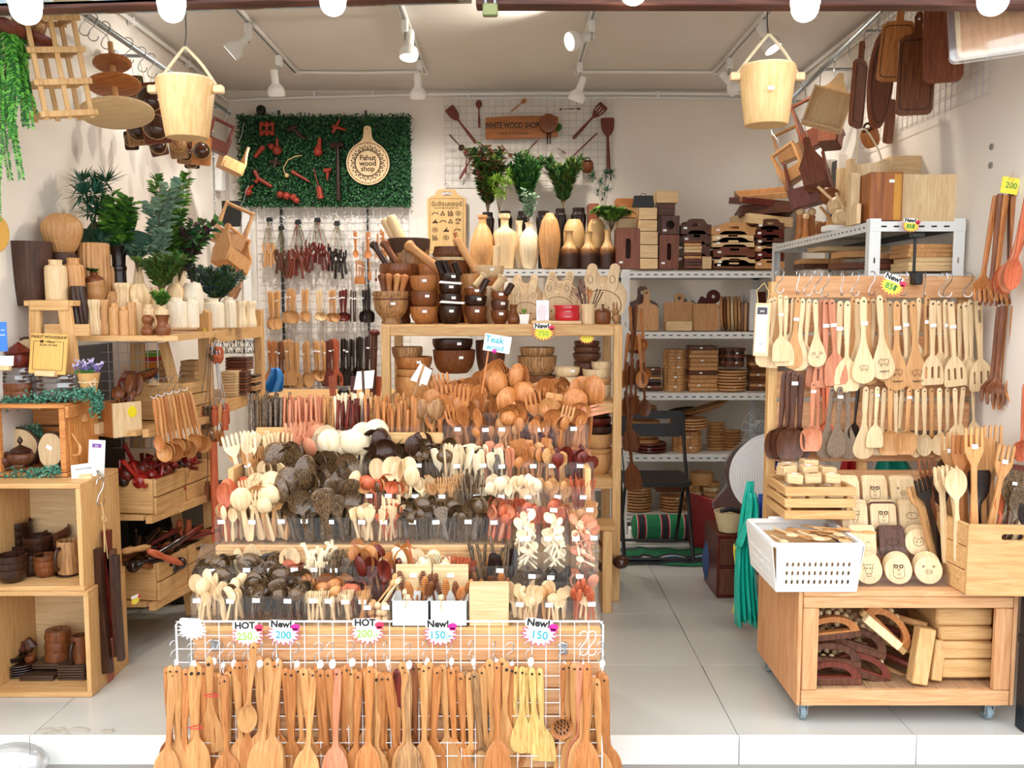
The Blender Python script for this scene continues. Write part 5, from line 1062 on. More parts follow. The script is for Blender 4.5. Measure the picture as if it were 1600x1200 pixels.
tag(obj('leaning_tray',shp('leaf',.16,.03),TAN,None,P(1110,652,5.7)+Vector((0,.12,.03)),(0,-.3,0)),'pale leaf tray tipped across the oval boards','tray');tag(obj('dark_dish',shp('round',.11,.03),DARK,None,P(1072,660,5.75)+Vector((0,.16,.03)),(0,-.2,.3)),'dark dish tipped behind the oval boards','dish')
pile(980,1025,766,z5,8,'round',[TAN],'tan dinner plate',5.64);pile(1038,1078,780,z5,5,'round',[TAN],'pale cheese plate',5.63);pile(1072,1108,760,z5,7,'flower',[TAN,PALE],'round segmented mat',5.68);pile(1108,1134,758,z5,6,'round',[TAN,PALE],'bark-edged slice',5.62);pile(1030,1072,745,z5+.11,3,'rect',[BROWN,WALNUT],'brown hexagon board',5.74);pile(1086,1124,742,z5+.17,1,'round',[TAN],'oval shallow pan',5.64)
# ---------------------------------------------------------------- folding chair, mats, bags by the metal shelf
Yc=5.12;t=thing('folding_chair','black folding chair standing on the green striped mat','chair',(P(1022,870,Yc).x,Yc,.012));hw=.195
back=rrect(0,0,hw*2,.155,.03);obj('backrest',MB().prism(back,[rrect(.01,.015,hw*1.25,.028,.013)],.016),BLACK,t,(0,.20,.735),(-.1,0,0))
obj('seat',MB().prism(sym([(hw*.8,0),(hw*.97,.04),(hw,.3),(hw*.9,.36)]),(),.022),BLACK,t,(0,-.14,.43),(-PI/2+.02,0,0))
for s in(-1,1):
 obj('leg',MB().tube([(s*hw,.21,.80),(s*hw,.17,.62),(s*hw,-.17,.0)],.011,8),BLACK,t);obj('leg',MB().tube([(s*(hw-.025),-.06,.44),(s*(hw-.025),.05,.36),(s*(hw-.025),.24,.01)],.010,8),BLACK,t);obj('hinge_plate',MB().beam((s*(hw-.012),.1,.60),(s*(hw-.018),.0,.43),.004,.02),BLACK,t)
obj('crossbar',MB().cyl((-hw,-.165,.012),(hw,-.165,.012),.010,n=8),BLACK,t);obj('crossbar',MB().cyl((-hw+.025,.235,.015),(hw-.025,.235,.015),.009,n=8),BLACK,t)
def stripes(name,axis,cols,scale):
 m,nt,b=newmat(name);tc=nt.nodes.new('ShaderNodeTexCoord');sx=nt.nodes.new('ShaderNodeSeparateXYZ');ml=nt.nodes.new('ShaderNodeMath');fr=nt.nodes.new('ShaderNodeMath');cr=nt.nodes.new('ShaderNodeValToRGB');ml.operation='MULTIPLY';ml.inputs[1].default_value=scale;fr.operation='FRACT'
 nt.links.new(tc.outputs['Object'],sx.inputs[0]);nt.links.new(sx.outputs['XYZ'.index(axis)],ml.inputs[0]);nt.links.new(ml.outputs[0],fr.inputs[0]);nt.links.new(fr.outputs[0],cr.inputs[0]);cr.color_ramp.interpolation='CONSTANT';e=cr.color_ramp.elements
 e[0].position=0;e[0].color=srgb(cols[0][1]);e[1].position=cols[1][0];e[1].color=srgb(cols[1][1])
 for q,c in cols[2:]:e.new(q).color=srgb(c)
 nt.links.new(cr.outputs[0],b.inputs['Base Color']);b.inputs['Roughness'].default_value=.9;return m
SCOL=[(0,'22764a'),(.40,'c9c9b8'),(.43,'b22a33'),(.48,'2a2a30'),(.74,'b22a33'),(.79,'c9c9b8'),(.82,'22764a')]
p=P(1052,865,5.42);m=MB();spi=[(.075*(1-.045*k)*math.cos(k*.7),.075*(1-.045*k)*math.sin(k*.7)+.077)for k in range(18)]
m.lathe([(0,-.25),(.05,-.25),(.076,-.24),(.08,0),(.076,.24),(.05,.25),(0,.25)],18,Matrix.Rotation(PI/2,4,'Y'));m.v=[(x,y,z+.08)for x,y,z in m.v]
tag(obj('rolled_mat',m,stripes('mat_roll','X',SCOL,7),None,(p.x,5.46,.001)),'rolled green and black striped mat under the lowest shelf','mat')
p0,p1=P(975,880,5.0),P(1118,872,5.0);m=MB();n=18
for i in range(n+1):
 u=i/n;x=p0.x+(p1.x-p0.x)*u;zz_=.006+.02*abs(math.sin(u*9))*(1 if .2<u<.9 else .3)
 for j,(y,dz)in enumerate(((4.90,0),(4.99,.016),(5.08,.02),(5.17,.012),(5.26,0))):m.v.append((x-(p0.x+p1.x)/2,y-5.08+.02*math.sin(7*u),zz_*(1 if j in(1,2,3)else .25)+dz*.6))
for i in range(n):
 for j in range(4):m.f.append((i*5+j,i*5+j+1,i*5+j+6,i*5+j+5));m.mi.append(0)
o=tag(obj('floor_mat',m,stripes('mat_flat','Y',[(0,'22764a'),(.3,'2a2a30'),(.52,'4a79a8'),(.58,'c9c9b8'),(.63,'2a2a30'),(.78,'22764a')],4.2),None,((p0.x+p1.x)/2,5.08,.002),fix=True),'crumpled green striped mat on the floor under the folding chair','mat')
tag(obj('green_cloth',MB().sph((0,0,.03),.045,12,8,(1.2,.8,.7)).sph((.03,-.02,.02),.03,10,6),plain('green_cloth','2b7d4f',.9,bump=.7,bscale=30),None,(p1.x+.02,4.97,.0)),'knotted green cloth end at the aisle side of the floor mat','cloth')
boxat('white_carton',984,994,828,850,5.5,.1,PAPER,'small white carton under the lowest shelf')
DRED=plain('red_case','8f1620',.45);t=thing('folded_case','dark red folded cases leaning by the black chair leg','case',(P(1100,870,5.2).x,5.2,.001),(0,R(-4),.5))
for i in range(3):obj('case_panel',MB().box((.035*i,.02*i,.17),(.02,.26,.33-.03*i),.006),DRED,t)
t=thing('wrapped_board','dark brown wavy board wrapped in clear film leaning behind the white disc','board',(P(1152,850,4.85).x,4.85,.12),(-.12,0,0));o_=sm([(-.07,0),(-.125,.08),(-.10,.16),(-.13,.24),(-.05,.34),(-.06,.46),(.02,.56),(.14,.58),(.16,.3),(.14,0),(-.07,0)],3)[:-1]
obj('board',MB().prism(o_,(),.03),wood('red_slab','4b1c12','6d2d1e',scale=12,var=0),t);obj('clear_film',MB().prism([(x*1.05,z*1.03)for x,z in o_],(),.04),BAG,t,smooth=0)
MESHW=plain('woven_white','dcdad8',.7,bump=.8,bscale=160)
t=thing('woven_disc','large white woven round mat standing beside the teal bags','mat',P(1205,745,4.1),(0,0,-.35));rr=W(65,4.1)
for k in range(3):obj('disc',MB().lathe([(0,-.004),(rr,-.004),(rr,.004),(0,.004)],44,Matrix.Rotation(PI/2,4,'X')),MESHW,t,(.006*k,.012*k,.006*k))
m=MB()
for k in range(16):m.tube([(rr*(k+1)/17*math.cos(a*PI/18),-.005,rr*(k+1)/17*math.sin(a*PI/18))for a in range(36)],.0022,4,closed=True)
stuff(obj('woven_rings',m,WHITE,t))
t=thing('table_fan','grey wire fan guard behind the white woven disc','fan',P(1196,672,4.7));m=MB();r_=W(38,4.7)
for k in range(1,9):m.tube([(r_*k/8*math.cos(a*PI/14),-.05*(1-(k/8)**2),r_*k/8*math.sin(a*PI/14))for a in range(28)],.0015,4,closed=True)
for a in range(16):m.tube([(0,-.05,0),(r_*math.cos(a*PI/8),0,r_*math.sin(a*PI/8))],.0012,4)
obj('fan_guard',m,GALV,t);obj('motor',MB().lathe([(0,0),(.05,0),(.045,.09),(0,.1)],16,Matrix.Rotation(-PI/2,4,'X')),plain('fan_grey','8b8b88',.5),t);obj('fan_post',MB().cyl((0,.06,-.05),(0,.06,-1.0),.014,n=8),GALV,t)
def hangbag(px0,px1,yt,yb,Y,mat,label,nf=9,seed=1):
 a,c=P(px0,yb,Y),P(px1,yt,Y);w_,h_=c.x-a.x,c.z-a.z;rg=random.Random(seed);m=MB();R_=10;ph=[rg.random()*6 for _ in range(4)]
 N=30
 for j in range(R_+1):
  v=j/R_;wd=w_*(.3+.7*v**.7)
  for i in range(N+1):u=i/N-.5;m.v.append((u*wd+.02*math.sin(3*v+ph[1]),.022*math.sin(u*nf*6.28*.5+ph[0]+v)*(.3+v),h_*(1-v)+.012*math.sin(u*9+ph[2])*v))
 for j in range(R_):
  for i in range(N):q=j*(N+1)+i;m.f.append((q,q+1,q+N+2,q+N+1));m.mi.append(0)
 o=obj('bag_sheet',m,mat,None,((a.x+c.x)/2,Y,a.z),fix=False);md=o.modifiers.new('t','SOLIDIFY');md.thickness=.004;o.name='hanging_bag';return tag(o,label,'bag')
TEALB=plain('teal_bag','19b8a2',.35);BLUEB=plain('blue_bag','1f55c0',.35);YELB=plain('yellow_bag','e6dc62',.4)
hangbag(1137,1170,850,958,3.80,YELB,'yellow plastic bag hanging lowest beside the teal bags',5,2);hangbag(1150,1192,752,974,3.72,TEALB,'teal plastic bags bunched at the side of the cart',9,3);hangbag(1154,1186,770,850,3.69,TEALB,'folded teal bag hanging over the long teal bunch',4,4);hangbag(1183,1205,772,965,3.76,BLUEB,'blue plastic bag hanging behind the teal bags',5,5)
t=thing('drawer_box','dark brown box of drawers on the floor behind the hanging bags','box',(P(1150,900,4.35).x,4.35,.001));obj('body',MB().box((0,.15,.16),(.19,.3,.32),.004),MAROON,t)
for k in range(2):obj('drawer_front',MB().box((0,-.004,.085+.15*k),(.17,.012,.13),.003),WALNUT,t)
t=thing('rattan_basket','small cream rattan basket with a black brush on the drawer box','basket',(P(1140,850,4.4).x,4.42,.325));obj('basket_wall',MB().lathe([(0,0),(.05,0),(.075,.10),(.07,.10),(.047,.006),(0,.006)],14,mod=flute(14,.03)),plain('rattan','d9c79a',.8,bump=.8,bscale=120),t)
tag(obj('hand_brush',MB().tube([(-.05,0,0),(0,.0,.01),(.07,0,-.01)],[.010,.013,.012],8),BLACK,None,(t.location.x,4.40,.43)),'black brush lying on the rattan basket','brush')
tag(obj('denim_cloth',MB().sph((0,0,.12),.1,12,8,(.5,.8,1.3)),plain('denim','35507c',.9,bump=.6,bscale=20),None,(P(1112,880,4.6).x,4.6,0)),'crumpled blue denim cloth beside the drawer box','cloth')
k=0
for x,yt,kind,mt,s in((984,478,'scoop',TEAK,.8),(994,474,'scoop',BROWN,.9),(1002,482,'ladle',TEAK,.9),(982,520,'cook_s',TEAK,1),(990,515,'turner_s',BROWN,1),(998,520,'cook_s',TEAK,1),(1004,516,'ladle',TEAK,1.1),(980,565,'turner_s',BROWN,1.0),(988,560,'cook_s',BROWN,1.0),(997,562,'turner_s',BROWN,1.0),(1005,566,'cook_s',BROWN,1.0),(978,610,'turner_s',BROWN,1.1),(986,612,'scoop',BROWN,1.1),(981,655,'turner_s',BROWN,1.3)):
 put(kind,mt,P(x,yt,4.83-.012*(k%3)),(R(-3),PI+R(rnd(-5,5)),rnd(-.7,.7)),s,'%s %s hanging at the counter corner, %s from top'%(MN[mt],KN[kind][0].replace('_',' '),ORD[k]),'teak ware hanging at the counter corner');k+=1
# ---------------------------------------------------------------- back wall: hedge panel with toys and round sign
YH=6.20;a,c=P(376,321,YH),P(639,181,YH);hx,hz,hw_,hh_=(a.x+c.x)/2,(a.z+c.z)/2,c.x-a.x,c.z-a.z
t=thing('hedge_panel','dark green artificial hedge panel on the back wall','hedge panel',(hx,YH,hz));obj('backing',MB().box((0,.05,0),(hw_,.04,hh_)),plain('hedge_backing','12301c',.9),t)
m=MB();rg=random.Random(5)
for i in range(15000):
 x,z=rg.uniform(-.5,.5)*(hw_+.02),rg.uniform(-.5,.5)*(hh_+.015);y=rg.uniform(-.012,.03)
 leafadd(m,(x,y,z),(rg.gauss(0,1),rg.gauss(-.5,.4),rg.gauss(.2,1)),(rg.gauss(0,.4),-1,rg.gauss(.6,.4)),rg.uniform(.014,.022),.006,rg.choice((0,0,1,1,2)))
stuff(obj('foliage',m,[plain('hedge_a','235a31',.45),plain('hedge_b','143d22',.45),plain('hedge_c','437d43',.45)],t,smooth=0,fix=False))
def hz_(px,py,Y=6.165):return P(px,py,Y)
s=thing('round_sign','round pale wood sign with burnt ring ornament on the hedge','sign',hz_(575,255,6.17));r=W(33,6.17);k_=W(1,6.17)
hd=sym([(r*math.cos(R(a)),r*math.sin(R(a)))for a in range(-90,62,8)]+sm([(r*.45,r*.9),(k_*8,k_*36),(k_*6,k_*46),(k_*5,k_*54),(0,k_*56)],3));obj('board',MB().prism(hd,[circ(0,k_*52,k_*1,6)],.016),PALE,s)
obj('carved_groove',MB().prism(circ(0,0,r*.94,40),[circ(0,0,r*.91,40)],.002),BURNL,s,(0,-.0085,0));m=MB();m.prism(circ(0,0,r*.60,36),[circ(0,0,r*.565,36)],.002)
for i in range(20):
 a=i*PI/10;T=Matrix.Rotation(-a,4,'Y')@Matrix.Translation((0,0,r*.61));m.prism([(-r*.085,0),(r*.085,0),(0,r*.17)],[[(-r*.04,r*.025),(r*.04,r*.025),(0,r*.10)]],.002,T);m.prism([(-r*.03,r*.14),(0,r*.10),(r*.03,r*.14),(0,r*.24)],(),.002,Matrix.Rotation(-a-PI/20,4,'Y')@Matrix.Translation((0,0,r*.61)));m.cyl((r*.9*math.cos(a),-.001,r*.9*math.sin(a)),(r*.9*math.cos(a),.001,r*.9*math.sin(a)),r*.02,n=8)
obj('burnt_ornament',m,BURN,s,(0,-.009,0),smooth=0)
for i,(w_,dz)in enumerate((('Fahut',.23),('wood',-.02),('shop',-.27))):text(w_,r*.34,BURN,s,(0,-.0095,r*dz),bold=.0007)
RT=wood('red_toy_wood','7e2416','a8402a',scale=30,var=.1)
def toy(nm,px,py,parts,mat,label,rot=0):
 m=MB()
 for p in parts:
  if p[0]=='t':m.tube([(x*k_,0,z*k_)for x,z in p[1]],[q*k_ for q in p[2]]if isinstance(p[2],list)else p[2]*k_,8)
  elif p[0]=='s':m.sph((p[1]*k_,0,p[2]*k_),p[3]*k_,10,7)
  else:m.prism([(x*k_,z*k_)for x,z in p[1]],[[(x*k_,z*k_)for x,z in h]for h in p[2]],.02)
 return tag(obj(nm,m,mat,None,hz_(px,py),(0,rot,0)),label,'wooden toy')
toy('toy_car',417,201,[('p',rrect(0,0,22,15,5),[rrect(-5,0,6,7,2),rrect(5,0,6,7,2)])]+[('s',x,z,4)for x in(-8,0,8)for z in(7,-7)],RT,'red scalloped wooden toy with two windows on the hedge')
toy('toy_mallet',462,205,[('t',[(-12,2),(2,8)],4),('t',[(-4,4),(14,-12)],[3,2.5])],DARK,'dark wooden toy mallet high on the hedge');toy('toy_jack',528,199,[('t',[(-8,-8),(3,12)],[3,1.5]),('t',[(-8,2),(12,-4)],[3,2])],RT,'red cross-shaped wooden toy at the hedge top')
toy('toy_bird',431,232,[('s',2,-3,7),('t',[(2,0),(2,16)],[3,1.6]),('s',-7,3,5),('t',[(-7,3),(-13,6)],[3,1])],RT,'red round wooden bird toy');toy('toy_gourd',497,232,[('s',0,-5,7),('t',[(0,-2),(2,6),(3,16)],[6,3.4,2.2])],RT,'red gourd-shaped toy in the hedge middle')
toy('back_scratcher',406,237,[('t',[(-8,-8),(6,8)],[3,4])],RT,'short red stick at the hedge edge above the star');toy('toy_star',430,255,[('t',[(-8,3),(9,-1)],2.4),('t',[(-2,-7),(2,9)],2.4)],DARK,'small dark star-shaped toy')
toy('tall_hammer',528,266,[('t',[(0,-46),(0,36)],[3.4,2.4]),('t',[(-11,37),(9,39)],4.5)],DARK,'long dark wooden hammer standing beside the round sign');toy('toy_whip',448,271,[('t',[(-2,-2),(-5,8),(2,20),(14,26),(24,27)],.8),('s',0,-3,3.5)],TWINE,'string whip toy curling over the hedge');toy('carved_stick',470,276,[('t',[(-14,8),(14,-8)],[3,1])],RT,'reddish pointed stick beside the whip')
toy('toy_pin',511,271,[('t',[(0,-10),(1,2)],[1.5,2.6]),('t',[(-5,4),(6,6)],3)],RT,'small red hammer pin');toy('whistle',501,300,[('t',[(0,-10),(-3,8)],[5,4]),('t',[(-3,8),(-10,36)],.7)],RT,'red whistle hanging on a cord near the hedge bottom');toy('toy_slingshot',408,279,[('t',[(-10,12),(-4,0),(16,-12)],[3,3,2.6]),('t',[(-4,0),(-9,-6)],3)],RT,'red forked stick low on the hedge');toy('toy_beads',449,306,[('s',-11,2,5.5),('s',-1,0,6),('s',9,-2,5.5),('s',14,-7,5)],RT,'dark red bead caterpillar at the hedge bottom');toy('toy_spin',388,300,[('s',0,0,6),('t',[(0,4),(8,10)],2)],RT,'red spinning top at the hedge corner')
# ---------------------------------------------------------------- wire grids on the back wall
GW=plain('grid_grey','bcbcc0',.4)
def wallgrid(x0,y0,x1,y1,Y,step,label,r=.0021,frame=True):
 a,c=P(x0,y1,Y),P(x1,y0,Y);t=thing('wire_grid_panel',label,'grid panel',((a.x+c.x)/2,Y,(a.z+c.z)/2));w_,h_=c.x-a.x,c.z-a.z;m=MB();nx=round(w_/step);nz_2=round(h_/step)
 for i in range(nx+1):m.tube([(-w_/2+w_*i/nx,0,-h_/2),(-w_/2+w_*i/nx,0,h_/2)],r,4)
 for i in range(nz_2+1):m.tube([(-w_/2,.003,-h_/2+h_*i/nz_2),(w_/2,.003,-h_/2+h_*i/nz_2)],r,4)
 stuff(obj('grid_wires',m,GW,t));m=MB();m.tube([(-w_/2,0,-h_/2),(w_/2,0,-h_/2),(w_/2,0,h_/2),(-w_/2,0,h_/2)],.003,6,closed=True);obj('grid_frame',m,WIRE,t);return t
wallgrid(695,154,958,290,6.27,.05,'white wire grid with brown utensils around the shop sign');wallgrid(409,326,640,625,6.24,.05,'white wire grid with slingshots and spoons beneath the hedge')
Yw=6.235
def wallut(px0,py0,px1,py1,k,mat,label,cat=None):
 """utensil whose handle end is at the first pixel and head at the second"""
 a,c=P(px0,py0,Yw),P(px1,py1,Yw);d=c-a;s=d.length/LEN[k];an=math.atan2(d.x,d.z)
 return put(k,mat,a,(0,an,0),(s*1.1 if k not in('turner','slot')else s,s,s),label,'utensils on the shop sign grid')
RB=wood('red_brown','5b261a','7d3a28',scale=30,var=.1,rough=.42);MN[RB]='red brown'
wallut(744,224,701,168,'turner',RB,'big red brown turner tilted at the corner of the sign grid');wallut(895,217,944,164,'slot',RB,'big slotted turner tilted beside the shop sign');wallut(749,200,748,156,'tsp',RB,'slim spoon upright near the grid top');wallut(702,210,724,234,'ladle',DARK,'small dark ladle under the tilted turner');wallut(951,270,949,184,'spat',RB,'long thin spatula upright at the grid edge')
wallut(798,175,822,155,'spoon',TEAK,'light spoon tilted at the grid top');wallut(888,170,874,171,'tsp',RB,'double spoon, spoon half');wallut(888,170,908,170,'fork',RB,'double spoon, fork half');wallut(893,246,933,208,'chopb',RB,'dark square stick tilted below the slotted turner');wallut(840,219,820,241,'tsp',RB,'tiny paddle tilted below the sign');wallut(872,278,838,246,'spoon',WALNUT,'walnut spoon tilted over the cypress');wallut(908,254,884,284,'stick',RB,'thin stick by the cypress');wallut(718,280,742,236,'tsp',RB,'narrow spoon crossing near the mixed bush');wallut(728,272,729,234,'spoon',RB,'spoon half hidden by the mixed bush');wallut(783,226,800,246,'cook_s',RB,'reddish spoon emerging from the bush');wallut(871,231,884,240,'spread',RB,'short brown scoop lying under the hanging pan')
cp=P(918,260,Yw-.03);t=thing('coconut_cup','shiny brown wooden cup hanging on the sign grid','cup',cp);obj('cup_body',MB().lathe(sm([(0,-.045),(.03,-.04),(.043,-.01),(.036,.03),(.03,.034),(.034,.0),(0,-.03)],2),18,Matrix.Rotation(.35,4,'X')),BROWN,t);obj('handle_ring',MB().tube([(.016*math.cos(a*.7),0,.045+.014*math.sin(a*.7))for a in range(9)],.004,6,closed=True),DARK,t)
s=thing('shop_sign','brown plank sign with black burnt lettering on the wire grid','sign',P(815,200,6.215));q=W(1,6.2)
obj('board',MB().prism([(-55*q,-17*q),(20*q,-16*q),(56*q,-13*q),(56*q,17*q),(14*q,18*q),(-20*q,17.5*q),(-55*q,15*q)],(),.02),wood('sign_wood','935628','b9753a','X',scale=14,var=0),s)
text('WHITE WOOD SHOP',12.5*q,INK,s,(-15*q,-.0108,3*q),sx=.68,bold=.0011);text('~ Retail & Wholesale ~',6.2*q,INK,s,(-12*q,-.0108,-8.5*q),sx=.9)
for x in(-44,38):
 h=obj('hanging_hook',HOOKB,STEEL,s,(x*q,0,14*q),(0,0,.3),.75)
pn=thing('decor_pan','small round copper brown pan hung on the sign with green sprigs','pan',P(857,193,6.18));obj('pan_body',MB().lathe([(0,.02),(.05,.02),(.058,-.01),(.064,-.012),(.06,.026),(0,.028)],22,Matrix.Rotation(-PI/2,4,'X')@Matrix.Diagonal((1,1,-1,1))),BROWN,pn);obj('copper_base',MB().lathe([(0,0),(.036,0),(.036,.003),(0,.003)],20,Matrix.Rotation(PI/2,4,'X')),TEAK,pn,(0,.014,-.006));m=MB()
for i in range(40):leafadd(m,(.06,.01,-.02),(rnd(-.2,1),rnd(-.6,.2),rnd(-1,.6)),(0,-1,0),rnd(.02,.04),.006)
stuff(obj('green_sprig',m,LEAF[0],pn,smooth=0));m=MB()
for x in(-.006,.012):m.tube([(x+.004*math.cos(a*1.5),.01+.004*math.sin(a*1.5),-.062-.0045*a)for a in range(17)],.004,5)
obj('bead_tassel',m,[DARK],pn)
s=thing('engraving_board','pale board with burnt Thai lettering and small pictograms on the back wall','sign',P(698,348,6.24));q=W(1,6.24)
obj('board',MB().prism(sym([(26*q,-47*q),(29*q,-44*q),(30*q,36*q),(24*q,40*q),(18*q,42*q)]+sm([(18*q,42*q),(14*q,49*q),(8*q,50.5*q),(0,50.5*q)],3)),[circ(0,44*q,9*q,16,rz=3.4*q)],.016),wood('sign_pale','d0a565','e0bb80',scale=14,var=0),s)
obj('carved_groove',MB().prism(rrect(0,-3*q,52*q,80*q,3*q),[rrect(0,-3*q,50.6*q,78.6*q,2.6*q)],.001),BURNL,s,(0,-.0082,0),smooth=0)
text('รับยิงเลเซอร์',9.5*q,BURN,s,(0,-.0086,28*q),bold=.0004);text('Laser Engraving Service',4*q,BURN,s,(0,-.0086,22.5*q));m=MB();rg=random.Random(12)
for r_ in range(4):
 for c_ in range(4 if r_<2 else 3):
  cx_,cz_=(-18+12*c_ if r_<2 else-18+17*c_)*q,(14-12*r_-(r_>1)*1)*q
  kk=(r_*4+c_)%5
  if kk==0:m.tube([(cx_-5*q,0,cz_-2*q),(cx_-q,0,cz_+2*q),(cx_+q,0,cz_),(cx_+4*q,0,cz_+1.5*q),(cx_+5*q,0,cz_-2*q)],.8*q,4)
  elif kk==1:m.prism([(cx_-4*q,cz_-3*q),(cx_+4*q,cz_-3*q),(cx_,cz_+4*q)],[[(cx_-2*q,cz_-2*q),(cx_+2*q,cz_-2*q),(cx_,cz_+1.5*q)]],.001)
  elif kk==2:
   for u in range(4):
    for v in range(4):
     if rg.random()<.7:m.box((cx_+(u-1.5)*2.2*q,0,cz_+(v-1.5)*2.2*q),(1.7*q,.001,1.7*q))
  elif kk==3:m.prism(circ(cx_,cz_,4.5*q,14,rz=3.8*q),[circ(cx_,cz_,3.6*q,14,rz=2.9*q)],.001);m.prism(circ(cx_,cz_,1.6*q,8),(),.001)
  else:m.prism([(cx_-5*q,cz_-3*q),(cx_+4*q,cz_-3*q),(cx_+5*q,cz_-1*q),(cx_+q,cz_),(cx_+3*q,cz_+4*q),(cx_-q,cz_+1*q)],(),.001)
obj('burnt_pictograms',m,BURN,s,(0,-.0086,0),smooth=0);obj('hanging_hook',HOOKB,STEEL,s,(0,0,43*q),(0,0,.3),.75)
# ---- slingshots, spoons and empty hooks on the lower grid
SL=MB();SL.tube(sm([(0,0,0),(0,0,.04),(.002,0,.075)],3),[.008,.009,.0085,.008,.0085,.009,.008],8);SL.tube(sm([(0,0,.07),(-.016,0,.09),(-.022,0,.125)],2),[.008,.007,.006,.006,.006],7);SL.tube(sm([(0,0,.07),(.016,0,.09),(.020,0,.12)],2),[.008,.007,.006,.006,.006],7);SLM=SL.mesh('slingshot')
BANDM=MB();BANDM.tube([(-.022,0,.118),(-.008,-.004,.20),(0,0,.245)],.0016,4);BANDM.tube([(.02,0,.114),(.008,-.004,.20),(0,0,.245)],.0016,4);BANDM=BANDM.mesh('rubber_bands');POUCH=MB().box((0,0,.252),(.022,.004,.022),.002).mesh('pouch')
BC_=[plain('band_red','8f2030',.5),plain('band_green','4f8a5a',.5),plain('band_tan','8a6a3a',.5),plain('band_black','2a2424',.5)]
for bi,(cx_,n_,mt,top,bn,spr,lo)in enumerate(((421,4,TAN,344,'tan',10,420),(440,5,WALNUT,357,'smoky',10,430),(466,8,RB,348,'red brown',20,425),(496,8,MAROON,345,'wine red',24,415),(527,6,BLACKW,350,'black',17,425))):
 for i in range(n_):
  f=(i+.5)/n_-.5;x=cx_+f*6;tilt=f*spr*2.0;yb=lo+rnd(-8,12);a,c=P(x,top,Yw-.02),P(cx_+f*spr*2,yb,Yw-.02-.01*(i%3));d=a-c;s_=d.length/.25
  t=thing('slingshot','%s wooden slingshot hanging in the %s bundle, %s from its hedge-corner side'%(bn,ORD[bi],ORD[i]),'slingshot',c,(0,math.atan2(d.x,d.z),0),'slingshots on the wall grid');t.scale=(1.1,1.1,s_)
  obj('forked_handle',SLM,mt,t,rot=(PI*0,0,rnd(-.9,.9)));obj('rubber_bands',BANDM,BC_[(bi+i)%4],t);obj('leather_pouch',POUCH,BLACK,t)
 tag(obj('s_hook',HOOKB,STEEL,None,P(cx_+3,top+3,Yw-.02),(0,0,.6),.8),'steel S hook carrying the %s slingshot bundle'%bn,'hook')
def hangrow(spec,Y,where,grp):
 cn={}
 for x,yt,yb,k,mt,n_ in spec:
  for i in range(n_):
   xx=x+(i-(n_-1)/2)*3.4;a=P(xx,yt+rnd(-2,2),Y-.014*(i%3));c=P(xx,yb,Y);s_=(a.z-c.z)/LEN[k];q_=cn[(k,mt)]=cn.get((k,mt),0)+1
   o=put(k,mt,a,(0,PI+R(rnd(-3,3)),rnd(-.5,.5)if i<n_-1 else 0),s_,'%s %s %s, %s of its kind'%(MN[mt],KN[k][0].replace('_',' '),where,ORD[min(q_,16)-1]),grp)
   if rnd(0,1)<.4:sticker(o,0,-.008,LEN[k]*.25,sc=.8)
hangrow([(597,360,405,'spoon',TEAK,2),(618,362,405,'spread',TEAK,2),(575,362,404,'bspoon',TEAK,2),(562,407,444,'spat',TEAK,4),(588,420,440,'tsp',RB,1),(590,365,405,'fork',TEAK,1),(555,361,403,'spoon',TEAK,2),(577,408,438,'spread',TEAK,1)],Yw,'high on the lower grid beside the slingshots','small ware on the wall grid')
hangrow([(428,455,515,'cook',TAN,6),(455,452,505,'scoop',TAN,4),(477,453,503,'cook',TAN,3),(498,453,501,'ladle',PALE,3),(519,454,503,'ladle',TAN,3),(536,453,502,'ladle',MAROON,4),(552,454,503,'chopb',DARK,3),(572,452,504,'scoop',BLACKW,4)],Yw-.02,'in the middle row of the wall grid','middle hanging row of the wall grid')
hangrow([(425,533,604,'turner_s',TEAK,4),(438,534,606,'turner_s',BROWN,2),(450,532,602,'turner',TAN,4),(463,534,606,'slot',TAN,2),(478,534,605,'cook',TAN,3),(494,533,595,'ladle',TAN,3),(505,533,600,'cook',TAN,2),(513,531,603,'turner_s',RB,3),(524,530,602,'slot_s',REDW,3),(538,530,602,'turner_s',BLACKW,3),(550,530,602,'cook_s',BLACKW,2),(562,526,602,'turner_s',BLACKW,3),(574,526,600,'cook_s',DARK,2)],Yw-.02,'in the lowest row of the wall grid','lowest hanging row of the wall grid')
for px,py in[(443,340),(470,340),(521,345),(537,345),(554,352),(574,350),(589,352),(615,352),(628,348),(461,442),(482,442),(497,443),(519,443),(535,442),(431,448),(465,522),(472,522),(482,520),(489,520),(501,520),(513,520),(527,520),(540,520),(550,520),(562,517),(571,517),(586,517),(424,524),(435,524)]:
 tag(obj('s_hook',HOOKB,STEEL,None,P(px,py,Yw),(0,0,rnd(-.9,.9)),.72),'empty steel S hook on the wall grid beneath the hedge','hook','empty S hooks on the wall grid')
zk=P(540,620,5.0).z;q=thing('low_cabinet','low pine cabinet behind the display stand holding the tall baton','cabinet',(-1.06,5.0,0));obj('body',MB().box((0,.22,zk/2-.011),(.70,.48,zk-.024),.003),PINEX,q);obj('top_board',MB().box((0,.22,zk-.01),(.72,.5,.018),.002),PINEX,q)
p=P(583,605,5.0);t=thing('wooden_baton','tall dark brown baton with a mushroom knob behind the chopsticks','baton',p,(0,R(2),0));hB=P(583,520,5).z-p.z;obj('shaft',MB().cyl((0,0,zk-p.z+.002),(0,0,hB),.018,.02,n=14),WALNUT,t);obj('knob',MB().sph((0,0,hB),.033,16,9,(1,1,.62)),MAROON,t);obj('collar',MB().lathe([(.021,hB-.09),(.024,hB-.085),(.021,hB-.08)],14),WALNUT,t)
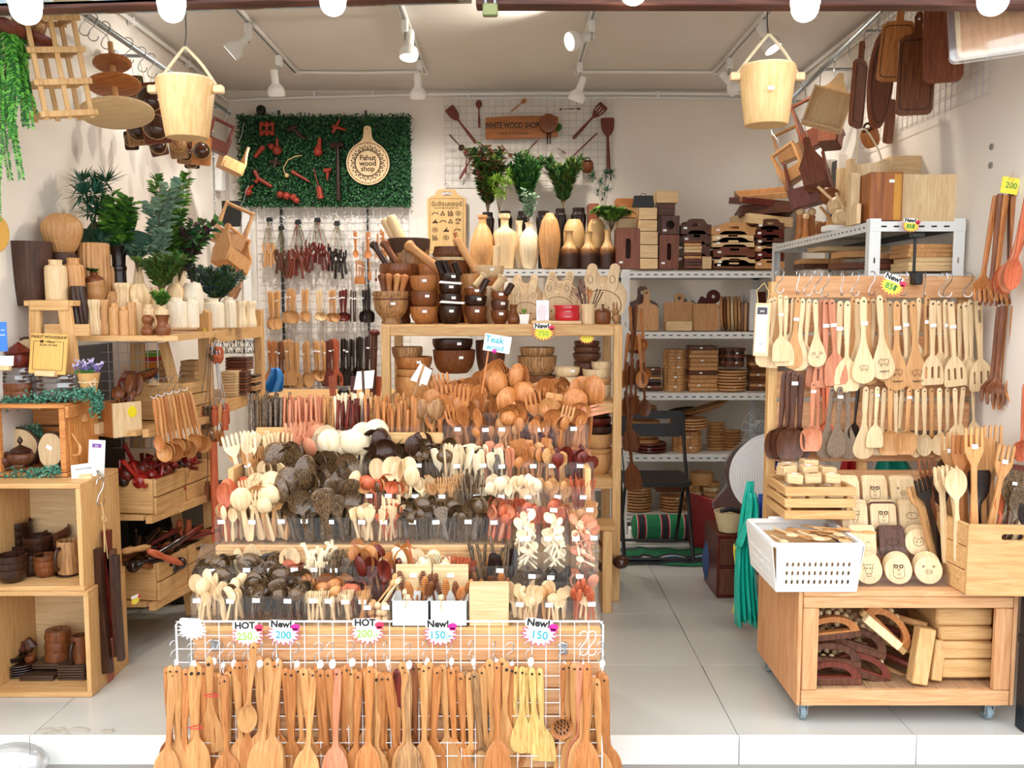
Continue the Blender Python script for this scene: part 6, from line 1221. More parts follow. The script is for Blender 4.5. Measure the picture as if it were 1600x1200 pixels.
tag(obj('black_pot_lid',MB().lathe(sm([(0,0),(.03,0),(.033,.02),(.02,.032),(0,.034)],2),16),BLACK,None,P(537,616,5.02)),'round black knob peeking above the maroon chopsticks','knob')
for i,(x,mt)in enumerate(((520,REDW),(552,MAROON),(590,REDW))):tag(obj('flat_paddle',MB().prism(rrect(0,.03,.035,.14,.004),(),.008),mt,None,P(x,610,5.05)+Vector((0,0,-.02)),(0,R((-3,4,6)[i]),0)),'flat reddish paddle rising behind the chopsticks, %s'%('by the pale ones','middle','by the counter leg')[i],'paddle')
hangbag(408,444,575,614,5.3,plain('blue_bag2','2d7cc4',.4),'blue plastic bag slumped behind the coconut chopsticks',4,7)
# ================================================================ left side
def slab(m,pts,z0,z1,mi=0):
 n=len(pts);m.add([(x,y,z0)for x,y in pts]+[(x,y,z1)for x,y in pts],[tuple(range(n))[::-1],tuple(range(n,2*n))]+[(i,(i+1)%n,n+(i+1)%n,n+i)for i in range(n)],None,mi);return m
def cubebox(nm,label,x0,x1,y0,y1,z0,z1,t=.018,mat=PINEX):
 r=thing(nm,label,'box shelf',((x0+x1)/2,y0,z0));w,d,h=x1-x0,y1-y0,z1-z0
 for n_,c,s,m_ in(('top_panel',(0,d/2,h-t/2),(w,d,t),mat),('bottom_panel',(0,d/2,t/2),(w,d,t),mat),('side_panel',(-w/2+t/2,d/2,h/2),(t,d,h-2*t-.001),PINE),('side_panel',(w/2-t/2,d/2,h/2),(t,d,h-2*t-.001),PINE),('back_panel',(0,d-.004,h/2),(w-2*t-.002,.008,h-2*t-.002),PALEX)):obj(n_,MB().box(c,s,.0015),m_,r)
 return r
BX1=P(132,925,3.22).x;zm=P(100,924,3.22).z;zt_=P(60,756,3.22).z
cubebox('cube_shelf','lower pine cube shelf on the floor with dark plates and mugs',XL+.004,BX1+.012,3.22,3.54,.001,zm);cubebox('cube_shelf','upper pine cube shelf filled with dark bowls',XL+.004,BX1,3.22,3.54,zm+.001,zt_)
BW={}
def dbowl(px,yb,yt,w,Y,mat,label,k='bowl',rot=None,group='dark bowls in the cube shelf'):
 b_=P(px,yb,Y);h=P(px,yt,Y).z-b_.z;r=W(w,Y)/2;return lobj('bowl',bowlprof(r,h,.004,.55,.6),mat,(b_.x,Y,max(b_.z,0)),label,'bowl',group,20,rot=rot)
zl=zm+.02
def bstack(px,tops,w,Y,z,mat,what):
 x=P(px,900,Y).x;b0=z
 for i in range(len(tops)):
  r=W(w,Y)*.66;h=r*.95
  lobj('bowl',bowlprof(r,h,.004,.6,1),mat,(x,Y,b0),'%s, %s'%(what,('bottom bowl','second bowl up','third bowl up','fourth bowl up','fifth bowl up')[i]),'bowl','stack of '+what,20);b0+=h*.52
bstack(18,(898,886,878),32,3.35,zl,DARK,'stack of near-black bowls foremost by the frame edge');bstack(50,(900,886,872),27,3.36,zl,DARK,'small stack of brown bowls in front middle');bstack(72,(905,898,887),27,3.345,zl,BROWN,'small stack of cups next to the little plates')
bstack(62,(900,880,862,842),34,3.43,zl,DARK,'tall stack of dark bowls in the middle row');bstack(28,(880,868,850,832,816),38,3.47,zl,DARK,'tall rear stack of dark bowls with white stickers');bstack(20,(880,865,850),34,3.28,zl,DARK,'dark bowl stack cut by the picture edge')
for i in range(3):lobj('bowl',bowlprof(W(50,3.5)/2,.05,.004,.55,.6),WALNUT,P(84+3*i,855-14*i+20,3.5),'wide coarse brown bowl tilted in a nest, %s'%('outer','middle','inner')[i],'bowl','tilted nest of brown bowls',22,rot=(.15,-.28,0),mod=flute(40,.006))
bstack(122,(880,840,812),30,3.47,zl,DARK,'rear bowl stack behind the mug')
def mug(px,yb,yt,w,Y,mat,label,side=-1,mod=None):
 b_=P(px,yb,Y);h=P(px,yt,Y).z-b_.z;r=W(w,Y)/2;t=thing('mug',label,'mug',b_)
 obj('mug_body',MB().lathe([(0,0),(r*.95,0),(r,h*.1),(r*.97,h*.5),(r,h*.92),(r*.96,h),(r*.86,h),(r*.84,h*.1),(0,h*.1)],20,mod=mod),mat,t);a=[(side*r*.5+side*.0,-r*.85,h*.18),(side*r*.55,-r*1.3,h*.25),(side*r*.5,-r*1.45,h*.55),(side*r*.4,-r*1.25,h*.8),(side*r*.3,-r*.9,h*.82)]
 obj('handle',MB().tube(sm(a,3),.007,8),DARK,t);return t
for i in range(4):lobj('plate',[(0,0),(.03,0),(.046,.008),(.044,.010),(0,.004)],DARK,P(106,914-5*i,3.36),'small dark plate under the carved mug, %s from below'%NTH[i],'plate','small dark plates',20)
mug(109,894,844,36,3.36,ACACIA,'carved light brown mug with a dark ear handle on small plates')
zf=.0195;mug(127,1040,992,26,3.37,BROWN,'honey brown carved mug on the coaster pile');
for i,(yt,yb)in enumerate(((1012,1036),(998,1016),(982,1002))):lobj('mug',[(0,0),(W(40,3.42)/2*.9,0),(W(40,3.42)/2*1.02,W(yb-yt,3.42)*.5),(W(40,3.42)/2*.92,W(yb-yt,3.42)),(.02,W(yb-yt,3.42)),(0,.01)],BROWN,P(91,yb,3.42),'stacked bulging brown cup, %s'%('lowest','middle','topmost')[i],'cup','bulging brown cups',22)
RIBM=wood('ribbed_coconut','2f1f16','5d4432','X',scale=120,var=.1,stretch=.02)
for i in range(4):tag(obj('coaster',MB().box((0,0,.005),(.13,.10,.009),.002),RIBM,None,(P(70,1070,3.38).x,3.37,zf+.010*i)),'ribbed dark coaster in the low pile, %s from below'%NTH[i],'coaster','low pile of ribbed coasters')if i<2 else tag(obj('coaster',MB().box((0,0,.005),(.11,.12,.009),.002),RIBM,None,(P(85,1050,3.42).x,3.42,zf+.03+.010*(i-2))),'ribbed dark coaster beneath the bulging cups, %s'%('lower','upper')[i-2],'coaster','coasters beneath the cups')
for i in range(6):tag(obj('coaster',MB().box((0,0,.005),(.105,.11,.008),.002),RIBM,None,(P(122,1060,3.38).x,3.38,zf+.010*i)),'ribbed dark coaster under the honey brown mug, %s from below'%NTH[i],'coaster','coasters under the honey brown mug')
for i in range(5):lobj('plate',[(0,0),(.05,0),(.075,.008),(.073,.011),(0,.004)],DARK,(P(24,1070,3.38).x,3.39,zf+.0095*i),'oval dark plate in the floor-level shelf, %s from below'%NTH[i],'plate','oval dark plates',22,sc=(1.1,.8,1))
tag(obj('oval_dish',MB().lathe([(0,0),(.05,.002),(.06,.014),(.055,.014),(0,.006)],20),BLACKW,None,(P(18,1040,3.38).x,3.38,zf+.056),scale=(1,.7,1.6)),'black oval dish topping the plates','dish');lobj('bowl',bowlprof(.022,.03),BROWN,P(47,1035,3.4),'tiny brown cup beside the black oval dish','bowl')
tag(obj('carved_rosette',MB().lathe([(0,0),(.03,.0),(.05,.03),(.03,.06),(0,.05)],28,mod=flute(14,.16)),WALNUT,None,P(34,1022,3.45)),'carved dark rosette dish standing behind the plates','dish')
hx_=BX1+.012;o=tag(obj('s_hook',HOOKB,STEEL,None,(hx_+.004,3.345,P(150,790,3.34).z),(0,0,1.2),1.05),'large S hook over the cube shelf edge with twine','hook');obj('twine',MB().tube(sm([(0,0,.01),(.0,-.01,-.03),(-.01,-.012,-.05),(.012,-.012,-.06),(0,-.01,-.04),(.004,-.01,-.12),(.012,-.01,-.2)],3),.0025,5).tube([(0,-.01,-.04),(-.004,-.012,-.17)],.0025,5),TWINE,o)
for i,(px,yt,yb,mt,w_,nm)in enumerate(((143,855,1048,DARK,13,'longest near-black'),(156,862,1030,WALNUT,11,'middle brown'),(166,868,1032,DARK,8,'slim dark'),(152,832,1000,MAROON,10,'short maroon'))):
 a=P(px,yb,3.33);h=P(px,yt,3.33).z-a.z;w2=W(w_,3.33);out=[(-w2*.55,0),(w2*.55,0),(w2*.38,h*.6),(w2*.62,h),(-w2*.62,h),(-w2*.38,h*.6)]
 tag(obj('wedge_bar',MB().prism(out,(),.028),mt,None,(max(a.x,hx_+.012+.022*(i<3)*(i+.3)),3.335+.03*(i%2)-.02*(i==0),a.z),(0,R(-3+i),0)),'%s flared wooden bar hanging in the twine bundle by the cube shelf'%nm,'bar','flared bars on twine')
tag(obj('red_block',MB().box((0,0,.05),(.05,.05,.16),.002),plain('brick_red','9e5a48',.7),None,(P(163,1060,3.36).x,3.37,.031)),'dull red wooden block on the floor beneath the hanging bars','block')
cz0=zt_+.001;cx1_=P(104,690,3.34).x;cz1=P(60,632,3.34).z;t=thing('slatted_crate','pine slatted crate on the cube shelf holding bark rounds and ivy','crate',((XL+cx1_)/2,3.34,cz0));w_=cx1_-XL-.008;h_=cz1-cz0
CRX=wood('crate_x','b4692f','d79858','X',scale=18,var=.05);CRZ=wood('crate_z','b8702f','d99c5a','Z',scale=18,var=.05)
obj('top_board',MB().box((0,.13,h_-.008),(w_,.26,.015),.002),CRX,t);obj('bottom_board',MB().box((0,.13,.008),(w_,.26,.015),.002),CRX,t)
for s in(-1,1):obj('corner_post',MB().box((s*(w_/2-.012),.012,h_/2),(.022,.022,h_-.034),.002),CRX,t)
for k in range(4):obj('side_plank',MB().box((w_/2-.004,.03+.06*k+.03,h_/2),(.012,.056,h_-.034),.002),CRZ,t);obj('back_plank',MB().box((0,.25,.05+k*.075),(w_-.04,.012,.068),.002),CRX,t)
obj('edge_batten',MB().box((w_/2+.008,.13,h_-.03),(.014,.26,.045),.002),CRX,t)
def bround(px,py,r,Y,tilt,label,sx=1):
 q=thing('bark_round',label,'wood slice',P(px,py,Y),(tilt,0,0));rr=W(r,Y);mo=lambda a,z,j:1+.03*math.sin(3*a+1)+.015*math.sin(7*a)
 obj('bark_edge',MB().lathe([(rr*.96,-.014),(rr*1.03,-.01),(rr*1.03,.01),(rr*.96,.014)],30,Matrix.Rotation(PI/2,4,'X')@Matrix.Diagonal((sx,1,1,1)),mod=mo),BARK,q);obj('cut_face',MB().lathe([(0,-.0165),(rr*.93,-.0165),(rr*.93,.0165),(0,.0165)],30,Matrix.Rotation(PI/2,4,'X')@Matrix.Diagonal((sx,1,1,1)),mod=mo),PALE,q);return q
bround(30,700,33,3.50,-.15,'large bark-edged round slice inside the crate behind dark pots');q=bround(82,703,29,3.44,-.1,'smaller bark-edged slice with a white sticker inside the crate',.72);sticker(q,-.005,-.016,.01,(0,.5,0),1.1)
for i,(px,yb,w2,lid)in enumerate(((33,725,40,1),(4,730,40,0))):
 q=thing('lidded_pot',('dark lidded pot with a spire knob in the crate','dark open pot at the picture edge in the crate')[i],'pot',P(px,yb,3.39));r=W(w2,3.39)/2;obj('pot_body',MB().lathe(sm([(0,0),(r*.6,0),(r,r*.5),(r*.9,r*.85),(r*.6,r*.95),(r*.66,r*1.1),(r*.5,r*1.1),(0,r*.3)],2),22),WALNUT,q)
 if lid:obj('lid',MB().lathe(sm([(r*.86,r*1.02),(r*.6,r*1.25),(r*.12,r*1.5),(r*.08,r*1.62),(r*.22,r*1.82),(r*.1,r*2.1),(0,r*2.25)],3),20),DARK,q)
def ivy(label,pts,n,spread,Y,leaf=.012,nm='ivy_garland',seed=1):
 a=[P(x,y,Y)for x,y in pts];o=a[0];rg=random.Random(seed);m=MB();ms=MB();ms.tube([p-o for p in a],.002,4)
 for i in range(n):
  u=rg.random()*(len(a)-1.001);k=int(u);p=a[k].lerp(a[k+1],u-k)-o+Vector((rg.gauss(0,spread),rg.gauss(0,spread),rg.gauss(0,spread)))
  leafadd(m,p,(rg.gauss(0,1),rg.gauss(-.5,.6),rg.gauss(.1,.8)),(rg.gauss(0,.4),-.7,.7),leaf*rg.uniform(.7,1.3),leaf*.42,rg.randrange(3))
 t=thing(nm,label,'garland',o);obj('vine_stem',ms,STEM,t);stuff(obj('foliage',m,[LEAF[6],plain('ivy_a','3d7a63',.5),plain('ivy_b','5f9a80',.5)],t,smooth=0,fix=False))
ivy('green ivy garland lying on the crate top edge and hanging over its corner',[(0,630),(50,626),(105,618),(140,612),(152,625),(150,645)],1100,.012,3.40,seed=2);ivy('green ivy garland on the floor of the crate',[(0,748),(40,742),(75,738),(98,735)],620,.011,3.345,seed=3);ivy('green ivy sprigs behind the bark rounds',[(0,680),(50,668),(65,680),(62,715)],350,.010,3.52,seed=4)
zc1=cz1+.001
def wslice(px0,px1,yt,yb,Y,wrap,label):
 q=thing('bark_slab',label,'wood slab',P((px0+px1)/2,yb,Y));w2=W(px1-px0,Y);h=W(yb-yt,Y);obj('slab',MB().lathe([(0,0),(w2*.47,0),(w2*.5,h*.2),(w2*.5,h*.8),(w2*.47,h),(0,h)],22,mod=lambda a,z,j:1+.03*math.sin(5*a)),BARK if wrap else BROWN,q,(0,w2*.3,0),None,(1,.6,1))
 if wrap:obj('clear_film',MB().lathe([(w2*.5,-.001),(w2*.53,h*.5),(w2*.5,h*1.02),(0,h*1.03)],14,mod=lambda a,z,j:1+.03*math.sin(9*a+z*60)),BAG,q,(0,w2*.3,0),None,(1,.6,1),smooth=0)
for a_ in((42,118,612,625,1,'film-wrapped bark slab lowest under the wooden plaque'),(42,120,599,612,1,'film-wrapped bark slab second under the wooden plaque'),(41,118,586,598,1,'film-wrapped bark slab right below the wooden plaque'),(-8,43,612,626,0,'unwrapped bark slab lowest at the picture edge'),(-8,43,599,612,0,'unwrapped bark slab second at the picture edge'),(-8,43,587,599,1,'wrapped bark slab third at the picture edge'),(-8,48,575,587,1,'wrapped bark slab topmost at the picture edge')):wslice(*a_[:4],3.42,*a_[4:])
q=thing('payment_plaque','wooden scan to pay plaque in a stand on bark slabs','sign',P(76,553,3.40),(-.12,R(3),0));k1=W(1,3.4);obj('plaque',MB().prism(rrect(0,0,57*k1,63*k1,.002,2),(),.008),wood('plaque_wood','d5a253','e5b869',scale=14,var=0),q);obj('stand_block',MB().box((0,-.008,-31*k1),(31*k1,.03,9*k1),.002),PALEX,q)
text('FAHUT WOODSHOP',6.4*k1,BURN,q,(0,-.0045,26*k1),sx=.92,bold=.0002);text('Alipay',5*k1,BURN,q,(3*k1,-.0045,19*k1));text('SCAN TO PAY',4.4*k1,BURN,q,(0,-.0045,13.5*k1));m=MB().prism(rrect(0,-3*k1,47*k1,45*k1,.001,1),[rrect(0,-3*k1,46*k1,44*k1,.001,1)],.001);m.prism(rrect(-11*k1,19*k1,5*k1,4*k1,k1),(),.001);obj('burnt_frame',m,BURN,q,(0,-.0045,0),smooth=0)
bround(55,572,46,3.56,-.1,'large bark-edged disc standing behind the wooden plaque',1.0);lobj('carved_jar',sm([(0,0),(.035,.0),(.045,.03),(.04,.05),(.05,.06),(.02,.085),(0,.1)],2),MAROON,P(30,574,3.47),'shiny reddish carved lidded jar beside the plaque','jar')
tag(obj('blue_notice',MB().box((0,0,0),(W(22,3.3),.003,W(46,3.3)),.0005),plain('blue_sheet','3f7fe0',.5),None,P(0,526,3.3)),'blue notice sheet cut by the picture edge','notice');obj('notice_lines',MB().box((.012,-.002,.024),(.012,.001,.002)).box((.010,-.002,.006),(.02,.001,.003)),PAPER,bpy.data.objects['blue_notice'])
q=thing('card_stand','white card in a small wooden stand at the picture edge','sign',P(8,566,3.34),(-.2,0,0));obj('card',MB().box((0,0,.005),(W(26,3.34),.002,W(16,3.34))),PAPER,q);obj('stand_block',MB().box((0,-.006,-W(10,3.34)),(W(20,3.34),.02,W(7,3.34)),.001),PALEX,q)
def lavender():
 q=thing('lavender_pot','lavender posy in a kraft paper wrap with a ribbon bow','plant',P(139,614,3.44));h=W(32,3.44);obj('paper_wrap',MB().lathe([(0,0),(.026,0),(.042,h),(.039,h),(0,h*.5)],14,mod=lambda a,z,j:1+.05*math.sin(3*a)),plain('kraft','c99a5e',.8),q);obj('ribbon_bow',MB().tube([(.035*math.cos(a*.6),.035*math.sin(a*.6),h*.55)for a in range(11)],.003,5,closed=True).tube([(.02,-.034,h*.5),(.045,-.036,h*.75),(.04,-.036,h*.4),(.02,-.034,h*.5),(.045,-.04,h*.1)],.0025,4),plain('ribbon','e8c9a6',.6),q);ms=MB();mf=MB();rg=random.Random(3)
 for i in range(16):
  tip=Vector((rg.uniform(-.065,.065),rg.uniform(-.03,.03),h+rg.uniform(.02,.05)));ms.tube([(0,0,h*.6),tip*.6+Vector((0,0,h*.35)),tip],.0012,4)
  for k in range(12):leafadd(mf,tip*(.8+.022*k),(rg.gauss(0,1),rg.gauss(-.3,1),rg.gauss(.6,.5)),(0,-1,.3),.012,.004,0 if k<8 else 1)
 for i in range(40):leafadd(ms,(rg.uniform(-.03,.03),-.02,h*.9),(rg.gauss(0,.6),-.4,1),(0,-1,0),.025,.003)
 obj('stem',ms,LEAF[0],q,smooth=0);stuff(obj('flower_heads',mf,[plain('lavender_a','7d6aa8',.7),plain('lavender_b','c6b8d6',.7)],q,smooth=0))
lavender()
q=thing('payment_stand','white payment card with purple band in a clear holder','sign',P(151,716,3.40),(-.08,R(2),-.1));k1=W(1,3.4);obj('card',MB().box((0,0,0),(27*k1,.002,58*k1)),PAPER,q);obj('purple_band',MB().box((0,-.002,20*k1),(15*k1,.001,6*k1)),plain('purple','7c4ba0',.6),q);obj('clear_holder',MB().box((3*k1,-.003,-26*k1),(36*k1,.004,16*k1)),CLEAR,q,smooth=0);text('pay',4*k1,PAPER,q,(0,-.003,20*k1));text('scan here',3*k1,INK,q,(0,-.002,-20*k1))
q=thing('name_card','white business card leaning in a pale wooden block','sign',P(131,737,3.33),(-.25,R(-8),0));obj('card',MB().box((0,0,.004),(W(40,3.33),.0015,W(22,3.33))),PAPER,q);text('Fahutwoodshop',.0095,INK,q,(0,-.0012,.012));obj('card_block',MB().box((.01,-.006,-.022),(W(20,3.33),.02,W(9,3.33)),.001),PALEX,q)
tag(obj('driftwood_hook',MB().tube(sm([(-.02,0,.05),(-.006,-.004,.03),(.012,-.006,.0),(.010,-.006,-.025),(-.004,-.004,-.036),(-.02,0,-.034)],3),[.003]*6+[.006]*5+[.004]*5,6),TAN,None,P(121,697,3.38)),'natural bent twig hook on the crate side','hook')
# ---------------------------------------------------------------- wooden ladder shelving along the left wall
SX=lambda y:-1.50+.135*(y-3.46)
sh=thing('ladder_shelf','pine ladder shelf along the wall carrying vases and crates','shelf',(0,0,0));PX_=PINEX
def spart(nm,pts,z0,z1,mat=PINEY):return obj(nm,slab(MB(),pts,z0,z1),mat,sh,smooth=0)
for z in(.215,.585,.945):spart('shelf_board',[(-1.885,3.66 if z<.8 else 3.62),(SX(3.66)-.06,3.66 if z<.8 else 3.62),(SX(4.16)+.01,4.16),(-1.885,4.16)],z-.022,z);spart('front_batten',[(SX(3.50)-.02,3.64),(SX(3.5)+.005,3.64),(SX(4.16)+.03,4.16),(SX(4.16)+.012,4.16)],z-.03,z+.002)
ztp=P(200,524,3.6).z
for k in range(4):spart('top_plank',[(-1.80+.02*(k>0),3.58+.15*k),(-1.335,3.58+.15*k),(-1.335,3.725+.15*k),(-1.80+.02*(k>0),3.725+.15*k)],ztp-.022,ztp,PX_)
obj('front_fascia',MB().box(((P(72,515,3.5).x+P(140,515,3.5).x)/2,3.5,P(100,516,3.5).z),(W(70,3.5),.02,W(19,3.5)),.002),PX_,sh)
zu=P(75,469,3.5).z;obj('upper_shelf',MB().box((-1.80,3.62,zu-.012),(.19,.26,.022),.002),PX_,sh)
def sbeam(nm,a,Ya,b_,Yb,w,d):return obj(nm,MB().beam(P(*a,Ya),P(*b_,Yb),W(w,Ya),d,.002),PINE,sh)
sbeam('end_post',(57,640),3.5,(56,470),3.5,18,.022);sbeam('end_post',(126,660),3.48,(100,470),3.5,20,.022);obj('end_rail',MB().box((P(78,476,3.49).x,3.49,P(78,477,3.49).z),(W(60,3.49),.02,W(16,3.49)),.002),PX_,sh)
sbeam('leg',(272,600),3.95,(255,535),3.95,15,.022);sbeam('leg',(215,700),4.05,(215,535),4.05,22,.022);sbeam('leg',(300,960),4.08,(262,720),4.08,16,.022)
pz=P(317,482,4.17);obj('corner_post',MB().prism([(-.026,0),(.026,0),(.026,pz.z-.02),(-.026,pz.z+.012)],(),.05),PINE,sh,(pz.x,4.19,0))
pb=P(404,500,5.0);obj('corner_post',MB().box((pb.x,5.0,.72),(.045,.05,1.42),.002),PINE,sh)
for py0,py1,Y in((513,532,4.6),(622,640,4.6)):a,c=P(300,py1,4.5),P(300,py0,4.5);zt2=c.z;spart('side_rail',[(SX(4.22)-.03,4.22),(SX(4.22),4.22),(pb.x+.02,4.98),(pb.x-.01,4.98)],a.z,zt2);spart('shelf_board',[(-1.885,4.20),(SX(4.22)-.035,4.22),(pb.x-.02,4.98),(-1.885,4.98)],zt2-.02,zt2)
z2t=P(300,513,4.5).z
wallgrid(160,520,245,700,4.02,.045,'white wire grid panel standing behind the ladder shelf')
GRYS,BLKS=plain('grey_sheet','6d6e6c',.7),plain('black_box','1b1918',.6)
tag(obj('grey_panel',MB().box((0,0,.17),(.02,.50,.33),.002),GRYS,None,(-1.86,3.90,.946)),'plain grey panel leaning on the wall behind the wire grid','panel')
for nm_,z,h,lb in(('storage_or_darkener',.5865,.30,'added black box darkening the wall behind the rattle crate'),('storage_or_darkener',.2165,.32,'added black box darkening the wall behind the bottom crates')):tag(obj(nm_,MB().box((0,0,h/2),(.06,.46,h),.004),BLKS,None,(-1.835,3.91,z)),lb,'box')  # thin black boxes added to make the space behind the crates dark
tag(obj('storage_or_darkener',MB().box((0,0,.24),(.30,.68,.48),.006),BLKS,None,(-1.74,4.60,.001)),'large black storage box on the floor past the corner post','box')
for i in range(7):lobj('bowl',bowlprof(.11,.06,.006,.6,.9),(BROWN,WALNUT)[i%2],(-1.68,4.55,.482+.034*i),'brown bowl in the dim stack past the corner post, %s'%NTH[i],'bowl','dim stack of brown bowls',22)
def fcrate(y0,y1,z,h,label,holes=False,ns=2):
 q=thing('shelf_crate',label,'crate',(SX((y0+y1)/2)-.01,(y0+y1)/2,z+.0025),(0,0,math.atan2(.135,1)*-1));L=(y1-y0)-.006;rot=PI/2
 for k in range(ns):
  hk=h/ns-.006;hl=[rrect(0,hk*.55,.07,.022,.010,3)]if holes and k==ns-1 else[]
  obj('front_slat',MB().prism(rrect(0,hk/2,L,hk,.003,1),hl,.012,Matrix.Rotation(PI/2,4,'Z')),PINEY,q,(0,0,k*h/ns));obj('back_slat',MB().box((-.26,0,hk/2+k*h/ns),(.012,L,hk),.002),PINEY,q)
 for s in(-1,1):obj('end_board',MB().box((-.135,s*(L/2-.006),h/2),(.25,.012,h-.004),.002),PINEX,q);obj('corner_block',MB().box((-.02,s*(L/2-.02),h/2),(.02,.016,h-.01)),PINE,q)
 obj('crate_floor',MB().box((-.135,0,.005),(.25,L-.03,.008)),PINEY,q);return q
fcrate(3.66,3.91,.585,.15,'pine crate of red rattles, half nearest the cube shelf');fcrate(3.915,4.155,.585,.15,'pine crate of red rattles, half by the corner post');fcrate(3.66,3.905,.215,.17,'bottom crate with a yellow burst and massage sticks',True);fcrate(3.91,4.155,.215,.17,'bottom crate by the corner post with massage sticks',True)
burst(P(211,938,3.52),.055,' ',' ',YEL,TEAL,PINKP,'small yellow burst with red tip on the bottom crate',yaw=1.2)
SPH=MB().sph((0,0,0),.03,14,9).mesh('ball');RSTK=MB().cyl((0,0,.02),(0,0,.11),.007,.009,8).mesh('grip');rg=random.Random(9)
REDT=plain('red_lacquer','8e1d18',.2,var=.25,spec=.6);BLKT=plain('dark_lacquer','2c1c18',.2,var=.2,spec=.6)
for i in range(66):
 y=rg.uniform(3.68,4.12);x=SX(y)-rg.uniform(.04,.24);z=.60+rg.uniform(.1,.16)-.0*i;mt=rg.choice((REDT,REDT,BLKT,MAROON));s=rg.uniform(.55,1.15)
 q=tag(obj('maraca',SPH,mt,None,(x,y,z),(rg.uniform(0,6),rg.uniform(0,6),0),s),'%s ball rattle in the heap of the red rattle crate'%('shiny red' if mt is REDT else 'dark' if mt is BLKT else 'maroon'),'rattle','ball rattles in the crate');obj('rattle_grip',RSTK,mt,q)
for px,py,mt,s,lb in((255,735,REDT,1.3,'large shiny red ball at the front corner of the rattle heap'),(206,741,WALNUT,1.3,'large dark brown ball in the rattle heap'),(252,719,TAN,1.25,'large pale wooden ball behind the red ball'),(267,717,TAN,.8,'small pale wooden ball by the corner post')):
 tag(obj('wooden_ball',SPH,mt,None,P(px,py,3.72 if px<240 else 3.92),None,s),lb,'ball')
MSG=MB().lathe(sm([(0,0),(.010,.005),(.016,.06),(.012,.12),(.015,.2),(.006,.26),(0,.265)],2),12).mesh('massage_stick')
for i in range(34):
 y=rg.uniform(3.68,4.12);x=SX(y)-rg.uniform(.03,.22);mt=rg.choice((BLKT,DARK,BROWN,MAROON,BLACKW));tag(obj('massage_stick',MSG,mt,None,(x,y-.1,.36+rg.uniform(0,.06)),(-PI/2+rg.uniform(-.3,.3),0,rg.uniform(-1,1)),rg.uniform(.7,1)),'%s turned massage stick in the bottom crates'%{BLKT:'lacquered dark',DARK:'dark brown',BROWN:'brown',MAROON:'maroon',BLACKW:'black'}[mt],'massage stick','massage sticks in the bottom crates')
for a_,b2,mt,lb in(((190,862),(236,854),TAN,'pale pointed massage stick on top of the bottom crate'),((230,860),(286,882),REDW,'red pointed massage stick across the bottom crate'),((210,884),(266,870),BLACKW,'grey black pointed stick across the bottom crate')):p0,p1=P(*a_,3.62),P(*b2,3.72);d=p1-p0;tag(obj('massage_stick',MSG,mt,None,p0,d.to_track_quat('Z','Y').to_euler(),(1,1,d.length/.265)),lb,'massage stick')
for px,py in((282,880),(272,886),(208,885),(262,856)):tag(obj('wooden_ball',SPH,BLKT if px!=262 else BROWN,None,P(px,py,3.80 if px>250 else 3.66),None,.9),{282:'dark knob of a roller nearest the corner post',272:'dark knob of a roller second from the corner post',208:'dark knob at the yellow burst crate',262:'brown knob above the bottom crates'}[px],'ball')
q=thing('utensil_box','two-tone wooden box of dark ladles with a yellow flower sticker','box',P(188,680,3.66),(0,0,.95));bw=.125
for nm_,c,s,mt in(('front_panel',(.0,-.055,.07),(bw,.008,.14),PALE),('side_panel',(-bw/2+.004,0,.07),(.008,.10,.14),TEAK),('side_panel',(bw/2-.004,0,.07),(.008,.10,.14),TEAK),('back_panel',(0,.055,.07),(bw,.008,.14),TEAK),('floor_panel',(0,0,.004),(bw-.018,.10,.008),TEAK)):obj(nm_,MB().box(c,s,.001),mt,q)
obj('flower_sticker',MB().prism([(.022*(1 if i%2 else .8)*math.cos(i*PI/10),.026*(1 if i%2 else .8)*math.sin(i*PI/10))for i in range(20)],(),.001),plain('flower_yellow','e6d21f',.5),q,(.02,-.0602,.10),smooth=0)
for i in range(11):put('scoop' if i%3 else 'ladle',(BROWN,MAROON,BROWN,WALNUT)[i%4],P(190,672,3.67)+Vector((rnd(-.03,.03),rnd(-.025,.03),0)),(R(rnd(-8,10)),R(rnd(-14,14)),rnd(-.8,.8)),rnd(.72,.85),'%s big ladle in the two-tone utensil box'%MN[(BROWN,MAROON,BROWN,WALNUT)[i%4]],'ladles in the two-tone box')
tag(obj('pale_board',MB().box((0,0,0),(W(22,3.6),.1,W(18,3.6)),.002),PALEX,None,P(152,668,3.62)),'small pale board block next to the ivy corner','block')
fc=fcrate(3.90,4.15,.945,.17,'pine crate on the third shelf with spoons hung on its rim',ns=3)
for i in range(11):
 px=240+5.6*i;Y=3.58+.0052*(px-240);put('ladle' if i else 'spoon',TEAKL if i%3 else TEAK,P(px,622-i*1.0,Y),(R(-2),PI+R(-4-i*.8),rnd(-.6,.6)),rnd(1.0,1.12),'golden ladle hanging on the third shelf crate, %s from the utensil box'%ORD[i],'golden ladles on the crate rim')
for i in range(5):tag(obj('s_hook',HOOKB,STEEL,None,P(240+12*i,622-3*i,3.57+.06*i),(0,0,.5),.75),'S hook on the third shelf crate rim','hook','S hooks on the crate rim')
tag(obj('flat_bowl',MB().lathe(bowlprof(.06,.035),18),BROWN,None,P(230,592,3.95),(.1,-.25,0)),'brown bowl tipped on the third shelf','bowl');tag(obj('wood_cone',MB().lathe([(0,0),(.03,0),(.0,.035)],14),PALE,None,P(240,601,3.92)),'small pale cone on the third shelf','cone')
for i,c in enumerate(('2f7fb0','6fae3a','e08a2a','c23026','7db53a')):boxat('colour_box',224,244,553+9*(4-i)-4,562+9*(4-i)-4,4.35,.1,plain('cb%d'%i,c,.5),'%s box in the bright stacked tower behind the slanted leg'%('blue','green','orange','red','lime')[i])
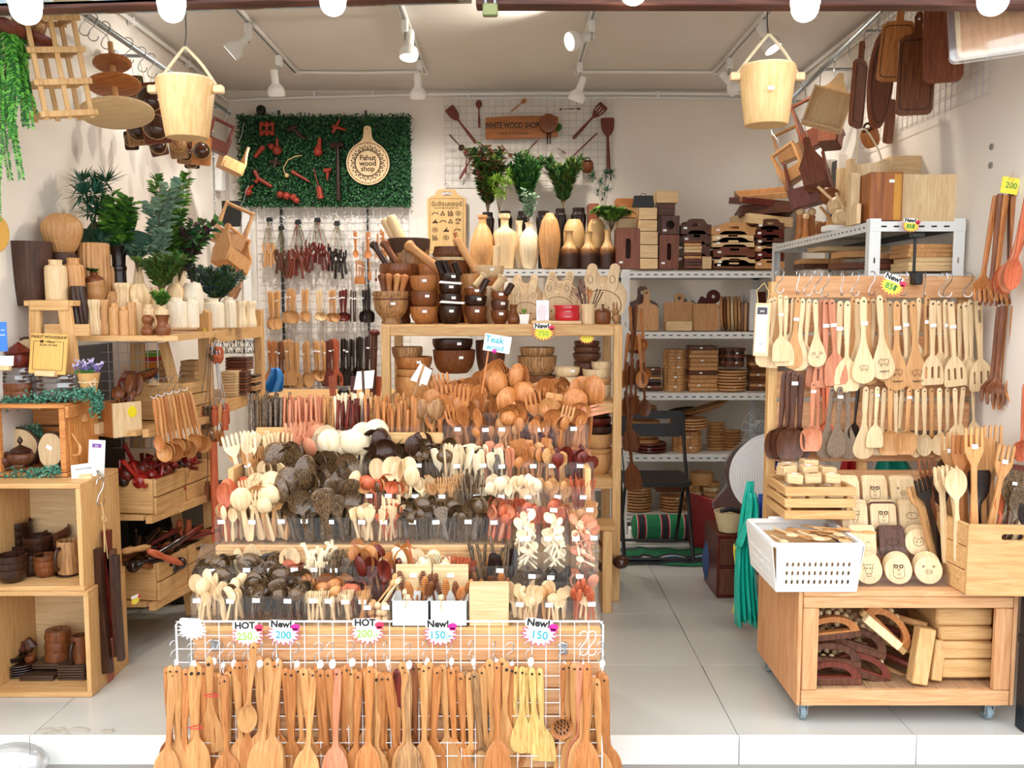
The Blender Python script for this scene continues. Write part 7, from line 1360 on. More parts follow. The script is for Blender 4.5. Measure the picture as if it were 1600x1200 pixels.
for i in range(4):boxat('pale_carton',279+i,304,588-8*i,595.5-8*i,4.4,.12,CARD,'pale carton with sticker by the corner post, %s from below'%NTH[i],group='pale cartons');boxat('pale_carton',232,252,590-9*i,598-9*i,4.38,.1,CARD,'plain carton beside the bright tower, %s from below'%NTH[i],group='plain cartons')
for i in range(5):boxat('tan_box',285,309,625-6*i,630.5-6*i,4.3,.1,TAN,'tan slatted box layer under the cartons, %s from below'%NTH[i],group='tan box layers')
for i in range(9):boxat('thin_board',345,369,616-4.4*i,620-4.4*i,4.55,.1,PALEX,'pale thin board in the pile behind the steel tools, %s from below'%NTH[i],'board','pale thin boards')
for i in range(8):boxat('dark_board',368,384,612-4.5*i,616-4.5*i,4.6,.1,(WALNUTX,BROWNX)[i%2],'dark thin board next to the pale pile, %s from below'%NTH[i],'board','dark thin boards');boxat('tan_board',386,400,612-4.2*i+4,615.5-4.2*i+4,4.7,.1,(TAN,DARK)[i%3==1],'small board by the rear post, %s from below'%NTH[i],'board','small boards by the rear post')
for i in range(4):boxat('brown_case',352,386,574-5*i,578.5-5*i,4.72,.12,(RWALX,WALNUTX)[i%2],'reddish brown flat case on the boards, %s from below'%NTH[i],'case','flat brown cases')
for i in range(16):tag(obj('s_hook',HOOK,BLACK,None,P(340+3.8*i,552,4.9),(0,0,rnd(0,3)),1.2),'dark S hook in the row behind the flat brown cases','hook','dark S hooks')
GR=MB().lathe([(0,0),(.020,0),(.0215,.004),(.0205,.085),(.014,.088),(.014,.094),(.018,.096),(.017,.104),(0,.105)],14).mesh('grip')
HD=MB().lathe(sm([(0,-.026),(.008,-.02),(.017,0),(.0175,.012),(0,.0125)],2),12).mesh('head')
def masher(px,y_h,y_g0,y_g1,Y,gm,hm,label,hx=0):
 g0,g1,hh=P(px,y_g1,Y),P(px,y_g0,Y),P(px+hx,y_h,Y);q=thing('masher',label,'masher',g0,group='steel rod mashers');s=(g1.z-g0.z)/.105
 obj('grip',GR,gm,q,rot=(0,0,0),scale=(s*.8,s*.8,s));d=hh-g0;obj('rod',MB().tube(sm([(0,0,(g1.z-g0.z)),(d.x*.7,0,d.z*.8),(d.x,0,d.z+.04),(d.x+.01,0,d.z+.05),(d.x+.02,0,d.z+.035),(d.x+.02,0,d.z+.01)],2),.0024,6),STEEL,q);obj('head',HD,hm,q,(d.x+.02,0,d.z))
for i,a_ in enumerate(((313,556,634,664,REDW,COCO,'red-gripped steel masher outermost on the corner post'),(322,560,634,670,COCO,REDW,'thick coconut-gripped masher in front of the corner post'),(329,548,634,667,COCO,COCO,'slim coconut-gripped masher on the corner post'),(336,558,634,665,REDW,REDW,'straight red-gripped masher in the middle'),(345,546,631,660,TAN,REDW,'pale-gripped masher on the corner post'),(354,552,630,662,REDW,REDW,'thick red-gripped masher nearest the chopsticks'),(352,560,640,672,REDW,REDW,'red-gripped masher hidden behind its twin'))):masher(*a_[:4],4.08+.012*(i%3),*a_[4:],hx=(330-a_[0])*.7)
for i,px in enumerate((326,333,340,347)):masher(px,640,672,690 if px<345 else 697,4.1,TEAK,BROWN,'small orange wooden masher hanging below the grips, %s from the post'%ORD[i],hx=(336-px)*.5)
tag(obj('tassel_charm',MB().prism([(-.008,0),(.008,0),(.006,.03),(.0,.045),(-.006,.03)],(),.006).sph((.010,0,.005),.008,7,5),plain('charm_yellow','d8cf2a',.5),None,P(320,528,4.12)),'yellow and red charm hanging on the corner post','charm')
masher(325,690,752,782,4.06,BROWN,BROWN,'single brown-gripped masher low on the corner post')
p0,p1=P(338,845,4.05),P(338,690,4.05);q=thing('long_mallet','long red staff with a T-shaped double mallet head by the bottom crates','mallet',p0);obj('staff',MB().cyl((0,0,0),(0,0,p1.z-p0.z),.019,.017,n=12),REDW,q);k1=W(1,4.05)
obj('cross_handle',MB().cyl((0,-.02,18*k1),(-45*k1,-.02,13*k1),.011,n=10),REDW,q)
for x in(-54,-42):obj('mallet_head',MB().cyl((x*k1,-.02-.02*(x<-50),4*k1),(x*k1+.004,-.02-.02*(x<-50),36*k1),.018,.012,n=12),REDW,q)
# ---- vases on the ladder shelf
def lv(px0,px1,yt,yb,Y,shape,mat,label,**k):return vase(k.pop('nm','vase'),px0,px1,yt,yb,Y,shape,mat,label,**k)
CYL=[(0,.92),(.04,1),(.5,1),(.92,.98),(1,.92)];JAR=[(0,.9),(.05,1),(.7,1),(.84,.9),(.88,.6),(.97,.6),(1,.66)];EGG=[(0,.5),(.15,.72),(.5,1),(.75,.98),(.92,.7),(1,.45)];HOUR=[(0,.9),(.15,1),(.45,.8),(.7,.78),(.9,.98),(1,.92)]
TANV,CREAM=TAN,wood('cream_wash','e3d3b4','f2e9d8',scale=30,var=.06)
UM=wood('umber_drum','3a2218','57382a',scale=18,var=.05,rough=.6)
lv(20,83,378,478,3.60,[(0,.72),(.3,.85),(.6,.93),(1,1)],UM,'large dark brown flared drum planter at the shelf end',nm='planter',mod=lambda a,z,j:1+.012*math.sin(4*a+9*z))
lv(118,152,388,452,3.86,CYL,UM,'smaller dark drum behind the fluted cylinder',nm='planter');lv(82,121,395,470,3.70,CYL,UM,'dark drum pedestal under the fluted egg vase',nm='planter')
lv(70,127,334,396,3.70,EGG,TANV,'big fluted tan egg vase on top of the dark drum',mod=flute(24,.03,4),n=96);lv(73,105,406,468,3.56,JAR,PALE,'pale fish-scale jar at the shelf end',mod=scales(20,.03,.014),n=80,nz=50);lv(102,132,403,478,3.64,JAR,TANV,'tan spiral jar behind the fish-scale jar',mod=flute(10,.05,26),n=60,nz=40)
lv(127,172,380,460,3.80,CYL,TANV,'tan cylinder vase with deep straight flutes',mod=flute(20,.05),n=80);lv(172,202,385,442,3.86,[(0,.7),(.3,.68),(.35,.74),(.45,.74),(.5,.66),(.8,.72),(1,1)],BLACKW,'glossy black vase with a woven waist band');lv(170,182,417,458,3.84,CYL,TANV,'slim tan bottle beside the black vase');lv(206,229,410,455,3.9,[(0,1),(.3,.7),(1,.35)],PALE,'pale cone vase with straight flutes',mod=flute(14,.05),n=56)
BSTR=stripes('black_stripe','Z',[(0,'2a1a12'),(.7,'b58a52')],16)
lv(113,137,447,507,3.58,CYL,DARK,'black jar with pale spiral grooves',mod=flute(8,.07,30),n=64,nz=44)
yb=523
lv(135,160,468,yb,3.62,HOUR,PALE,'pale twisted hourglass vase first in the front row',mod=flute(12,.05,18),n=60,nz=36);lv(158,173,468,yb,3.63,HOUR,TANV,'slim tan fluted vase second in the front row',mod=flute(10,.05),n=50);lv(172,189,473,yb,3.62,JAR,TANV,'tan scaled jar third in the front row',mod=scales(14,.05,.012),n=56,nz=44);lv(188,202,478,yb,3.61,JAR,TANV,'small tan scaled jar fourth in the front row',mod=scales(14,.05,.012),n=56,nz=44);lv(199,214,472,yb,3.63,CYL,TANV,'tan scaled cylinder fifth in the front row',mod=scales(16,.04,.012),n=64,nz=44)
lv(204,223,465,yb,3.70,JAR,PALE,'pale bottle jar behind the gourd vase');lv(222,244,475,518,3.72,JAR,PALE,'pale scaled jar above the brown gourd',mod=scales(16,.04,.012),n=64,nz=40);lv(221,243,492,524,3.60,[(0,.8),(.2,1),(.45,.62),(.55,.6),(.75,.86),(.92,.7),(1,.5)],BROWN,'small brown double gourd vase');lv(243,267,492,524,3.60,[(0,.85),(.3,1),(.6,.66),(.85,.8),(1,.95)],BROWN,'small brown waisted vase by the gourd');lv(243,264,478,518,3.72,JAR,PALE,'pale jar holding a tiny plant')
for i,(x0,x1,yt,Y,mt,mo,lb)in enumerate(((262,292,464,3.9,CREAM,scales(18,.03,.012),'cream scaled jar whitened at its base, first before the post'),(289,311,465,3.95,CREAM,scales(16,.03,.012),'cream scaled jar right before the corner post'),(312,350,466,4.3,CREAM,scales(20,.03,.012),'wide cream scaled jar just past the corner post'),(347,369,464,4.45,CREAM,flute(12,.04,14),'cream swirled jar past the corner post'),(368,386,470,4.55,WHITEWOOD,flute(8,.06),'white lobed vase near the rear post'),(383,401,470,4.6,WHITEWOOD,flute(9,.06),'white ribbed vase beside the rear post'))):lv(x0,x1,yt,511,Y,JAR if i<4 else HOUR,mt,lb,mod=mo,n=72,nz=44)
lv(135,166,437,470,3.74,[(0,.8),(.3,1),(.6,.9),(.8,.95),(1,.8)],TANV,'tan low jar under the brown lidded cup');lv(134,162,425,448,3.74,[(0,.5),(.3,1),(.6,.9),(.8,.4),(1,.45)],BROWN,'brown flattened cup with a green sprout');lv(180,209,442,490,3.78,HOUR,PALE,'pale deeply fluted vase in the second row',mod=flute(12,.06),n=60);lv(205,235,443,490,3.80,EGG,PALE,'pale lobed vase in the second row',mod=flute(6,.09,8),n=48);lv(168,186,455,495,3.76,EGG,TANV,'small tan round vase in the second row',mod=flute(9,.05),n=48);lv(232,256,449,485,3.86,JAR,PALE,'pale jar holding the mossy fern');lv(262,288,442,485,3.95,EGG,PALE,'pale round pot with greenery');lv(286,318,442,490,4.0,[(0,.8),(.2,.96),(.5,1),(.8,.9),(1,.7)],CREAM,'round cream pot half whitewashed',mod=scales(18,.03,.012),n=72,nz=40);lv(263,278,370,440,4.2,CYL,WHITEWOOD,'tall white cylinder behind the leaves',nm='vase');lv(272,294,412,465,4.25,HOUR,WHITEWOOD,'white vase holding leafy stems')
# ---- plants on the ladder shelf
pl(150,385,3.9,108,26,'pine_twig','tall dark needle tufts rising over the big dark leaves','pine',5,[L_[1],L_[6]],seed=21,leaf=.085);pl(190,400,3.9,90,36,'leafy_spray','bright green leafy spray behind the black vase','leafy',10,[L_[0],L_[2],L_[0]],seed=22,leaf=.055);pl(250,455,3.98,172,34,'eucalyptus','sage green eucalyptus branches','euc',7,[L_[3],plain('sage_b','6f8f78',.5)],seed=23,leaf=.05,lean=.05);pl(268,455,4.15,185,42,'leafy_branches','tall green small-leaved branches beside the eucalyptus','leafy',9,[L_[0],L_[2]],seed=24,leaf=.05,lean=.05)
pl(280,440,4.2,95,58,'leafy_bush','spreading green bush with dark reddish berries','leafy',12,[L_[0],L_[1],plain('leaf_wine','4a2a34',.5)],seed=25,leaf=.05,lean=.12);pl(215,425,3.86,58,22,'air_plant','grey green spiky air plant','fern',7,[L_[3],L_[6]],seed=26,leaf=.03);pl(253,462,3.84,62,40,'mossy_fern','mossy olive fern in the second row','cyp',14,[L_[4],L_[0]],seed=27,leaf=.035);pl(300,445,4.0,30,14,'dark_blooms','dark purplish flower heads on the cream pot','bloom',8,[plain('dark_bloom','3a3340',.6),L_[1]],seed=28,leaf=.02);pl(340,478,4.5,62,42,'thistle_bush','round green bush with bluish heads past the corner post','cyp',20,[L_[0],L_[1],plain('bluish','5f6f7a',.6)],seed=29,leaf=.035);pl(253,482,3.72,28,16,'tiny_plant','tiny leafy plant in the pale jar','leafy',10,[L_[0],L_[2]],seed=30,leaf=.02);pl(145,430,3.74,16,10,'sprout','tiny green sprout in the flattened cup','fern',9,[L_[0]],seed=31,leaf=.012)
q=thing('big_leaf_plant','plant with large glossy dark green leaves','plant',P(160,395,3.88))
for i,(a,ln,up)in enumerate(((-70,.2,.35),(-35,.16,.1),(40,.2,.3),(75,.22,.12),(10,.17,.5),(-85,.13,.05))):
 m=MB();st=[]
 for j in range(9):u=j/8;st.append((ln*u,max(.002,.055*math.sin(PI*min(1,u*.9+.08))**.8),.002,.06*u*u,.012*math.sin(PI*u)))
 m.blade(st,6);obj('leaf',m,L_[5],q,(0,-.02,.02),(R(-15),R(a),0))
# ================================================================ hanging things on the left
rodm=MB();rodm.tube([(-1.75,3.2,2.645),(-1.75,5.66,2.635)],.014,10);q=thing('hanging_rail','galvanised pipe rail along the wall above the plants','rail',(0,0,0));obj('pipe',rodm,GALV,q)
for y in(3.5,4.4,5.55):obj('bracket',MB().cyl((-1.75,y,2.64),(-1.90,y,2.64),.008,n=8).cyl((-1.885,y,2.64),(-1.908,y,2.64),.028,n=12),GALV,q)
for i,px in enumerate((152,165,184,218,238,252)):Y=1400*1.75/(800-px);tag(obj('s_hook',HOOKB,STEEL,None,(-1.75,Y,2.555),(0,0,.5),1.15),'S hook on the galvanised rail, %s from the beam'%ORD[i],'hook','S hooks on the galvanised rail')
def bar_(m,a,b_,w=.016):m.beam(a,b_,w,w*.8,.001)
q=thing('folding_rack','golden slatted wooden rack hanging under the shutter beam','rack',P(100,188,3.3),(R(6),R(-10),R(38)));m_=PINE;hX,hY,hZ=.075,.085,.46
for sx in(-1,0,1):
 for sy in(-1,1):obj('post',MB().beam((sx*hX,sy*hY,0),(sx*hX,sy*hY,hZ),.016,.012,.001),m_,q)
for k in range(5):
 z=.02+.105*k
 for sy in(-1,1):obj('rail',MB().beam((-hX-.02,sy*(hY+.01),z),(hX+.02,sy*(hY+.01),z),.012,.02,.001),m_,q)
 for sx in(-1,1):obj('crosspiece',MB().beam((sx*hX,-hY-.02,z),(sx*hX,hY+.02,z),.012,.02,.001),m_,q)
q=thing('cake_stand','three-tier wooden cake stand hanging tilted from the rail','cake stand',P(183,178,3.62),(R(-13),R(-9),0));k1=W(1,3.62)
for nm_,z,r,m_ in(('lower_plate',0,54,PALEX),('middle_plate',46,39,TEAKX),('upper_plate',82,28,TEAKX)):obj(nm_,MB().lathe([(0,-.008),(r*k1*.86,-.008),(r*k1,.0),(r*k1,.006),(r*k1*.9,.009),(0,.009)],34),m_,q,(0,0,z*k1))
obj('dowel',MB().cyl((0,0,0),(0,0,118*k1),5*k1,4*k1,n=12),TAN,q);obj('hanging_hook',MB().tube([(0,0,116*k1),(-.01,0,130*k1),(-.10,0,165*k1)],.002,5),STEEL,q)
def hbowl(px,py,w,h,Y,mat,label,tilt=(0,0,0)):r=W(w,Y)/2;return lobj('wooden_dish',bowlprof(r,W(h,Y),.006,.5,.7),mat,P(px,py,Y),label,'dish',None,26,rot=tilt)
hbowl(58,74,56,12,3.2,RB,'dark reddish wooden dish hanging under the dome bulb',(R(-14),R(10),0));hbowl(45,58,48,24,3.25,ACACIA,'pale brown bowl above the reddish dish',(R(-10),0,0));hbowl(6,52,60,14,3.12,RB,'reddish dish tilted at the picture corner',(R(-14),R(18),0));o=hbowl(60,60,20,6,3.22,RB,'small reddish foot of the hanging dish')
q=thing('hanging_fern','long trailing green fern garland hanging at the picture edge','garland',P(15,40,3.14));ms=MB();mf=MB();rg=random.Random(4)
for i in range(19):
 x0,y0=rg.uniform(-.06,.045),rg.uniform(-.03,.03);L2=rg.choice((.32,.4,.45,.5,.36))if x0<0 else rg.uniform(.2,.42);L2+=.14 if i%9==0 else 0
 pts=[Vector((x0+.012*math.sin(i+5*u),y0,-.02-L2*u))for u in[k/10 for k in range(11)]];ms.tube(pts,.0009,3)
 for k in range(int(L2/.009)):
  u=k*.009/L2;p=pts[0].lerp(pts[-1],u)+Vector((.012*math.sin(i+5*u)-.012*math.sin(i)*(1-u),0,0))
  for s in(-1,1):leafadd(mf,p,(s*.8,rg.uniform(-.5,.2),-.7),(0,-1,.4),.026*(1-.4*u),.0045,rg.randrange(3))
obj('stem',ms,LEAF[0],q,smooth=0);stuff(obj('foliage',mf,[plain('fern_a','3f8a2f',.5),plain('fern_b','68b13e',.5),plain('fern_c','2a6424',.5)],q,smooth=0,fix=False))
pb_=P(30,60,3.16);ms=MB();mf=MB();q=thing('fern_sprig','thin fern sprig hanging below the reddish dish','garland',P(34,80,3.2));ms.tube([(0,0,0),(.012,0,-.1),(.022,0,-.19)],.0012,4)
for k in range(22):
 for s in(-1,1):leafadd(mf,(.022*k/22,0,-.19*k/22),(s,-.2,-.6),(0,-1,.4),.02,.004)
obj('stem',ms,LEAF[0],q);stuff(obj('foliage',mf,LEAF[3],q,smooth=0))
q=thing('woven_fan','golden straw fan at the picture edge beside the drum planter','fan',P(-8,365,3.3));obj('fan_blade',MB().prism([(.052*math.cos(R(a)),.07*math.sin(R(a)))for a in range(-95,96,10)],(),.004),plain('straw','c08f3c',.8,bump=.8,bscale=150),q);obj('fan_handle',MB().cyl((0,0,.05),(.0,0,.13),.006,n=8),ACACIA,q)
def plaque(px,py,w,h,Y,mt,shell,label,rot,n=1):
 q=thing('coconut_holder',label,'holder',P(px,py,Y),rot,'coconut shell holders');w2,h2=W(w,Y),W(h,Y);obj('back_board',MB().prism(rrect(0,0,w2,h2,.01),(),.012),mt,q)
 obj('hanging_wire',MB().tube([(0,0,h2/2),(0,.01,h2/2+.10)],.0014,4),TWINE,q)
 for k in range(n):
  zc_=0 if n==1 else h2*(.22-.46*k);r=w2*.46;obj('shell_pocket',MB().sph((0,-.006,zc_),r,18,10,(1,.85,1.05)),shell,q);obj('twine_rim',MB().tube([(r*math.cos(a*PI/12)*1.02,-.012,zc_+r*1.06*math.sin(a*PI/12))for a in range(24)],.0022,5,closed=True),TWINE,q)
 return q
for a_ in((238,177,40,95,4.2,RB,COCONUT,'reddish plaque with two shiny coconut shells in front',(R(-10),R(-10),R(25)),2),(217,203,36,48,4.3,ACACIA,COCONUT,'pale edged plaque with one coconut shell',(R(-8),R(-8),R(20)),1),(213,150,26,60,4.45,DARK,COCONUT,'dark plaque half hidden at the rail',(0,R(-6),R(30)),1),(247,228,26,30,4.4,RB,COCONUT,'small dark plaque peeping out below',(0,R(-15),R(20)),1),(205,220,20,28,4.5,DARK,COCONUT,'dark plaque corner behind the pale edged one',(0,R(-5),R(25)),1),(278,225,26,44,4.7,ACACIA,ACACIA,'plaque with a lighter speckled shell below the bucket',(0,R(-6),R(15)),1),(315,236,28,44,4.8,TEAK,COCONUT,'orange plaque with a glossy dark shell below the bucket',(R(-8),R(4),R(15)),1),(308,214,34,36,4.85,RB,COCONUT,'reddish plaque right under the bucket',(0,0,R(15)),1),(290,240,24,32,4.95,ACACIA,COCONUT,'plaque between the two lower shells',(0,R(3),R(15)),1),(300,252,22,22,5.0,DARK,COCONUT,'lowest dark plaque under the bucket',(0,0,R(15)),1)):plaque(*a_)
for px in(217,238,246):tag(obj('green_string',MB().tube([(-.012,0,-.06),(0,0,0),(.012,0,-.06)],.0012,4),plain('gs%d'%px,'a7b64a',.6),None,P(px,112,4.25)),'yellowish green string above the coconut plaques, %s'%{217:'nearest the cake stand',238:'middle',246:'nearest the bucket'}[px],'string')
def caddy(px,py,w,Y,mat,label,rot,hz=1.0,deep=.7,handle=True):
 """open tool caddy: two gabled ends, sides, base, dowel handle; origin at the dowel"""
 q=thing('tool_caddy',label,'caddy',P(px,py,Y),rot);w2=W(w,Y);d=w2*deep;h=w2*.5;H=w2*1.05*hz
 end=sym([(d/2*.8,-H),(d/2,-H+h),(d/2*.55,-H*.36),(d*.13,-H*.16),(d*.13,d*.05),(0,d*.12)])
 for s in(-1,1):obj('end_board',MB().prism(end,[circ(0,-d*.02,d*.05,8)],.012,Matrix.Rotation(PI/2,4,'Z')),mat,q,(s*(w2/2-.006),0,0));obj('side_board',MB().beam((-w2/2+.012,s*d*.43,-H+h*.5),(w2/2-.012,s*d*.43,-H+h*.5),.009,h*.94),mat,q)
 obj('base_board',MB().box((0,0,-H+.005),(w2-.026,d*.74,.009)),mat,q)
 obj('hanging_wire',MB().tube([(0,0,.01),(.004,0,.06),(-.004,0,.11),(0,.01,.14)],.002,5),STEEL,q)
 if handle:obj('dowel',MB().cyl((-w2/2,0,0),(w2/2,0,0),.010,n=10),mat,q)
 return q
caddy(350,192,34,5.2,RB,'dark reddish tool caddy hanging at the rail end',(0,R(20),R(35)),1.3);caddy(372,225,36,5.5,TAN,'pale wooden caddy hanging below the dark one',(0,R(20),R(40)),1.2,handle=False)
caddy(375,326,46,5.0,TAN,'pale tool caddy with dowel hanging on the chain, upper',(0,R(22),R(30)),1.3);caddy(372,365,50,4.95,TAN,'pale tool caddy on the chain seen from its end, lower',(R(-8),R(28),R(62)),1.2);caddy(365,425,36,5.1,ACACIA,'pale caddy corner at the chain end',(0,R(24),R(30)),1.0)
m=MB();q=thing('steel_chain','thin steel chain with hooks carrying the pale caddies','chain',(-1.735,5.3,2.61));
for k in range(42):m.tube([(.006*math.cos(a)*(1 if k%2 else .3),.006*math.cos(a)*(.3 if k%2 else 1),-.024*k+.014*math.sin(a))for a in[i*PI/4 for i in range(8)]],.0016,4,closed=True)
stuff(obj('chain_link',m,STEEL,q));obj('top_hook',HOOKB,STEEL,q,(0,0,.01))
tag(obj('chalk_board',MB().box((0,0,0),(W(30,5.6),.01,W(40,5.6)),.002),BLACK,None,P(362,334,5.7)),'small black board behind the pale caddies','board')
def bucket(px,py0,py1,w0,w1,Y,label,sx=.0):
 t_,b_=P(px,py0,Y),P(px,py1,Y);h=t_.z-b_.z;r0,r1=W(w0,Y)/2,W(w1,Y)/2;q=thing('wooden_bucket',label,'bucket',b_)
 obj('bucket_body',MB().lathe([(0,0),(r1*.96,0),(r1,.006),(r0,h-.004),(r0*.985,h),(r0*.88,h),(r1*.88,.012),(0,.012)],36),wood('bucket_wood_%d'%px,'cba066','dfba85','Z',scale=16,var=0,stretch=.04),q)
 obj('lid',MB().lathe([(0,h+.001),(r0*.95,h+.001),(r0*.95,h+.007),(0,h+.010)],36),PALE,q)
 for s in(-1,1):obj('lug',MB().box((s*(r0+.012),0,h-.026),(.034,.028,.026),.004),PALE,q)
 tp=P(px,py0-50,Y).z-b_.z;pk=.02
 obj('rope_handle',MB().tube(sm([(-r0-.004,0,h-.014),(-r0*.55,0,h+(tp-h)*.45),(-.006,0,tp),(.004,0,tp+.004),(.01,0,tp),(r0*.6,0,h+(tp-h)*.5),(r0+.004,0,h-.012)],3),.0055,7),ROPE,q)
 obj('long_hook',MB().tube([(.002,.006,tp-.01),(0,0,tp+.0),(0,.02,tp+.05),(0,.02,tp+.17)],.0028,6),STEEL,q);return q
bucket(293,127,216,88,64,3.02,'pale wooden bucket with rope handle hanging above the plants');q=bucket(1197,107,196,86,66,3.02,'pale wooden bucket with a price sticker hanging by the chopping boards');sticker(q,-.012,-.09,.10,sc=.9)
# ================================================================ right side: cart with pegboard
CX0,CX1,CY0,CY1=P(1254,1000,3.0).x,P(1582,1000,3.0).x,3.0,3.50
cz0_,cz1_=P(1400,1103,3.0).z,P(1400,924,3.0).z
ca=thing('display_cart','plank display cart on casters with a tall slatted back','cart',((CX0+CX1)/2,CY0,0));co_=Vector(((CX0+CX1)/2,CY0,0))
def kp(nm,a,b_,mat=REDPINEX,bv=.003):a,b_=Vector(a),Vector(b_);return obj(nm,MB().box((0,0,0),tuple(b_-a),bv),mat,ca,(a+b_)/2-co_)
kp('top_board',(CX0,CY0,cz1_-.02),(CX1,CY1,cz1_));kp('top_rail',(CX0+.001,CY0,cz1_-.06),(CX1-.001,CY0+.02,cz1_-.021));kp('bottom_rail',(CX0+.001,CY0,cz0_),(CX1-.001,CY0+.02,cz0_+.055))
zb0,zb1=cz0_+.056,cz1_-.061
kp('front_post',(CX0+.001,CY0,zb0),(CX0+.055,CY0+.02,zb1),REDPINE);kp('front_post',(CX1-.06,CY0,zb0),(CX1-.001,CY0+.02,zb1),REDPINE)
kp('side_panel',(CX0-.016,CY0+.001,cz0_),(CX0-.001,CY1,cz1_-.001),REDPINE);kp('side_panel',(CX1+.001,CY0+.001,cz0_),(CX1+.016,CY1,cz1_-.001),REDPINE);kp('back_panel',(CX0,CY1-.012,cz0_),(CX1,CY1,cz1_-.021))
n=9
for k in range(n):x=CX0+(CX1-CX0)*k/n;kp('floor_plank',(x+.001,CY0+.021,cz0_+.035),(x+(CX1-CX0)/n-.001,CY1-.013,cz0_+.055),wood('floor_plank_y','9a7352','b8926e','Y',scale=14,var=.08)if k==0 else bpy.data.materials['floor_plank_y'],.002)
TIRE=plain('caster_grey','7d8f98',.5)
for x in(CX0+.02,CX1-.05):
 for y in(CY0+.04,CY1-.05):
  q=obj('caster',MB().box((0,0,cz0_-.005),(.05,.05,.006)).box((-.015,.006,cz0_-.025),(.003,.03,.04)).box((.015,.006,cz0_-.025),(.003,.03,.04)).cyl((0,0,cz0_-.012),(0,0,cz0_),.014,n=10),STEEL,ca,Vector((x,y,0))-co_)
  r=(cz0_-.012)/2;obj('caster_wheel',MB().lathe([(0,-.010),(r*.9,-.010),(r,-.006),(r,.006),(r*.9,.010),(0,.010)],16,Matrix.Translation((0,.01,r+.001))@Matrix.Rotation(PI/2,4,'Y')),TIRE,q)
BYk=CY1+.004;PX0,PX1=P(1203,500,BYk).x,P(1524,450,BYk).x
for y0,y1 in((431,466),(474,519),(524,572),(580,621),(628,673),(680,721),(735,775),(788,830),(842,880)):a,c=P(1300,y1,BYk),P(1300,y0,BYk);kp('back_plank',(PX0+.02,BYk,a.z),(PX1,BYk+.018,c.z))
zt7,zb7=P(1205,440,BYk).z,.30
kp('back_post',(PX0,BYk-.002,cz1_*0+.1),(PX0+.036,BYk+.04,zt7),PINE);kp('back_post',(PX1-.05,BYk+.02,.1),(PX1-.015,BYk+.05,zt7),PINE);kp('back_post',(1.38,BYk+.02,.1),(1.415,BYk+.05,zt7),PINE)
YR=CY1-.045;burnt={}
def rh(px,yt,yb,k,mat,tilt,label,yaw=0,lay=0):
 Y=YR-.016*lay;a,c=P(px,yt,Y),P(px,yb,Y);s=(a.z-c.z)/LEN[k]
 o=put(k,mat,a,(R(-2),PI+R(tilt),yaw),(s*1.06,s,s),label,'utensils hanging on the cart back','hanging_'+KN[k][0]);obj('hanging_hole',MB().cyl((0,-.007,.014),(0,.007,.014),.0028,n=7),INK,o);return o
OW=['outer','second','third','fourth','fifth','sixth','seventh','eighth','ninth','tenth']
row1=[(1219,460,565,'turner_s',PALE,-3,2),(1211,464,575,'turner_s',PALE,4,0),(1228,462,572,'turner_s',PALE,-1,1),(1205,466,574,'pad_s',PALE,5,0),(1239,466,545,'cook_s',PALE,1,0),(1247,465,577,'pad_s',TAN,3,1),(1254,466,580,'pad_s',PALE,2,1),(1264,467,574,'cook_s',PALE,2,1),(1274,468,574,'pad_s',PALE,-4,2),(1285,468,606,'turner_s',PINK,1,0),(1291,467,606,'slot_s',PINK,-1,1),(1299,467,603,'turner_s',PINK,-6,2),(1313,470,614,'turner_s',PALE,0,1),(1324,470,612,'turner_s',PALE,-2,2),(1333,464,600,'pad_s',TAN,-2,0),(1340,466,606,'pad_s',PALE,-3,0),(1349,464,600,'pad_s',PALE,-3,3),(1356,465,602,'pad_s',TAN,-4,1),(1364,466,598,'cook_s',PALE,-2,0),(1374,461,594,'pad_s',PALE,-6,3),(1380,464,598,'pad_s',TAN,-6,2),(1390,470,600,'cook_s',PALE,-3,0),(1401,470,611,'pad_s',TAN,-3,2),(1413,468,600,'cook_s',PALE,-5,1),(1418,472,606,'pad_s',PALE,-4,0),(1426,470,610,'pad_s',TAN,-6,2),(1436,465,580,'turner_s',PALE,0,0),(1449,462,598,'cook_s',TAN,-2,1),(1457,468,602,'slot_s',PALE,-3,2),(1466,470,590,'cook_s',PALE,-5,0),(1477,468,602,'cook_s',PALE,-6,1),(1485,470,605,'slot_s',PALE,-7,2),(1500,474,600,'cook_s',PALE,-3,0),(1508,472,604,'cook_s',PALE,-5,1),(1516,468,606,'cook_s',PALE,-5,1),(1528,468,612,'slot_s',PALE,-6,2)]
cn={}
for px,a_,b2,k,mt,ti,ly in row1:
 q_=cn[(k,mt)]=cn.get((k,mt),0)+1;o=rh(px,a_,b2,k,mt,ti,'%s %s in the upper cart row, %s such from payment tag'%(MN[mt],KN[k][0].replace('_',' '),OW[min(q_-1,9)]),rnd(-.25,.25)if ly<2 else 0,ly)
 burnt[px]=o
 if ly>=1 and px%2:sticker(o,0,-.008,LEN[k]*.3,sc=.9)
def engrave(px,m,z=None,txt=None,zt=None,ts=.009):
 o=burnt[px]
 if m:obj('burnt_drawing',m,BURN,o,smooth=0)
 if txt:text(txt,ts,BURN,o,(0,-.0075,zt),(PI/2,PI,0))
m=MB();[m.tube([(s*.014+.005*math.cos(a),-.0072,.222+.005*math.sin(a))for a in[i*PI/4 for i in range(8)]],.0009,4,closed=True)for s in(-1,1)];m.tube([(-.006,-.0072,.237),(-.003,-.0072,.241),(0,-.0072,.238),(.003,-.0072,.241),(.006,-.0072,.237)],.0008,4);m.sph((0,-.0072,.234),.002,6,4);engrave(1274,m)
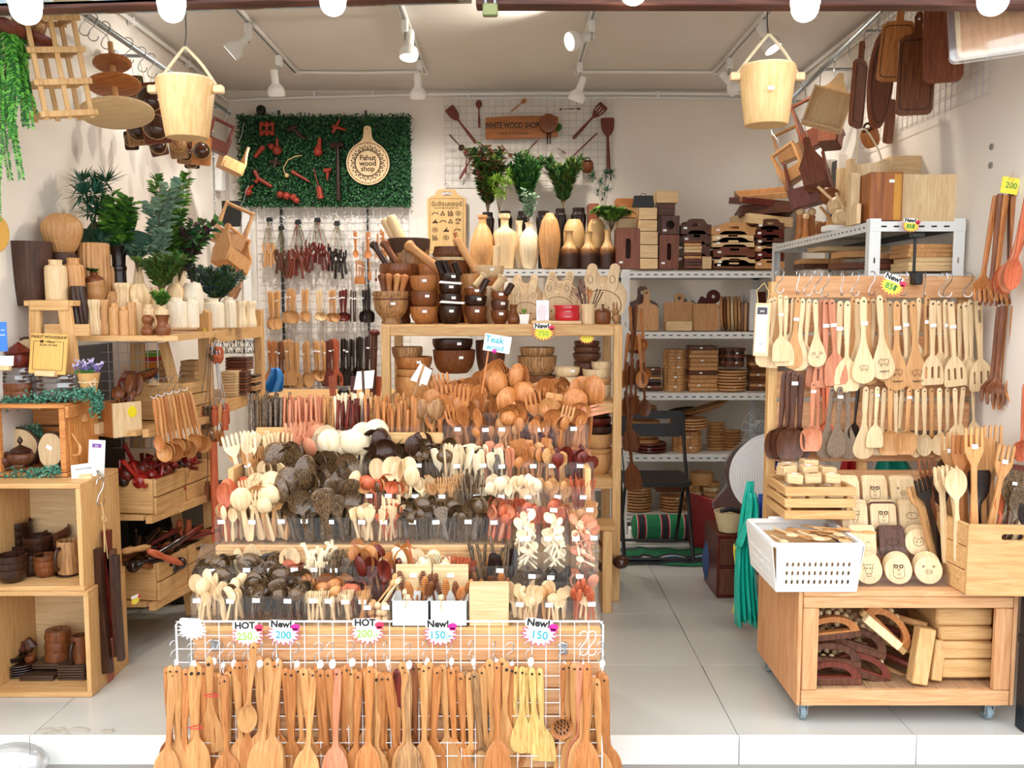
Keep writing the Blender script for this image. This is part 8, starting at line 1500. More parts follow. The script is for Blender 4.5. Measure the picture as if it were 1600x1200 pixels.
def animal_mark(z,s=1,y=-.0074):
 m=MB();T=[(-.016,0),(-.014,.009),(0,.011),(.012,.010),(.017,.004),(.014,-.004),(.010,-.003),(.011,-.012),(.007,-.012),(.006,-.005),(-.006,-.005),(-.008,-.012),(-.012,-.012),(-.012,-.004),(-.016,0)];m.tube([(x*s,y,z-q*s)for x,q in T],.0008*s,4);m.tube([(-.004*s,y,z-.004*s),(.002*s,y,z-.007*s),(.005*s,y,z-.002*s)],.0006,4);return m
engrave(1349,animal_mark(.228,.8));engrave(1374,animal_mark(.222,1.0),txt='Thailand',zt=.252);engrave(1401,animal_mark(.222,.9),txt='Thailand',zt=.250);engrave(1426,animal_mark(.226,.9),txt='Thailand',zt=.252)
for px in(1449,1528):m=MB();[m.box((0,-.0068,.035+.0035*i),(.009,.0006,.0016))for i in range(12)];engrave(px,m)
row2=[(1227,581,719,'scoop',WALNUT,3,0),(1234,579,716,'scoop',WALNUT,1,1),(1242,579,719,'scoop',WALNUT,1,2),(1252,584,716,'scoop',WALNUT,0,0),(1271,596,706,'scoop',PINK,0,2),(1278,600,700,'spat',PINK,-2,0),(1287,600,690,'cook_s',REDW,-2,0),(1294,600,690,'cook_s',REDW,-2,1),(1300,604,718,'pad_s',COCOL,3,1),(1313,604,716,'pad_s',COCOL,1,2),(1324,606,718,'pad_s',COCOL,-3,0),(1341,606,688,'cook_s',BLACKW,3,0),(1353,604,718,'pad_s',PALE,0,1),(1362,608,704,'cook_s',PALE,0,0),(1371,604,700,'turner_s',PALE,0,2),(1382,606,712,'turner_s',PALE,1,0),(1391,604,712,'scoop',TAN,-2,1),(1399,608,708,'cook_s',PALE,-3,0),(1410,606,705,'scoop',PALE,1,0),(1421,606,711,'scoop',TAN,0,2),(1433,606,716,'cook_s',PALE,-3,1),(1444,606,714,'cook_s',PALE,-4,1),(1455,606,716,'cook_s',TAN,-4,0),(1468,606,712,'cook_s',PALE,-3,1),(1480,606,710,'scoop',PALE,-4,0),(1492,606,700,'turner_s',PALE,-4,1),(1505,604,694,'slot_s',PALE,1,1),(1520,606,690,'turner_s',PALE,-6,0)]
cn={}
for px,a_,b2,k,mt,ti,ly in row2:
 q_=cn[(k,mt)]=cn.get((k,mt),0)+1;o=rh(px,a_,b2,k,mt,ti,'%s %s in the lower cart row, %s such from the post'%(MN[mt],KN[k][0].replace('_',' '),OW[min(q_-1,9)]),rnd(-.25,.25)if ly<2 else 0,ly)
 if ly==2:sticker(o,0,-.008,LEN[k]*.14,sc=.9)
for i,(px,py)in enumerate(((1218,436),(1246,438),(1262,440),(1278,436),(1289,442),(1315,440),(1336,440),(1362,440),(1411,440),(1444,442),(1473,442),(1480,442),(1512,442))):tag(obj('s_hook',HOOKB,STEEL,None,P(px,py+22,YR-.02),(0,0,rnd(-1,1)),.92),'steel S hook on the top plank of the cart, %s from the payment tag'%(ORD+[])[i],'hook','S hooks on the cart plank')
burst(P(1393,447,YR-.055),.105,'New!','85฿',YEL,GRN,PINKP,'New! 85 burst with green figures tilted on the cart top plank',R(22));burst(P(1423,353,3.60),.075,'New!','85฿',YEL,GRN,PINKP,'New! 85 burst on the white shelf edge above the clamp',R(4))
q=thing('clamp','black screw clamp standing on the cart top plank','clamp',P(1429,438,CY1));h7=P(1429,368,CY1).z-P(1429,438,CY1).z;obj('clamp_jaw',MB().box((0,-.012,.008),(.034,.05,.05),.004),BLACK,q);obj('clamp_bar',MB().box((-.004,0,h7/2),(.010,.008,h7),.001),BLACK,q);obj('clamp_head',MB().box((0,-.006,h7),(.05,.03,.018),.003),BLACK,q)
q=thing('payment_tag','pale framed payment tag with dark header hung on the cart post','sign',P(1190,515,3.42),(0,R(2),.1));k1=W(1,3.44);obj('tag_frame',MB().prism(rrect(0,0,23*k1,82*k1,.004,3),(),.008),PALE,q);obj('tag_paper',MB().box((-1.5*k1,-.005,0),(18*k1,.001,72*k1)),PAPER,q);obj('dark_header',MB().box((-1.5*k1,-.0062,29*k1),(16*k1,.001,11*k1)),plain('header_dark','4a4048',.6),q);obj('hanging_twine',MB().tube([(-8*k1,0,39*k1),(-12*k1,-.004,60*k1),(0,0,72*k1),(8*k1,-.004,58*k1),(6*k1,0,39*k1)],.002,5),TWINE,q);text('pay',5*k1,PAPER,q,(-1.5*k1,-.007,29*k1));text('scan',4*k1,INK,q,(-1.5*k1,-.0058,-22*k1))
q=thing('small_crate','little pine slat crate of wooden blocks above the white basket','crate',(P(1281,812,3.2).x,3.2,P(1281,812,3.2).z));w7,h8,d7=W(112,3.22),W(52,3.22),.26
for k in range(3):obj('slat',MB().box((0,.006,h8*(.14+.36*k)),(w7,.012,h8*.27),.002),PINEX,q);obj('slat',MB().box((-w7/2+.006,d7/2,h8*(.14+.36*k)),(.012,d7-.026,h8*.27),.002),PINEY,q);obj('slat',MB().box((w7/2-.006,d7/2,h8*(.14+.36*k)),(.012,d7-.026,h8*.27),.002),PINEY,q);obj('slat',MB().box((0,d7-.006,h8*(.14+.36*k)),(w7,.012,h8*.27),.002),PINEX,q)
for s in(-1,1):
 for y in(.02,d7-.02):obj('corner_block',MB().box((s*(w7/2-.02),y,h8/2),(.014,.014,h8-.004)),PINE,q)
obj('crate_floor',MB().box((0,d7/2,.004),(w7-.026,d7-.026,.007)),PINEX,q);o7=q.location
bl=[(-.07,.06,.0),(.0,.05,0),(.07,.06,0),(-.085,.13,.0),(-.01,.13,.0),(.065,.13,0),(-.08,.2,0),(.0,.2,0),(.075,.2,0),(-.075,.075,.04),(-.005,.06,.045),(.06,.07,.042),(-.08,.14,.06),(.0,.14,.062),(.07,.15,.055),(-.06,.20,.06),(.02,.2,.075)]
for i,(dx,dy,dz)in enumerate(bl):
 s=(.058,.055,.036);z=.055+(0 if dz==0 else .045+(dz-.04)*.9);o=tag(obj('wooden_block',MB().box((0,0,.018),s,.004),PALEX,None,(o7.x+dx,o7.y+dy,o7.z+z+(.02 if dz else .012)),(rnd(-.12,.12),rnd(-.15,.15),rnd(-.4,.4))),'small pale wooden block heaped in the little slat crate','block','wooden blocks in the slat crate');sticker(o,0,0,.0366,(PI/2,0,0),1)if i%2 else 0
 if i>8 and i%2==0:obj('burnt_mark',MB().box((0,0,.0363),(.03,.02,.0006)),BURNL,o)
q=thing('plastic_basket','white plastic basket of packed wooden cutlery on the cart corner','basket',(P(1279,928,2.97).x,2.985,cz1_+.001));w7,h9,d9=W(138,2.97),W(78,2.97),.34;fl=.018
def bwall(L,T,n,nm):
 hs=[]
 for r_ in range(3):
  for c_ in range(n):hs.append(rrect(-L*.36+L*.72*c_/(n-1),h9*(.22+.19*r_),.0085,h9*.10,.003,1))
 m=MB().prism([(-L/2+fl*.5,0),(L/2-fl*.5,0),(L/2,h9),(-L/2,h9)],hs,.003,T);return obj(nm,m,WHITE,q,smooth=0)
bwall(w7,Matrix.Translation((0,fl*.5,0))@Matrix.Rotation(.12,4,'X'),12,'basket_front');bwall(w7,Matrix.Translation((0,d9-fl*.5,0))@Matrix.Rotation(-.12,4,'X'),12,'basket_back')
for s in(-1,1):bwall(d9,Matrix.Translation((s*(w7/2-fl*.5),d9/2,0))@Matrix.Rotation(s*.12,4,'Y')@Matrix.Rotation(PI/2,4,'Z'),14,'basket_side')
obj('basket_floor',MB().box((0,d9/2,.004),(w7-fl,d9-fl,.004)),WHITE,q);m=MB().prism(rrect(0,0,w7+.024,d9+.024,.03,4),[rrect(0,0,w7-.006,d9-.006,.022,4)],.014,Matrix.Translation((0,d9/2,h9))@Matrix.Rotation(-PI/2,4,'X'));obj('basket_rim',m,WHITE,q);obj('rim_handle',MB().box((-.02,d9+.014,h9+.004),(.10,.014,.02),.004),WHITE,q)
obj('cutlery_packing',MB().box((0,d9/2,h9*.48),(w7-.05,d9-.05,.12),.01),CARD,q)
for i in range(18):put(('tsp','fork','spoon')[i%3],(PALE,TAN)[i%2],q.location+Vector((-.11+.012*i,.18+.05*((i*5)%4)/2,h9*.92+.008*(i%3))),(R(86),rnd(-.1,.1),R(30)+rnd(-.5,.5)),.9,'%s %s lying packed in the white plastic basket'%(MN[(PALE,TAN)[i%2]],KN[('tsp','fork','spoon')[i%3]][0].replace('_',' ')),'cutlery in the white basket');
q=thing('coaster_stand','clear stepped stand holding wooden coasters on the cart','stand',(P(1405,915,3.05).x,3.05,cz1_+.001));w7=W(152,3.14)
for k in range(4):obj('clear_step',MB().box((0,.035+.085*k,.003+.075*k),(w7,.08,.003)).box((0,-.004+.085*k,.02+.075*k),(w7,.003,.045)),CLEAR,q,smooth=0)
for s in(-1,1):obj('clear_side',MB().prism([(0,0),(.33,0),(.33,.36),(.0,.05)],(),.003,Matrix.Translation((s*(w7/2+.002),0,0))@Matrix.Rotation(PI/2,4,'Z')),CLEAR,q,smooth=0)
CR_=MB().prism(circ(0,0,.048,26),(),.011).prism(circ(0,0,.037,24),[circ(0,0,.0355,24)],.0118).mesh('round_coaster');CS_=MB().prism(rrect(0,0,.092,.092,.012,4),(),.011).prism(circ(0,0,.037,24),[circ(0,0,.0355,24)],.0118).mesh('square_coaster')
def face(kind):
 m=MB();y=-.0066;E=lambda x,z,r=.004:m.prism(circ(x,z,r,10),[circ(x,z,r*.55,8)],.001,Matrix.Translation((0,y,0)))
 L=lambda p:m.tube([(x,y,z)for x,z in p],.0007,4)
 if kind=='pig':E(-.018,.012);E(.018,.012);L([(.012*math.cos(a*PI/6),-.006+.008*math.sin(a*PI/6))for a in range(13)]);E(-.004,-.006,.0022);E(.004,-.006,.0022)
 elif kind=='owl':E(-.009,.012,.007);E(.009,.012,.007);L([(-.018,.02),(-.02,-.02),(-.01,-.028),(.01,-.028),(.02,-.02),(.018,.02),(0,.016),(-.018,.02)]);L([(0,.006),(.004,0),(0,-.004),(-.004,0),(0,.006)]);L([(-.006,-.01),(0,-.018),(.006,-.01)])
 elif kind=='cow':L([(-.014,.012),(-.02,.02),(-.008,.018),(.008,.018),(.02,.02),(.014,.012),(.010,-.012),(-.010,-.012),(-.014,.012)]);E(-.006,.006,.0025);E(.006,.006,.0025);L([(-.02,.004),(-.012,.008)]);L([(.02,.004),(.012,.008)]);L([(-.006,-.012),(-.008,-.022),(.008,-.022),(.006,-.012)])
 elif kind=='cat':L([(-.016,-.006),(-.018,.006),(-.014,.02),(-.006,.012),(.006,.012),(.014,.02),(.018,.006),(.016,-.006),(0,-.014),(-.016,-.006)]);E(-.007,.002,.0025);E(.007,.002,.0025)
 elif kind=='calm':L([(-.024,-.002),(-.017,.003),(-.010,-.002)]);L([(.024,-.002),(.017,.003),(.010,-.002)]);L([(-.01,-.014),(0,-.017),(.01,-.014)])
 elif kind=='pup':L([(-.022,.006),(-.01,.014),(.012,.013),(.022,.004),(.016,-.008),(-.004,-.01),(-.018,-.006),(-.022,.006)]);E(-.006,.004,.002);L([(-.02,-.02),(-.012,-.018)])
 return m
FC={}
cols=[-.105,.0,.105]
for r_,kinds in enumerate((('cow','owl','pig'),('calm','pup','cat'),('cow','owl','pup'),('pup','owl','pig'))):
 for c_ in range(3):
  sq=(r_==1 and c_<2)or r_>=2;mt0=WALNUT if(r_==1 and c_==1)else PALE;dk=(r_==2 and c_==1)
  for d in range(3):
   o=tag(obj('square_coaster' if sq else 'round_coaster',CS_ if sq else CR_,WALNUT if dk and d==1 else mt0,None,q.location+Vector((cols[c_]+.004*d+(.012 if sq else 0),.012+.085*r_+.0165*d+.002,.055+.075*r_+.004*d)),(R(-14),0,0)),'%s coaster, %s column, %s row of the stand%s'%(('walnut square' if mt0 is WALNUT else 'pale square')if sq else 'pale round',('basket side','middle','box side')[c_],('lowest','second','third','top')[r_],', with burnt %s'%{'pig':'pig face','owl':'owl','cow':'cow','cat':'cat face','calm':'sleepy face','pup':'puppy'}[kinds[c_]]if d==0 else ', behind'),'coaster','coasters on the clear stand')
   if d==0:
    k=kinds[c_]
    if k not in FC:FC[k]=face(k).mesh(k)
    obj('burnt_drawing',FC[k],BURN,o,smooth=0)
q=thing('utensil_crate','large pine crate of long forks at the cart corner with a hand slot','crate',(P(1509,922,2.96).x,2.965,cz1_+.001),(0,0,R(-4)));w7,h7,d7=.26,W(112,3.03),.36
obj('front_board',MB().prism(rrect(w7/2,h7/2,w7,h7,.003,1),[rrect(w7*.56,h7*.83,.075,.022,.010,4)],.014),PINEX,q)
for k in range(3):obj('side_slat',MB().beam((-.004-.05,d7,h7*(.165+.335*k)),(.006,.008,h7*(.165+.335*k)),.013,h7*.32,.002),PINEX,q)
obj('back_board',MB().box((w7/2-.03,d7,h7*.4),(w7,.012,h7*.8)),PINEX,q);obj('crate_floor',MB().box((w7/2-.01,d7/2,.006),(w7-.02,d7-.03,.01)),PINEX,q)
def lf(px0,py0,px1,py1,Y,k,mat,label,st=False):
 a,c=P(px0,py0,Y),P(px1,py1,Y);d=c-a;s=d.length/LEN[k];o=put(k,mat,a,(0,math.atan2(d.x,d.z),rnd(-.3,.3)),(max(.95,s*.75),max(.95,s*.75),s),label,'long utensils in the pine crate')
 if st:sticker(o,0,-.012,LEN[k]*.86,sc=.9)
TSP=(1490,870)
for i,(x0,x1,y1,Y,k,mt,st,lb)in enumerate(((1522,1522,667,3.10,'lfork',TEAKL,1,'tallest orange fork with a big sticker'),(1500,1500,680,3.14,'lfork',TEAK,0,'fork seen edge-on beside the tallest one'),(1508,1508,680,3.2,'turner',TEAK,1,'brown spatula behind the tallest fork'),(1483,1485,675,3.26,'lfork',TAN,1,'tan fork with a sticker against the hanging spoons'),(1538,1536,685,3.13,'turner',TEAKL,0,'spatula edge next to the tallest fork'),(1545,1552,664,3.2,'lfork',TAN,1,'pale fork with a sticker, second tallest'),(1540,1545,690,3.18,'turner',ACACIA,0,'streaky spatula edge between the forks'),(1537,1572,694,3.08,'lfork',TEAKL,1,'broad orange fork leaning to the wall'),(1552,1590,735,3.07,'turner',COCO,1,'speckled spatula with a sticker leaning to the wall'),(1560,1600,765,3.06,'turner',COCO,0,'lower speckled spatula leaning to the wall'),(1548,1575,770,3.07,'cook',REDW,0,'red spoon leaning to the wall'),(1572,1606,780,3.06,'cook',PALE,0,'pale spoon leaning furthest to the wall'),(1528,1530,735,3.12,'turner',BLACKW,0,'black handle between the forks'),(1505,1484,730,3.1,'lfork',PALE,0,'pale fork in the middle front'),(1478,1467,727,3.14,'lfork',PALE,0,'pale fork nearest the coasters'),(1470,1448,716,3.2,'lfork',BROWN,0,'brown fork leaning towards the coasters'),(1474,1434,745,3.16,'lfork',BLACKW,0,'black fork leaning far over the coasters'),(1462,1420,755,3.18,'lfork',TAN,0,'tan fork leaning furthest over the coasters'),(1486,1470,715,3.3,'pad_s',COCO,1,'speckled paddle behind the pale forks'),(1496,1494,732,3.08,'cook',PALE,0,'pale spoon edge in the middle front'),(1480,1465,740,3.22,'turner',DARK,0,'dark handle behind the pale forks'),(1560,1583,725,3.2,'turner',RB,0,'reddish spatula behind the speckled one'),(1582,1612,790,3.05,'turner',BLACKW,0,'black handle furthest to the wall'))):lf(x0,880,x1,y1,Y-.05,k,mt,lb+' in the crate',st)
zi=cz0_+.0555;ARC=MB().prism([(.105*math.cos(R(a)),.062*math.sin(R(a)))for a in range(0,181,15)],[[(.072*math.cos(R(a)),.004+.038*math.sin(R(a)))for a in range(4,177,14)]],.022).mesh('arch');BEADS=MB()
for i in range(5):
 for k in range(6):BEADS.sph((-.075+.03*k,.035+.05*i,.062+(.004 if i%2 else 0)-.0035*(k-2.5)**2),.011,8,6)
BEADS=BEADS.mesh('beads')
for i,(px,py,rl,lb)in enumerate(((1275,1058,0,'lowest at the cart post'),(1278,1027,.06,'second in the pile at the post'),(1282,985,-.12,'third in the pile at the post'),(1350,1052,.3,'lowest leaning in the middle'),(1342,1010,.3,'upper one leaning in the middle'),(1385,985,.75,'steepest one behind the pale rail'))):
 p=P(px,py,3.06+.02*(i%3));q=thing('foot_roller','walnut arched foot roller with pale beads, %s'%lb,'foot roller',(max(p.x,CX0+.118),3.05+.012*i,max(zi+.025,p.z)),(0,rl,0),'foot rollers in the cart');obj('arch',ARC,(RB,WALNUT,TEAK)[i%3],q);obj('arch',ARC,(RB,WALNUT,TEAK)[i%3],q,(0,.28,0));obj('base_bar',MB().box((0,0,-.012),(.22,.024,.024),.003),(WALNUT,PINE)[i>4],q);stuff(obj('massage_bead',BEADS,PALE,q))
a,c=P(1352,965,3.04),P(1405,1010,3.04);tag(obj('pale_rail',MB().beam(a,c,.024,.03,.002),PALE,None),'pale wooden rail lying slanted over the foot rollers','rail')
for i in range(4):boxat('pine_block',1467-(i==3)*4+(i==0)*2,1553,(1032,1003,980,950)[i],(1061,1031,1002,979)[i],3.07,.26,PINEX,'round-cornered pine block stacked at the cart post, %s'%('bottom one','second from below','third from below','top one')[i],group='pine blocks in the cart',b=.008)
for i,(x0,y0,x1,y1,w_,lb)in enumerate(((1432,1068,1446,980,26,'knotty pine board leaning in the cart, front one'),(1458,1062,1466,998,18,'pine board leaning behind the knotty one'))):a,c=P(x0,y0,3.05+.03*i),P(x1,y1,3.07+.03*i);a.z=max(a.z,zi+.006);tag(obj('pine_board',MB().beam(a,c,W(w_,3.14),.05,.004,up=(0,1,0)),PINE,None),lb,'board')
for i in range(5):a,c=P(1392+3*i,1058-20*i,3.14),P(1428+5*i,1066-22*i,3.11);tag(obj('roller_bar',MB().cyl(a+Vector((-.02,.06,.02)),c,.013,n=10),(TAN,RB)[i%2],None),'ribbed roller bar behind the knotty board, %s from below'%NTH[i],'roller','roller bars in the cart')
hangbag(1560,1582,1085,1115,3.3,PAPER,'white plastic bag on the floor behind the cart caster',3,9)
for i,(x0,x1,yt,yb,c)in enumerate(((1208,1232,722,735,BLUEB),(1232,1300,880,900,TEALB),(1300,1365,715,900,RED),(1362,1440,715,750,TEALB))):hangbag(x0,x1,yt-10,yb+14,3.66,c,('small blue bag seen between the cart slats','teal bag seen low between the cart slats','red bag seen between the cart slats','dark teal bag seen between the cart slats')[i],4,11+i)
# ---------------------------------------------------------------- white shelf by the wall above the cart
zs7=P(1440,346,3.64).z;q=metal_shelf('metal_shelf','white slotted shelf standing along the wall behind the cart',0,.38,0,1.46,[zs7,P(1440,428,3.64).z,.95,.3]);q.location=(P(1358,400,3.64).x+.19,3.64,0);q.rotation_euler=(0,0,R(-1.2))
def shelfbox(nm,px0,px1,yt,yb,Y,dep,mat,label,**k):o=boxat(nm,px0,px1,yt,yb,Y,dep,mat,label,**k)[0];o.location.z=max(o.location.z,zs7+.001);return o
BLK=wood('block_brown','8a4a20','b06a30',scale=10,var=0,rough=.35)
o=shelfbox('knife_block',1358,1412,269,345,3.72,.2,BLK,'glossy brown wooden box with a sticker on the white shelf');sticker(o,.02,-.1015,.16);obj('pale_stripe',MB().box((.045,-.1,.095),(.03,.003,.185)),wood('stripe_yellow','c98a2e','dda045',scale=10,var=0),o)
a,c=P(1413,345,3.72),P(1506,266,3.72);w7=c.x-a.x;out=[(-w7/2,0),(w7/2,0)]+[(w7/2*math.cos(R(t)),.04*math.sin(R(t)))for t in range(0,181,12)];o=tag(obj('bread_bin',MB().prism([(x,z)for x,z in out],(),c.z-a.z,Matrix.Translation((0,0,(c.z-a.z)/2))@Matrix.Rotation(PI/2,4,'X')@Matrix.Diagonal((1,1,-1,1))),PALE,None,((a.x+c.x)/2,3.77,zs7+.001)),'big pale wooden container with a bowed front on the white shelf','bin')
shelfbox('pale_case',1392,1474,243,300,4.1,.1,PALEX,'pale wide box behind the glossy brown one');shelfbox('pale_stack',1376,1392,250,300,4.0,.1,PALEX,'stacked pale slats beside the wide box')
for i,(x0,x1,yt,yb,Y)in enumerate(((1310,1323,262,335,4.3),(1325,1337,248,330,4.2),(1328,1345,276,358,3.82),(1338,1346,320,352,3.76))):shelfbox('pale_post',x0,x1,yt,yb,Y,.05,PALE,'pale upright wooden block in the cluster by the brown box, %s'%('furthest','tallest','nearest','shortest')[i],group='pale upright blocks')
p=P(1360,300,3.95);p.z=zs7+.001;bkt=thing('small_bucket','pale small bucket with twisted rope behind the brown box','bucket',p);hb=P(1360,258,3.95).z-p.z;obj('bucket_body',MB().lathe([(0,0),(.055,0),(.068,hb),(.06,hb),(.05,.01),(0,.01)],22),PALE,bkt);obj('rope_handle',MB().tube(sm([(-.066,0,hb),(-.06,0,hb+.12),(-.03,0,hb+.15),(.03,0,hb+.06),(.05,0,hb-.01)],4),.004,6),ROPE,bkt)
MILL=MB().lathe(sm([(0,0),(.028,0),(.028,.02),(.022,.03),(.024,.06),(.018,.1),(.021,.13),(.022,.145)],2)+[(.022,.147),(.014,.150)]+sm([(.014,.150),(.024,.162),(.022,.182),(.010,.192),(0,.194)],2),18).mesh('mill');MILLT=MB().lathe(sm([(.0145,.149),(.0245,.162),(.0225,.182),(.0105,.1925),(0,.1945)],2),18).mesh('mill_head')
for i,(px,yt,yb,mt,lb)in enumerate(((1249,324,385,TEAK,'outer brown pepper mill with pale head'),(1258,333,386,TEAK,'front brown pepper mill with stickers'),(1267,325,380,TEAK,'rear brown pepper mill'),(1275,345,380,PALE,'short all-pale pepper mill'))):
 Y=4.75-.06*(i==1);p=P(px,yb,Y);p.z=zs7+.001;s=(P(px,yt,Y).z-p.z)/.194;o=tag(obj('pepper_mill',MILL,mt,None,p,None,(s,s,s)),lb+' on the white shelf','pepper mill');obj('mill_head',MILLT,PALE,o)
def cupladle(px,py,r,Y,mt,label,hd):p=P(px,py,Y);q=thing('cup_ladle',label,'ladle',p,(0,rnd(-.6,.6),0),'round cup ladles');rr=W(r,Y);obj('cup_bowl',MB().lathe(sm([(0,-rr),(rr*.75,-rr*.7),(rr,0),(rr*.8,rr*.62),(rr*.72,rr*.6),(rr*.85,0),(0,-rr*.85)],2),20,Matrix.Rotation(.5,4,'Y')),mt,q);obj('handle',MB().tube([(rr*.6*hd,0,rr*.5),(rr*2.4*hd,.0,rr*1.5)],.007,7),mt,q)
for a_ in((1296,306,15,4.3,BROWN,'dark brown round cup ladle topping the ladle heap',-1),(1308,322,15,4.2,PALE,'pale round cup ladle in the middle of the heap',-1),(1313,340,13,4.15,PALE,'pale cup ladle beside the upright blocks',1),(1322,338,14,4.05,PALE,'pale cup ladle nearest the brown box',-1),(1290,358,15,4.4,BROWN,'brown cup ladle at the bottom of the heap',1),(1304,352,13,4.3,TAN,'tan cup ladle at the bottom of the heap',-1)):cupladle(*a_)
shelfbox('paper_pack',1294,1325,363,372,4.1,.1,PAPER,'flat white paper pack under the cup ladles')
zs8=P(1440,428,3.64).z+.001
for i,(x0,x1,yt,yb,Y,mt)in enumerate(((1420,1505,416,424,3.68,PALEX),(1420,1505,410,416,3.68,PALEX),(1425,1506,402,410,3.69,PALEX),(1418,1488,395,402,3.70,TAN),(1420,1490,388,395,3.70,TAN),(1422,1492,381,388,3.70,TAN),(1374,1420,412,420,3.9,RWALX),(1374,1420,404,412,3.9,WALNUTX),(1376,1424,396,404,3.95,TAN),(1316,1360,410,420,4.0,RWALX),(1320,1362,392,402,4.1,TAN),(1256,1320,412,420,4.7,WALNUTX),(1258,1318,404,412,4.7,TAN),(1280,1400,385,392,4.4,PALEX))):boxat('flat_board',x0,x1,yt,yb,Y,.18,mt,'flat board on the wall shelf, %s'%(('bottom','second','third','fourth','fifth','top')[i]+' of the pale front pile' if i<6 else ORD[i-6]+' of the dim boards behind'),'board','boards on the wall shelf')
# ---------------------------------------------------------------- things hung on the wall at the right
q=thing('hanging_rail','galvanised pipe rail along the chopping board wall','rail',(0,0,0));a,c=P(1400,-4,3.95),P(1230,162,5.45);obj('pipe',MB().tube([a+(a-c)*.3,c],.014,10),GALV,q)
for u in(.25,.6,.97):p=a.lerp(c,u);obj('bracket',MB().cyl(p,(XR,p.y,p.z),.008,n=8).cyl((XR-.02,p.y,p.z),(XR-.002,p.y,p.z),.026,n=12),GALV,q)
RA,RC=a,c
for i,u in enumerate((.12,.22,.35,.48,.62,.78,.9)):p=RA.lerp(RC,u);tag(obj('s_hook',HOOKB,STEEL,None,p-Vector((0,0,.088)),(0,0,1.2),1.1),'S hook on the chopping board rail, %s from the beam'%ORD[i],'hook','S hooks on the board rail')
gy0,gy1,gz0_,gz1_=3.48,4.75,2.26,2.86;q=thing('wire_grid_panel','white wire grid on the wall behind the chopping boards','grid panel',(XR-.03,(gy0+gy1)/2,(gz0_+gz1_)/2));m=MB()
for i in range(26):y=(gy1-gy0)*(i/25-.5);m.tube([(0,y,-(gz1_-gz0_)/2),(0,y,(gz1_-gz0_)/2)],.0015,4)
for i in range(13):z=(gz1_-gz0_)*(i/12-.5);m.tube([(0,-(gy1-gy0)/2,z),(0,(gy1-gy0)/2,z)],.0015,4)
stuff(obj('grid_wires',m,GW,q))
def hboard(px,py,w,h,Y,mat,label,yaw,kind='rect',groove=True,th=.018,tilt=0):
 w2,h2=W(w,Y)/math.cos(yaw),W(h,Y);q=thing('cutting_board',label,'cutting board',P(px,py,Y),(0,tilt,yaw));hw,hh=w2*.2,h2*.22
 if kind=='round':out=sym([(w2*.5*math.cos(R(t)),h2*.5*math.sin(R(t)))for t in range(-90,91,12)]);hs=[];ring=(circ(0,0,w2*.44,30,rz=h2*.45),circ(0,0,w2*.42,30,rz=h2*.435))
 elif kind=='plain':out=rrect(0,0,w2,h2,w2*.2,5);hs=[];ring=None
 else:
  B=h2*.5-hh;out=sym([(w2/2-.02,-h2/2),(w2/2-.006,-h2/2+.006),(w2/2,-h2/2+.02),(w2/2,B-.02),(w2/2-.02,B),(hw*.6,B+.004),(hw*.5,B+hh*.4),(hw*.62,h2/2-hh*.2),(hw*.3,h2/2),(0,h2/2)]);hs=[circ(0,h2/2-hh*.3,hw*.24,10)];ring=(rrect(0,(B-h2/2)/2,w2*.84,(B+h2/2)*.88,.02,3),rrect(0,(B-h2/2)/2,w2*.80,(B+h2/2)*.855,.018,3))
 obj('board',MB().prism(out,hs,th),mat,q)
 if ring and groove:obj('carved_groove',MB().prism(ring[0],[ring[1]],.002),DARK,q,(0,-th/2-.0003,0),smooth=0)
 return q
hboard(1342,132,26,130,4.15,RWAL,'narrow walnut board with a handle, nearest the bucket',.7,tilt=.1);hboard(1376,125,46,148,3.98,RWAL,'big oval walnut board hanging edge forward',.55,'round',tilt=.12);hboard(1402,68,46,112,3.85,TEAK,'lighter brown board with curved handle and groove',-.35,tilt=.08);hboard(1432,100,50,152,3.72,BROWN,'brown board with rounded corners and a handle loop',-.3,tilt=.02);hboard(1474,66,54,120,3.6,RWAL,'long walnut board with round lower edge',-.3,'plain',tilt=-.02);hboard(1390,190,14,66,4.1,RWAL,'slim reddish board end peeping below the oval board',.5,'plain',tilt=.1);hboard(1478,60,40,130,3.75,TEAK,'brown board behind the long walnut one',-.25,'plain',tilt=-.05)
for i in range(5):
 q=thing('shallow_tray','pale rounded tray in clear wrap at the picture corner, %s'%('foremost','second','third','fourth','rearmost')[i],'tray',P(1548+9*i,34-3*i,2.98+.012*i),(R(-6),R(-4),-.35),'wrapped pale trays');w7,h7=W(96,3.0),W(100,3.0);obj('tray_base',MB().prism(rrect(0,0,w7,h7,.02,4),(),.008),TAN,q);obj('tray_rim',MB().prism(rrect(0,0,w7,h7,.02,4),[rrect(0,0,w7*.88,h7*.88,.016,4)],.014),PALE,q,(0,-.008,0))
 if i==0:obj('clear_wrap',MB().prism(rrect(-.01,-.006,w7*1.12,h7*1.05,.02,4),(),.03),BAG,q,(0,-.004,0),smooth=0)
q=thing('wooden_mug','brown wooden mug with a dark loop handle hanging by the oval board','mug',P(1360,216,4.3),(R(18),R(-25),0));obj('mug_body',MB().lathe(sm([(0,-.04),(.03,-.038),(.042,.0),(.04,.038),(.034,.038),(.034,0),(0,-.03)],2),18),TEAK,q);obj('loop_handle',MB().tube([(.018*math.cos(a*.7),0,.055+.018*math.sin(a*.7))for a in range(9)],.006,6,closed=True),DARK,q)
q=thing('display_box','pale shallow wall box with a shaped handle hanging from the rail','box',P(1296,165,4.55),(R(-8),R(18),R(-20)));k1=W(1,4.55);obj('back_board',MB().prism(sym([(30*k1,-38*k1),(30*k1,22*k1)]+sm([(30*k1,22*k1),(16*k1,28*k1),(8*k1,40*k1),(4*k1,50*k1),(0,51*k1)],3)),(),.01),PALE,q)
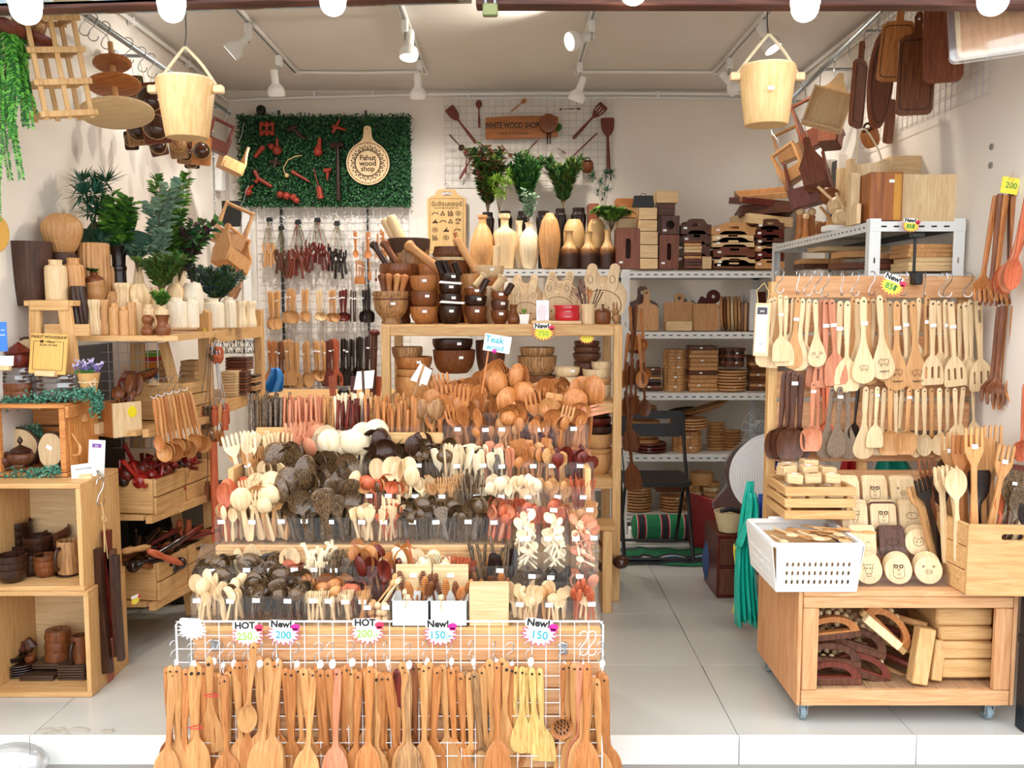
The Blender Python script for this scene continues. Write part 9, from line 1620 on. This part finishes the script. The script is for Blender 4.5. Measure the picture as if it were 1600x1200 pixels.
for c,s in(((-29*k1,-.02,-8*k1),(.009,.05,58*k1)),((29*k1,-.02,-8*k1),(.009,.05,58*k1)),((0,-.02,-36*k1),(60*k1,.05,.009)),((0,-.02,20*k1),(60*k1,.05,.009))):obj('box_side',MB().box(c,s),PALE,q)
caddy(1262,155,56,4.85,RWAL,'dark reddish caddy hanging behind the pale wall box',(R(4),R(-22),R(-35)),1.25);caddy(1226,205,40,5.1,TAN,'pale and dark caddy half behind the bucket',(0,R(-20),R(-30)),1.1);caddy(1222,234,40,4.9,TAN,'pale caddy below the bucket',(0,R(-30),R(-40)),1.3);caddy(1264,226,56,4.6,RWAL,'walnut caddy with a tall shaped end in front of the red one',(R(-14),R(6),R(64)),1.15);caddy(1256,250,62,4.75,RB,'reddish tool caddy lowest under the wall box',(0,R(-14),R(-30)),1.1,handle=False);caddy(1300,182,44,4.75,RWAL,'reddish caddy end right of the walnut caddy',(0,R(12),R(60)),1.0)
SHm=MB().blade(sm([(0,.008,.010,0,0),(.01,.011,.012,0,0),(.1,.011,.012,0,0),(.30,.009,.010,0,0),(.335,.014,.010,-.004,.002),(.37,.034,.008,-.01,.012),(.395,.036,.007,-.014,.012)],2),8)
for k in range(4):SHm.blade([(.385,.006,.008,-.012+.004*abs(k-1.5),0),(.425,.0065,.008,-.024,0),(.44,.004,.005,-.03,0)],4,Matrix.Translation((-.027+.018*k,0,0)))
SHm=SHm.mesh('salad_hand')
for i,(px,yt,yb,ti,mt)in enumerate(((1556,306,472,5,TEAK),(1563,303,478,3,BROWN),(1572,305,470,2,TEAK),(1580,302,475,-1,BROWN),(1584,306,478,-3,TEAK),(1568,478,632,2,BROWN),(1576,476,640,1,TEAK),(1562,480,628,3,BROWN),(1584,478,628,-3,TEAK))):Y=3.34-.015*(i%3);a,c=P(px,yt,Y),P(px,yb,Y);tag(obj('salad_hand',SHm,mt,None,a,(R(-3),PI+R(ti),rnd(-.7,.7)),(1,1,(a.z-c.z)/.44)),'long brown clawed salad hand, %s of the %s bundle by the wall'%(ORD[i%5],'upper' if i<5 else 'lower'),'salad server','clawed salad hands')
q=thing('price_tag','yellow handwritten 200 price tag above the clawed salad hands','price sign',P(1578,290,3.30),(0,R(8),.1));obj('tag_paper',MB().box((0,0,0),(W(28,3.3),.002,W(25,3.3))),YEL,q);text('200',.03,GRN,q,(.004,-.0016,0));obj('twine_loop',MB().tube([(-.01,-.003,.02),(0,-.003,.05),(.008,-.003,.02),(-.004,-.003,.0)],.0015,4),TWINE,q)
for i in range(7):tag(obj('hanging_spoon',U['cook'],PINK if i%2 else REDW,None,P(1607+2*i,300+3*i,3.16+.01*i),(0,PI+R(9+2*i),rnd(-.3,.3)),.95),'reddish spoon in the bundle cut by the picture edge, %s one'%ORD[i],'cooking spoon','reddish spoons at the edge')
put('ladle',REDW,P(1601,600,3.12),(0,PI,.5),1.1,'reddish ladle low at the picture edge beside the cart','edge ladles');tag(obj('wall_plug',MB().cyl((XR,3.5,0),(XR-.006,3.5,0),.012,n=10),plain('plug_grey','8d8880',.6),None,(0,0,2.06)),'upper grey plug hole in the wall','plug');tag(obj('wall_plug',MB().cyl((XR,3.5,0),(XR-.006,3.5,0),.012,n=10),bpy.data.materials['plug_grey'],None,(0,0,1.99)),'lower grey plug hole in the wall','plug')
q=thing('plastic_sack','clear plastic sack of pale things on the street by the step','bag',P(22,1178,2.82)+Vector((0,0,-.03)));obj('sack_film',MB().sph((0,0,.0),.085,18,10,(1.3,.8,.75)),BAG,q);obj('white_pack',MB().box((-.03,.0,-.02),(.10,.06,.05),.01).box((.05,.01,-.01),(.05,.05,.04),.008),plain('sack_white','d8dcdf',.5),q);sticker(q,.03,-.06,.0,sc=1.4)
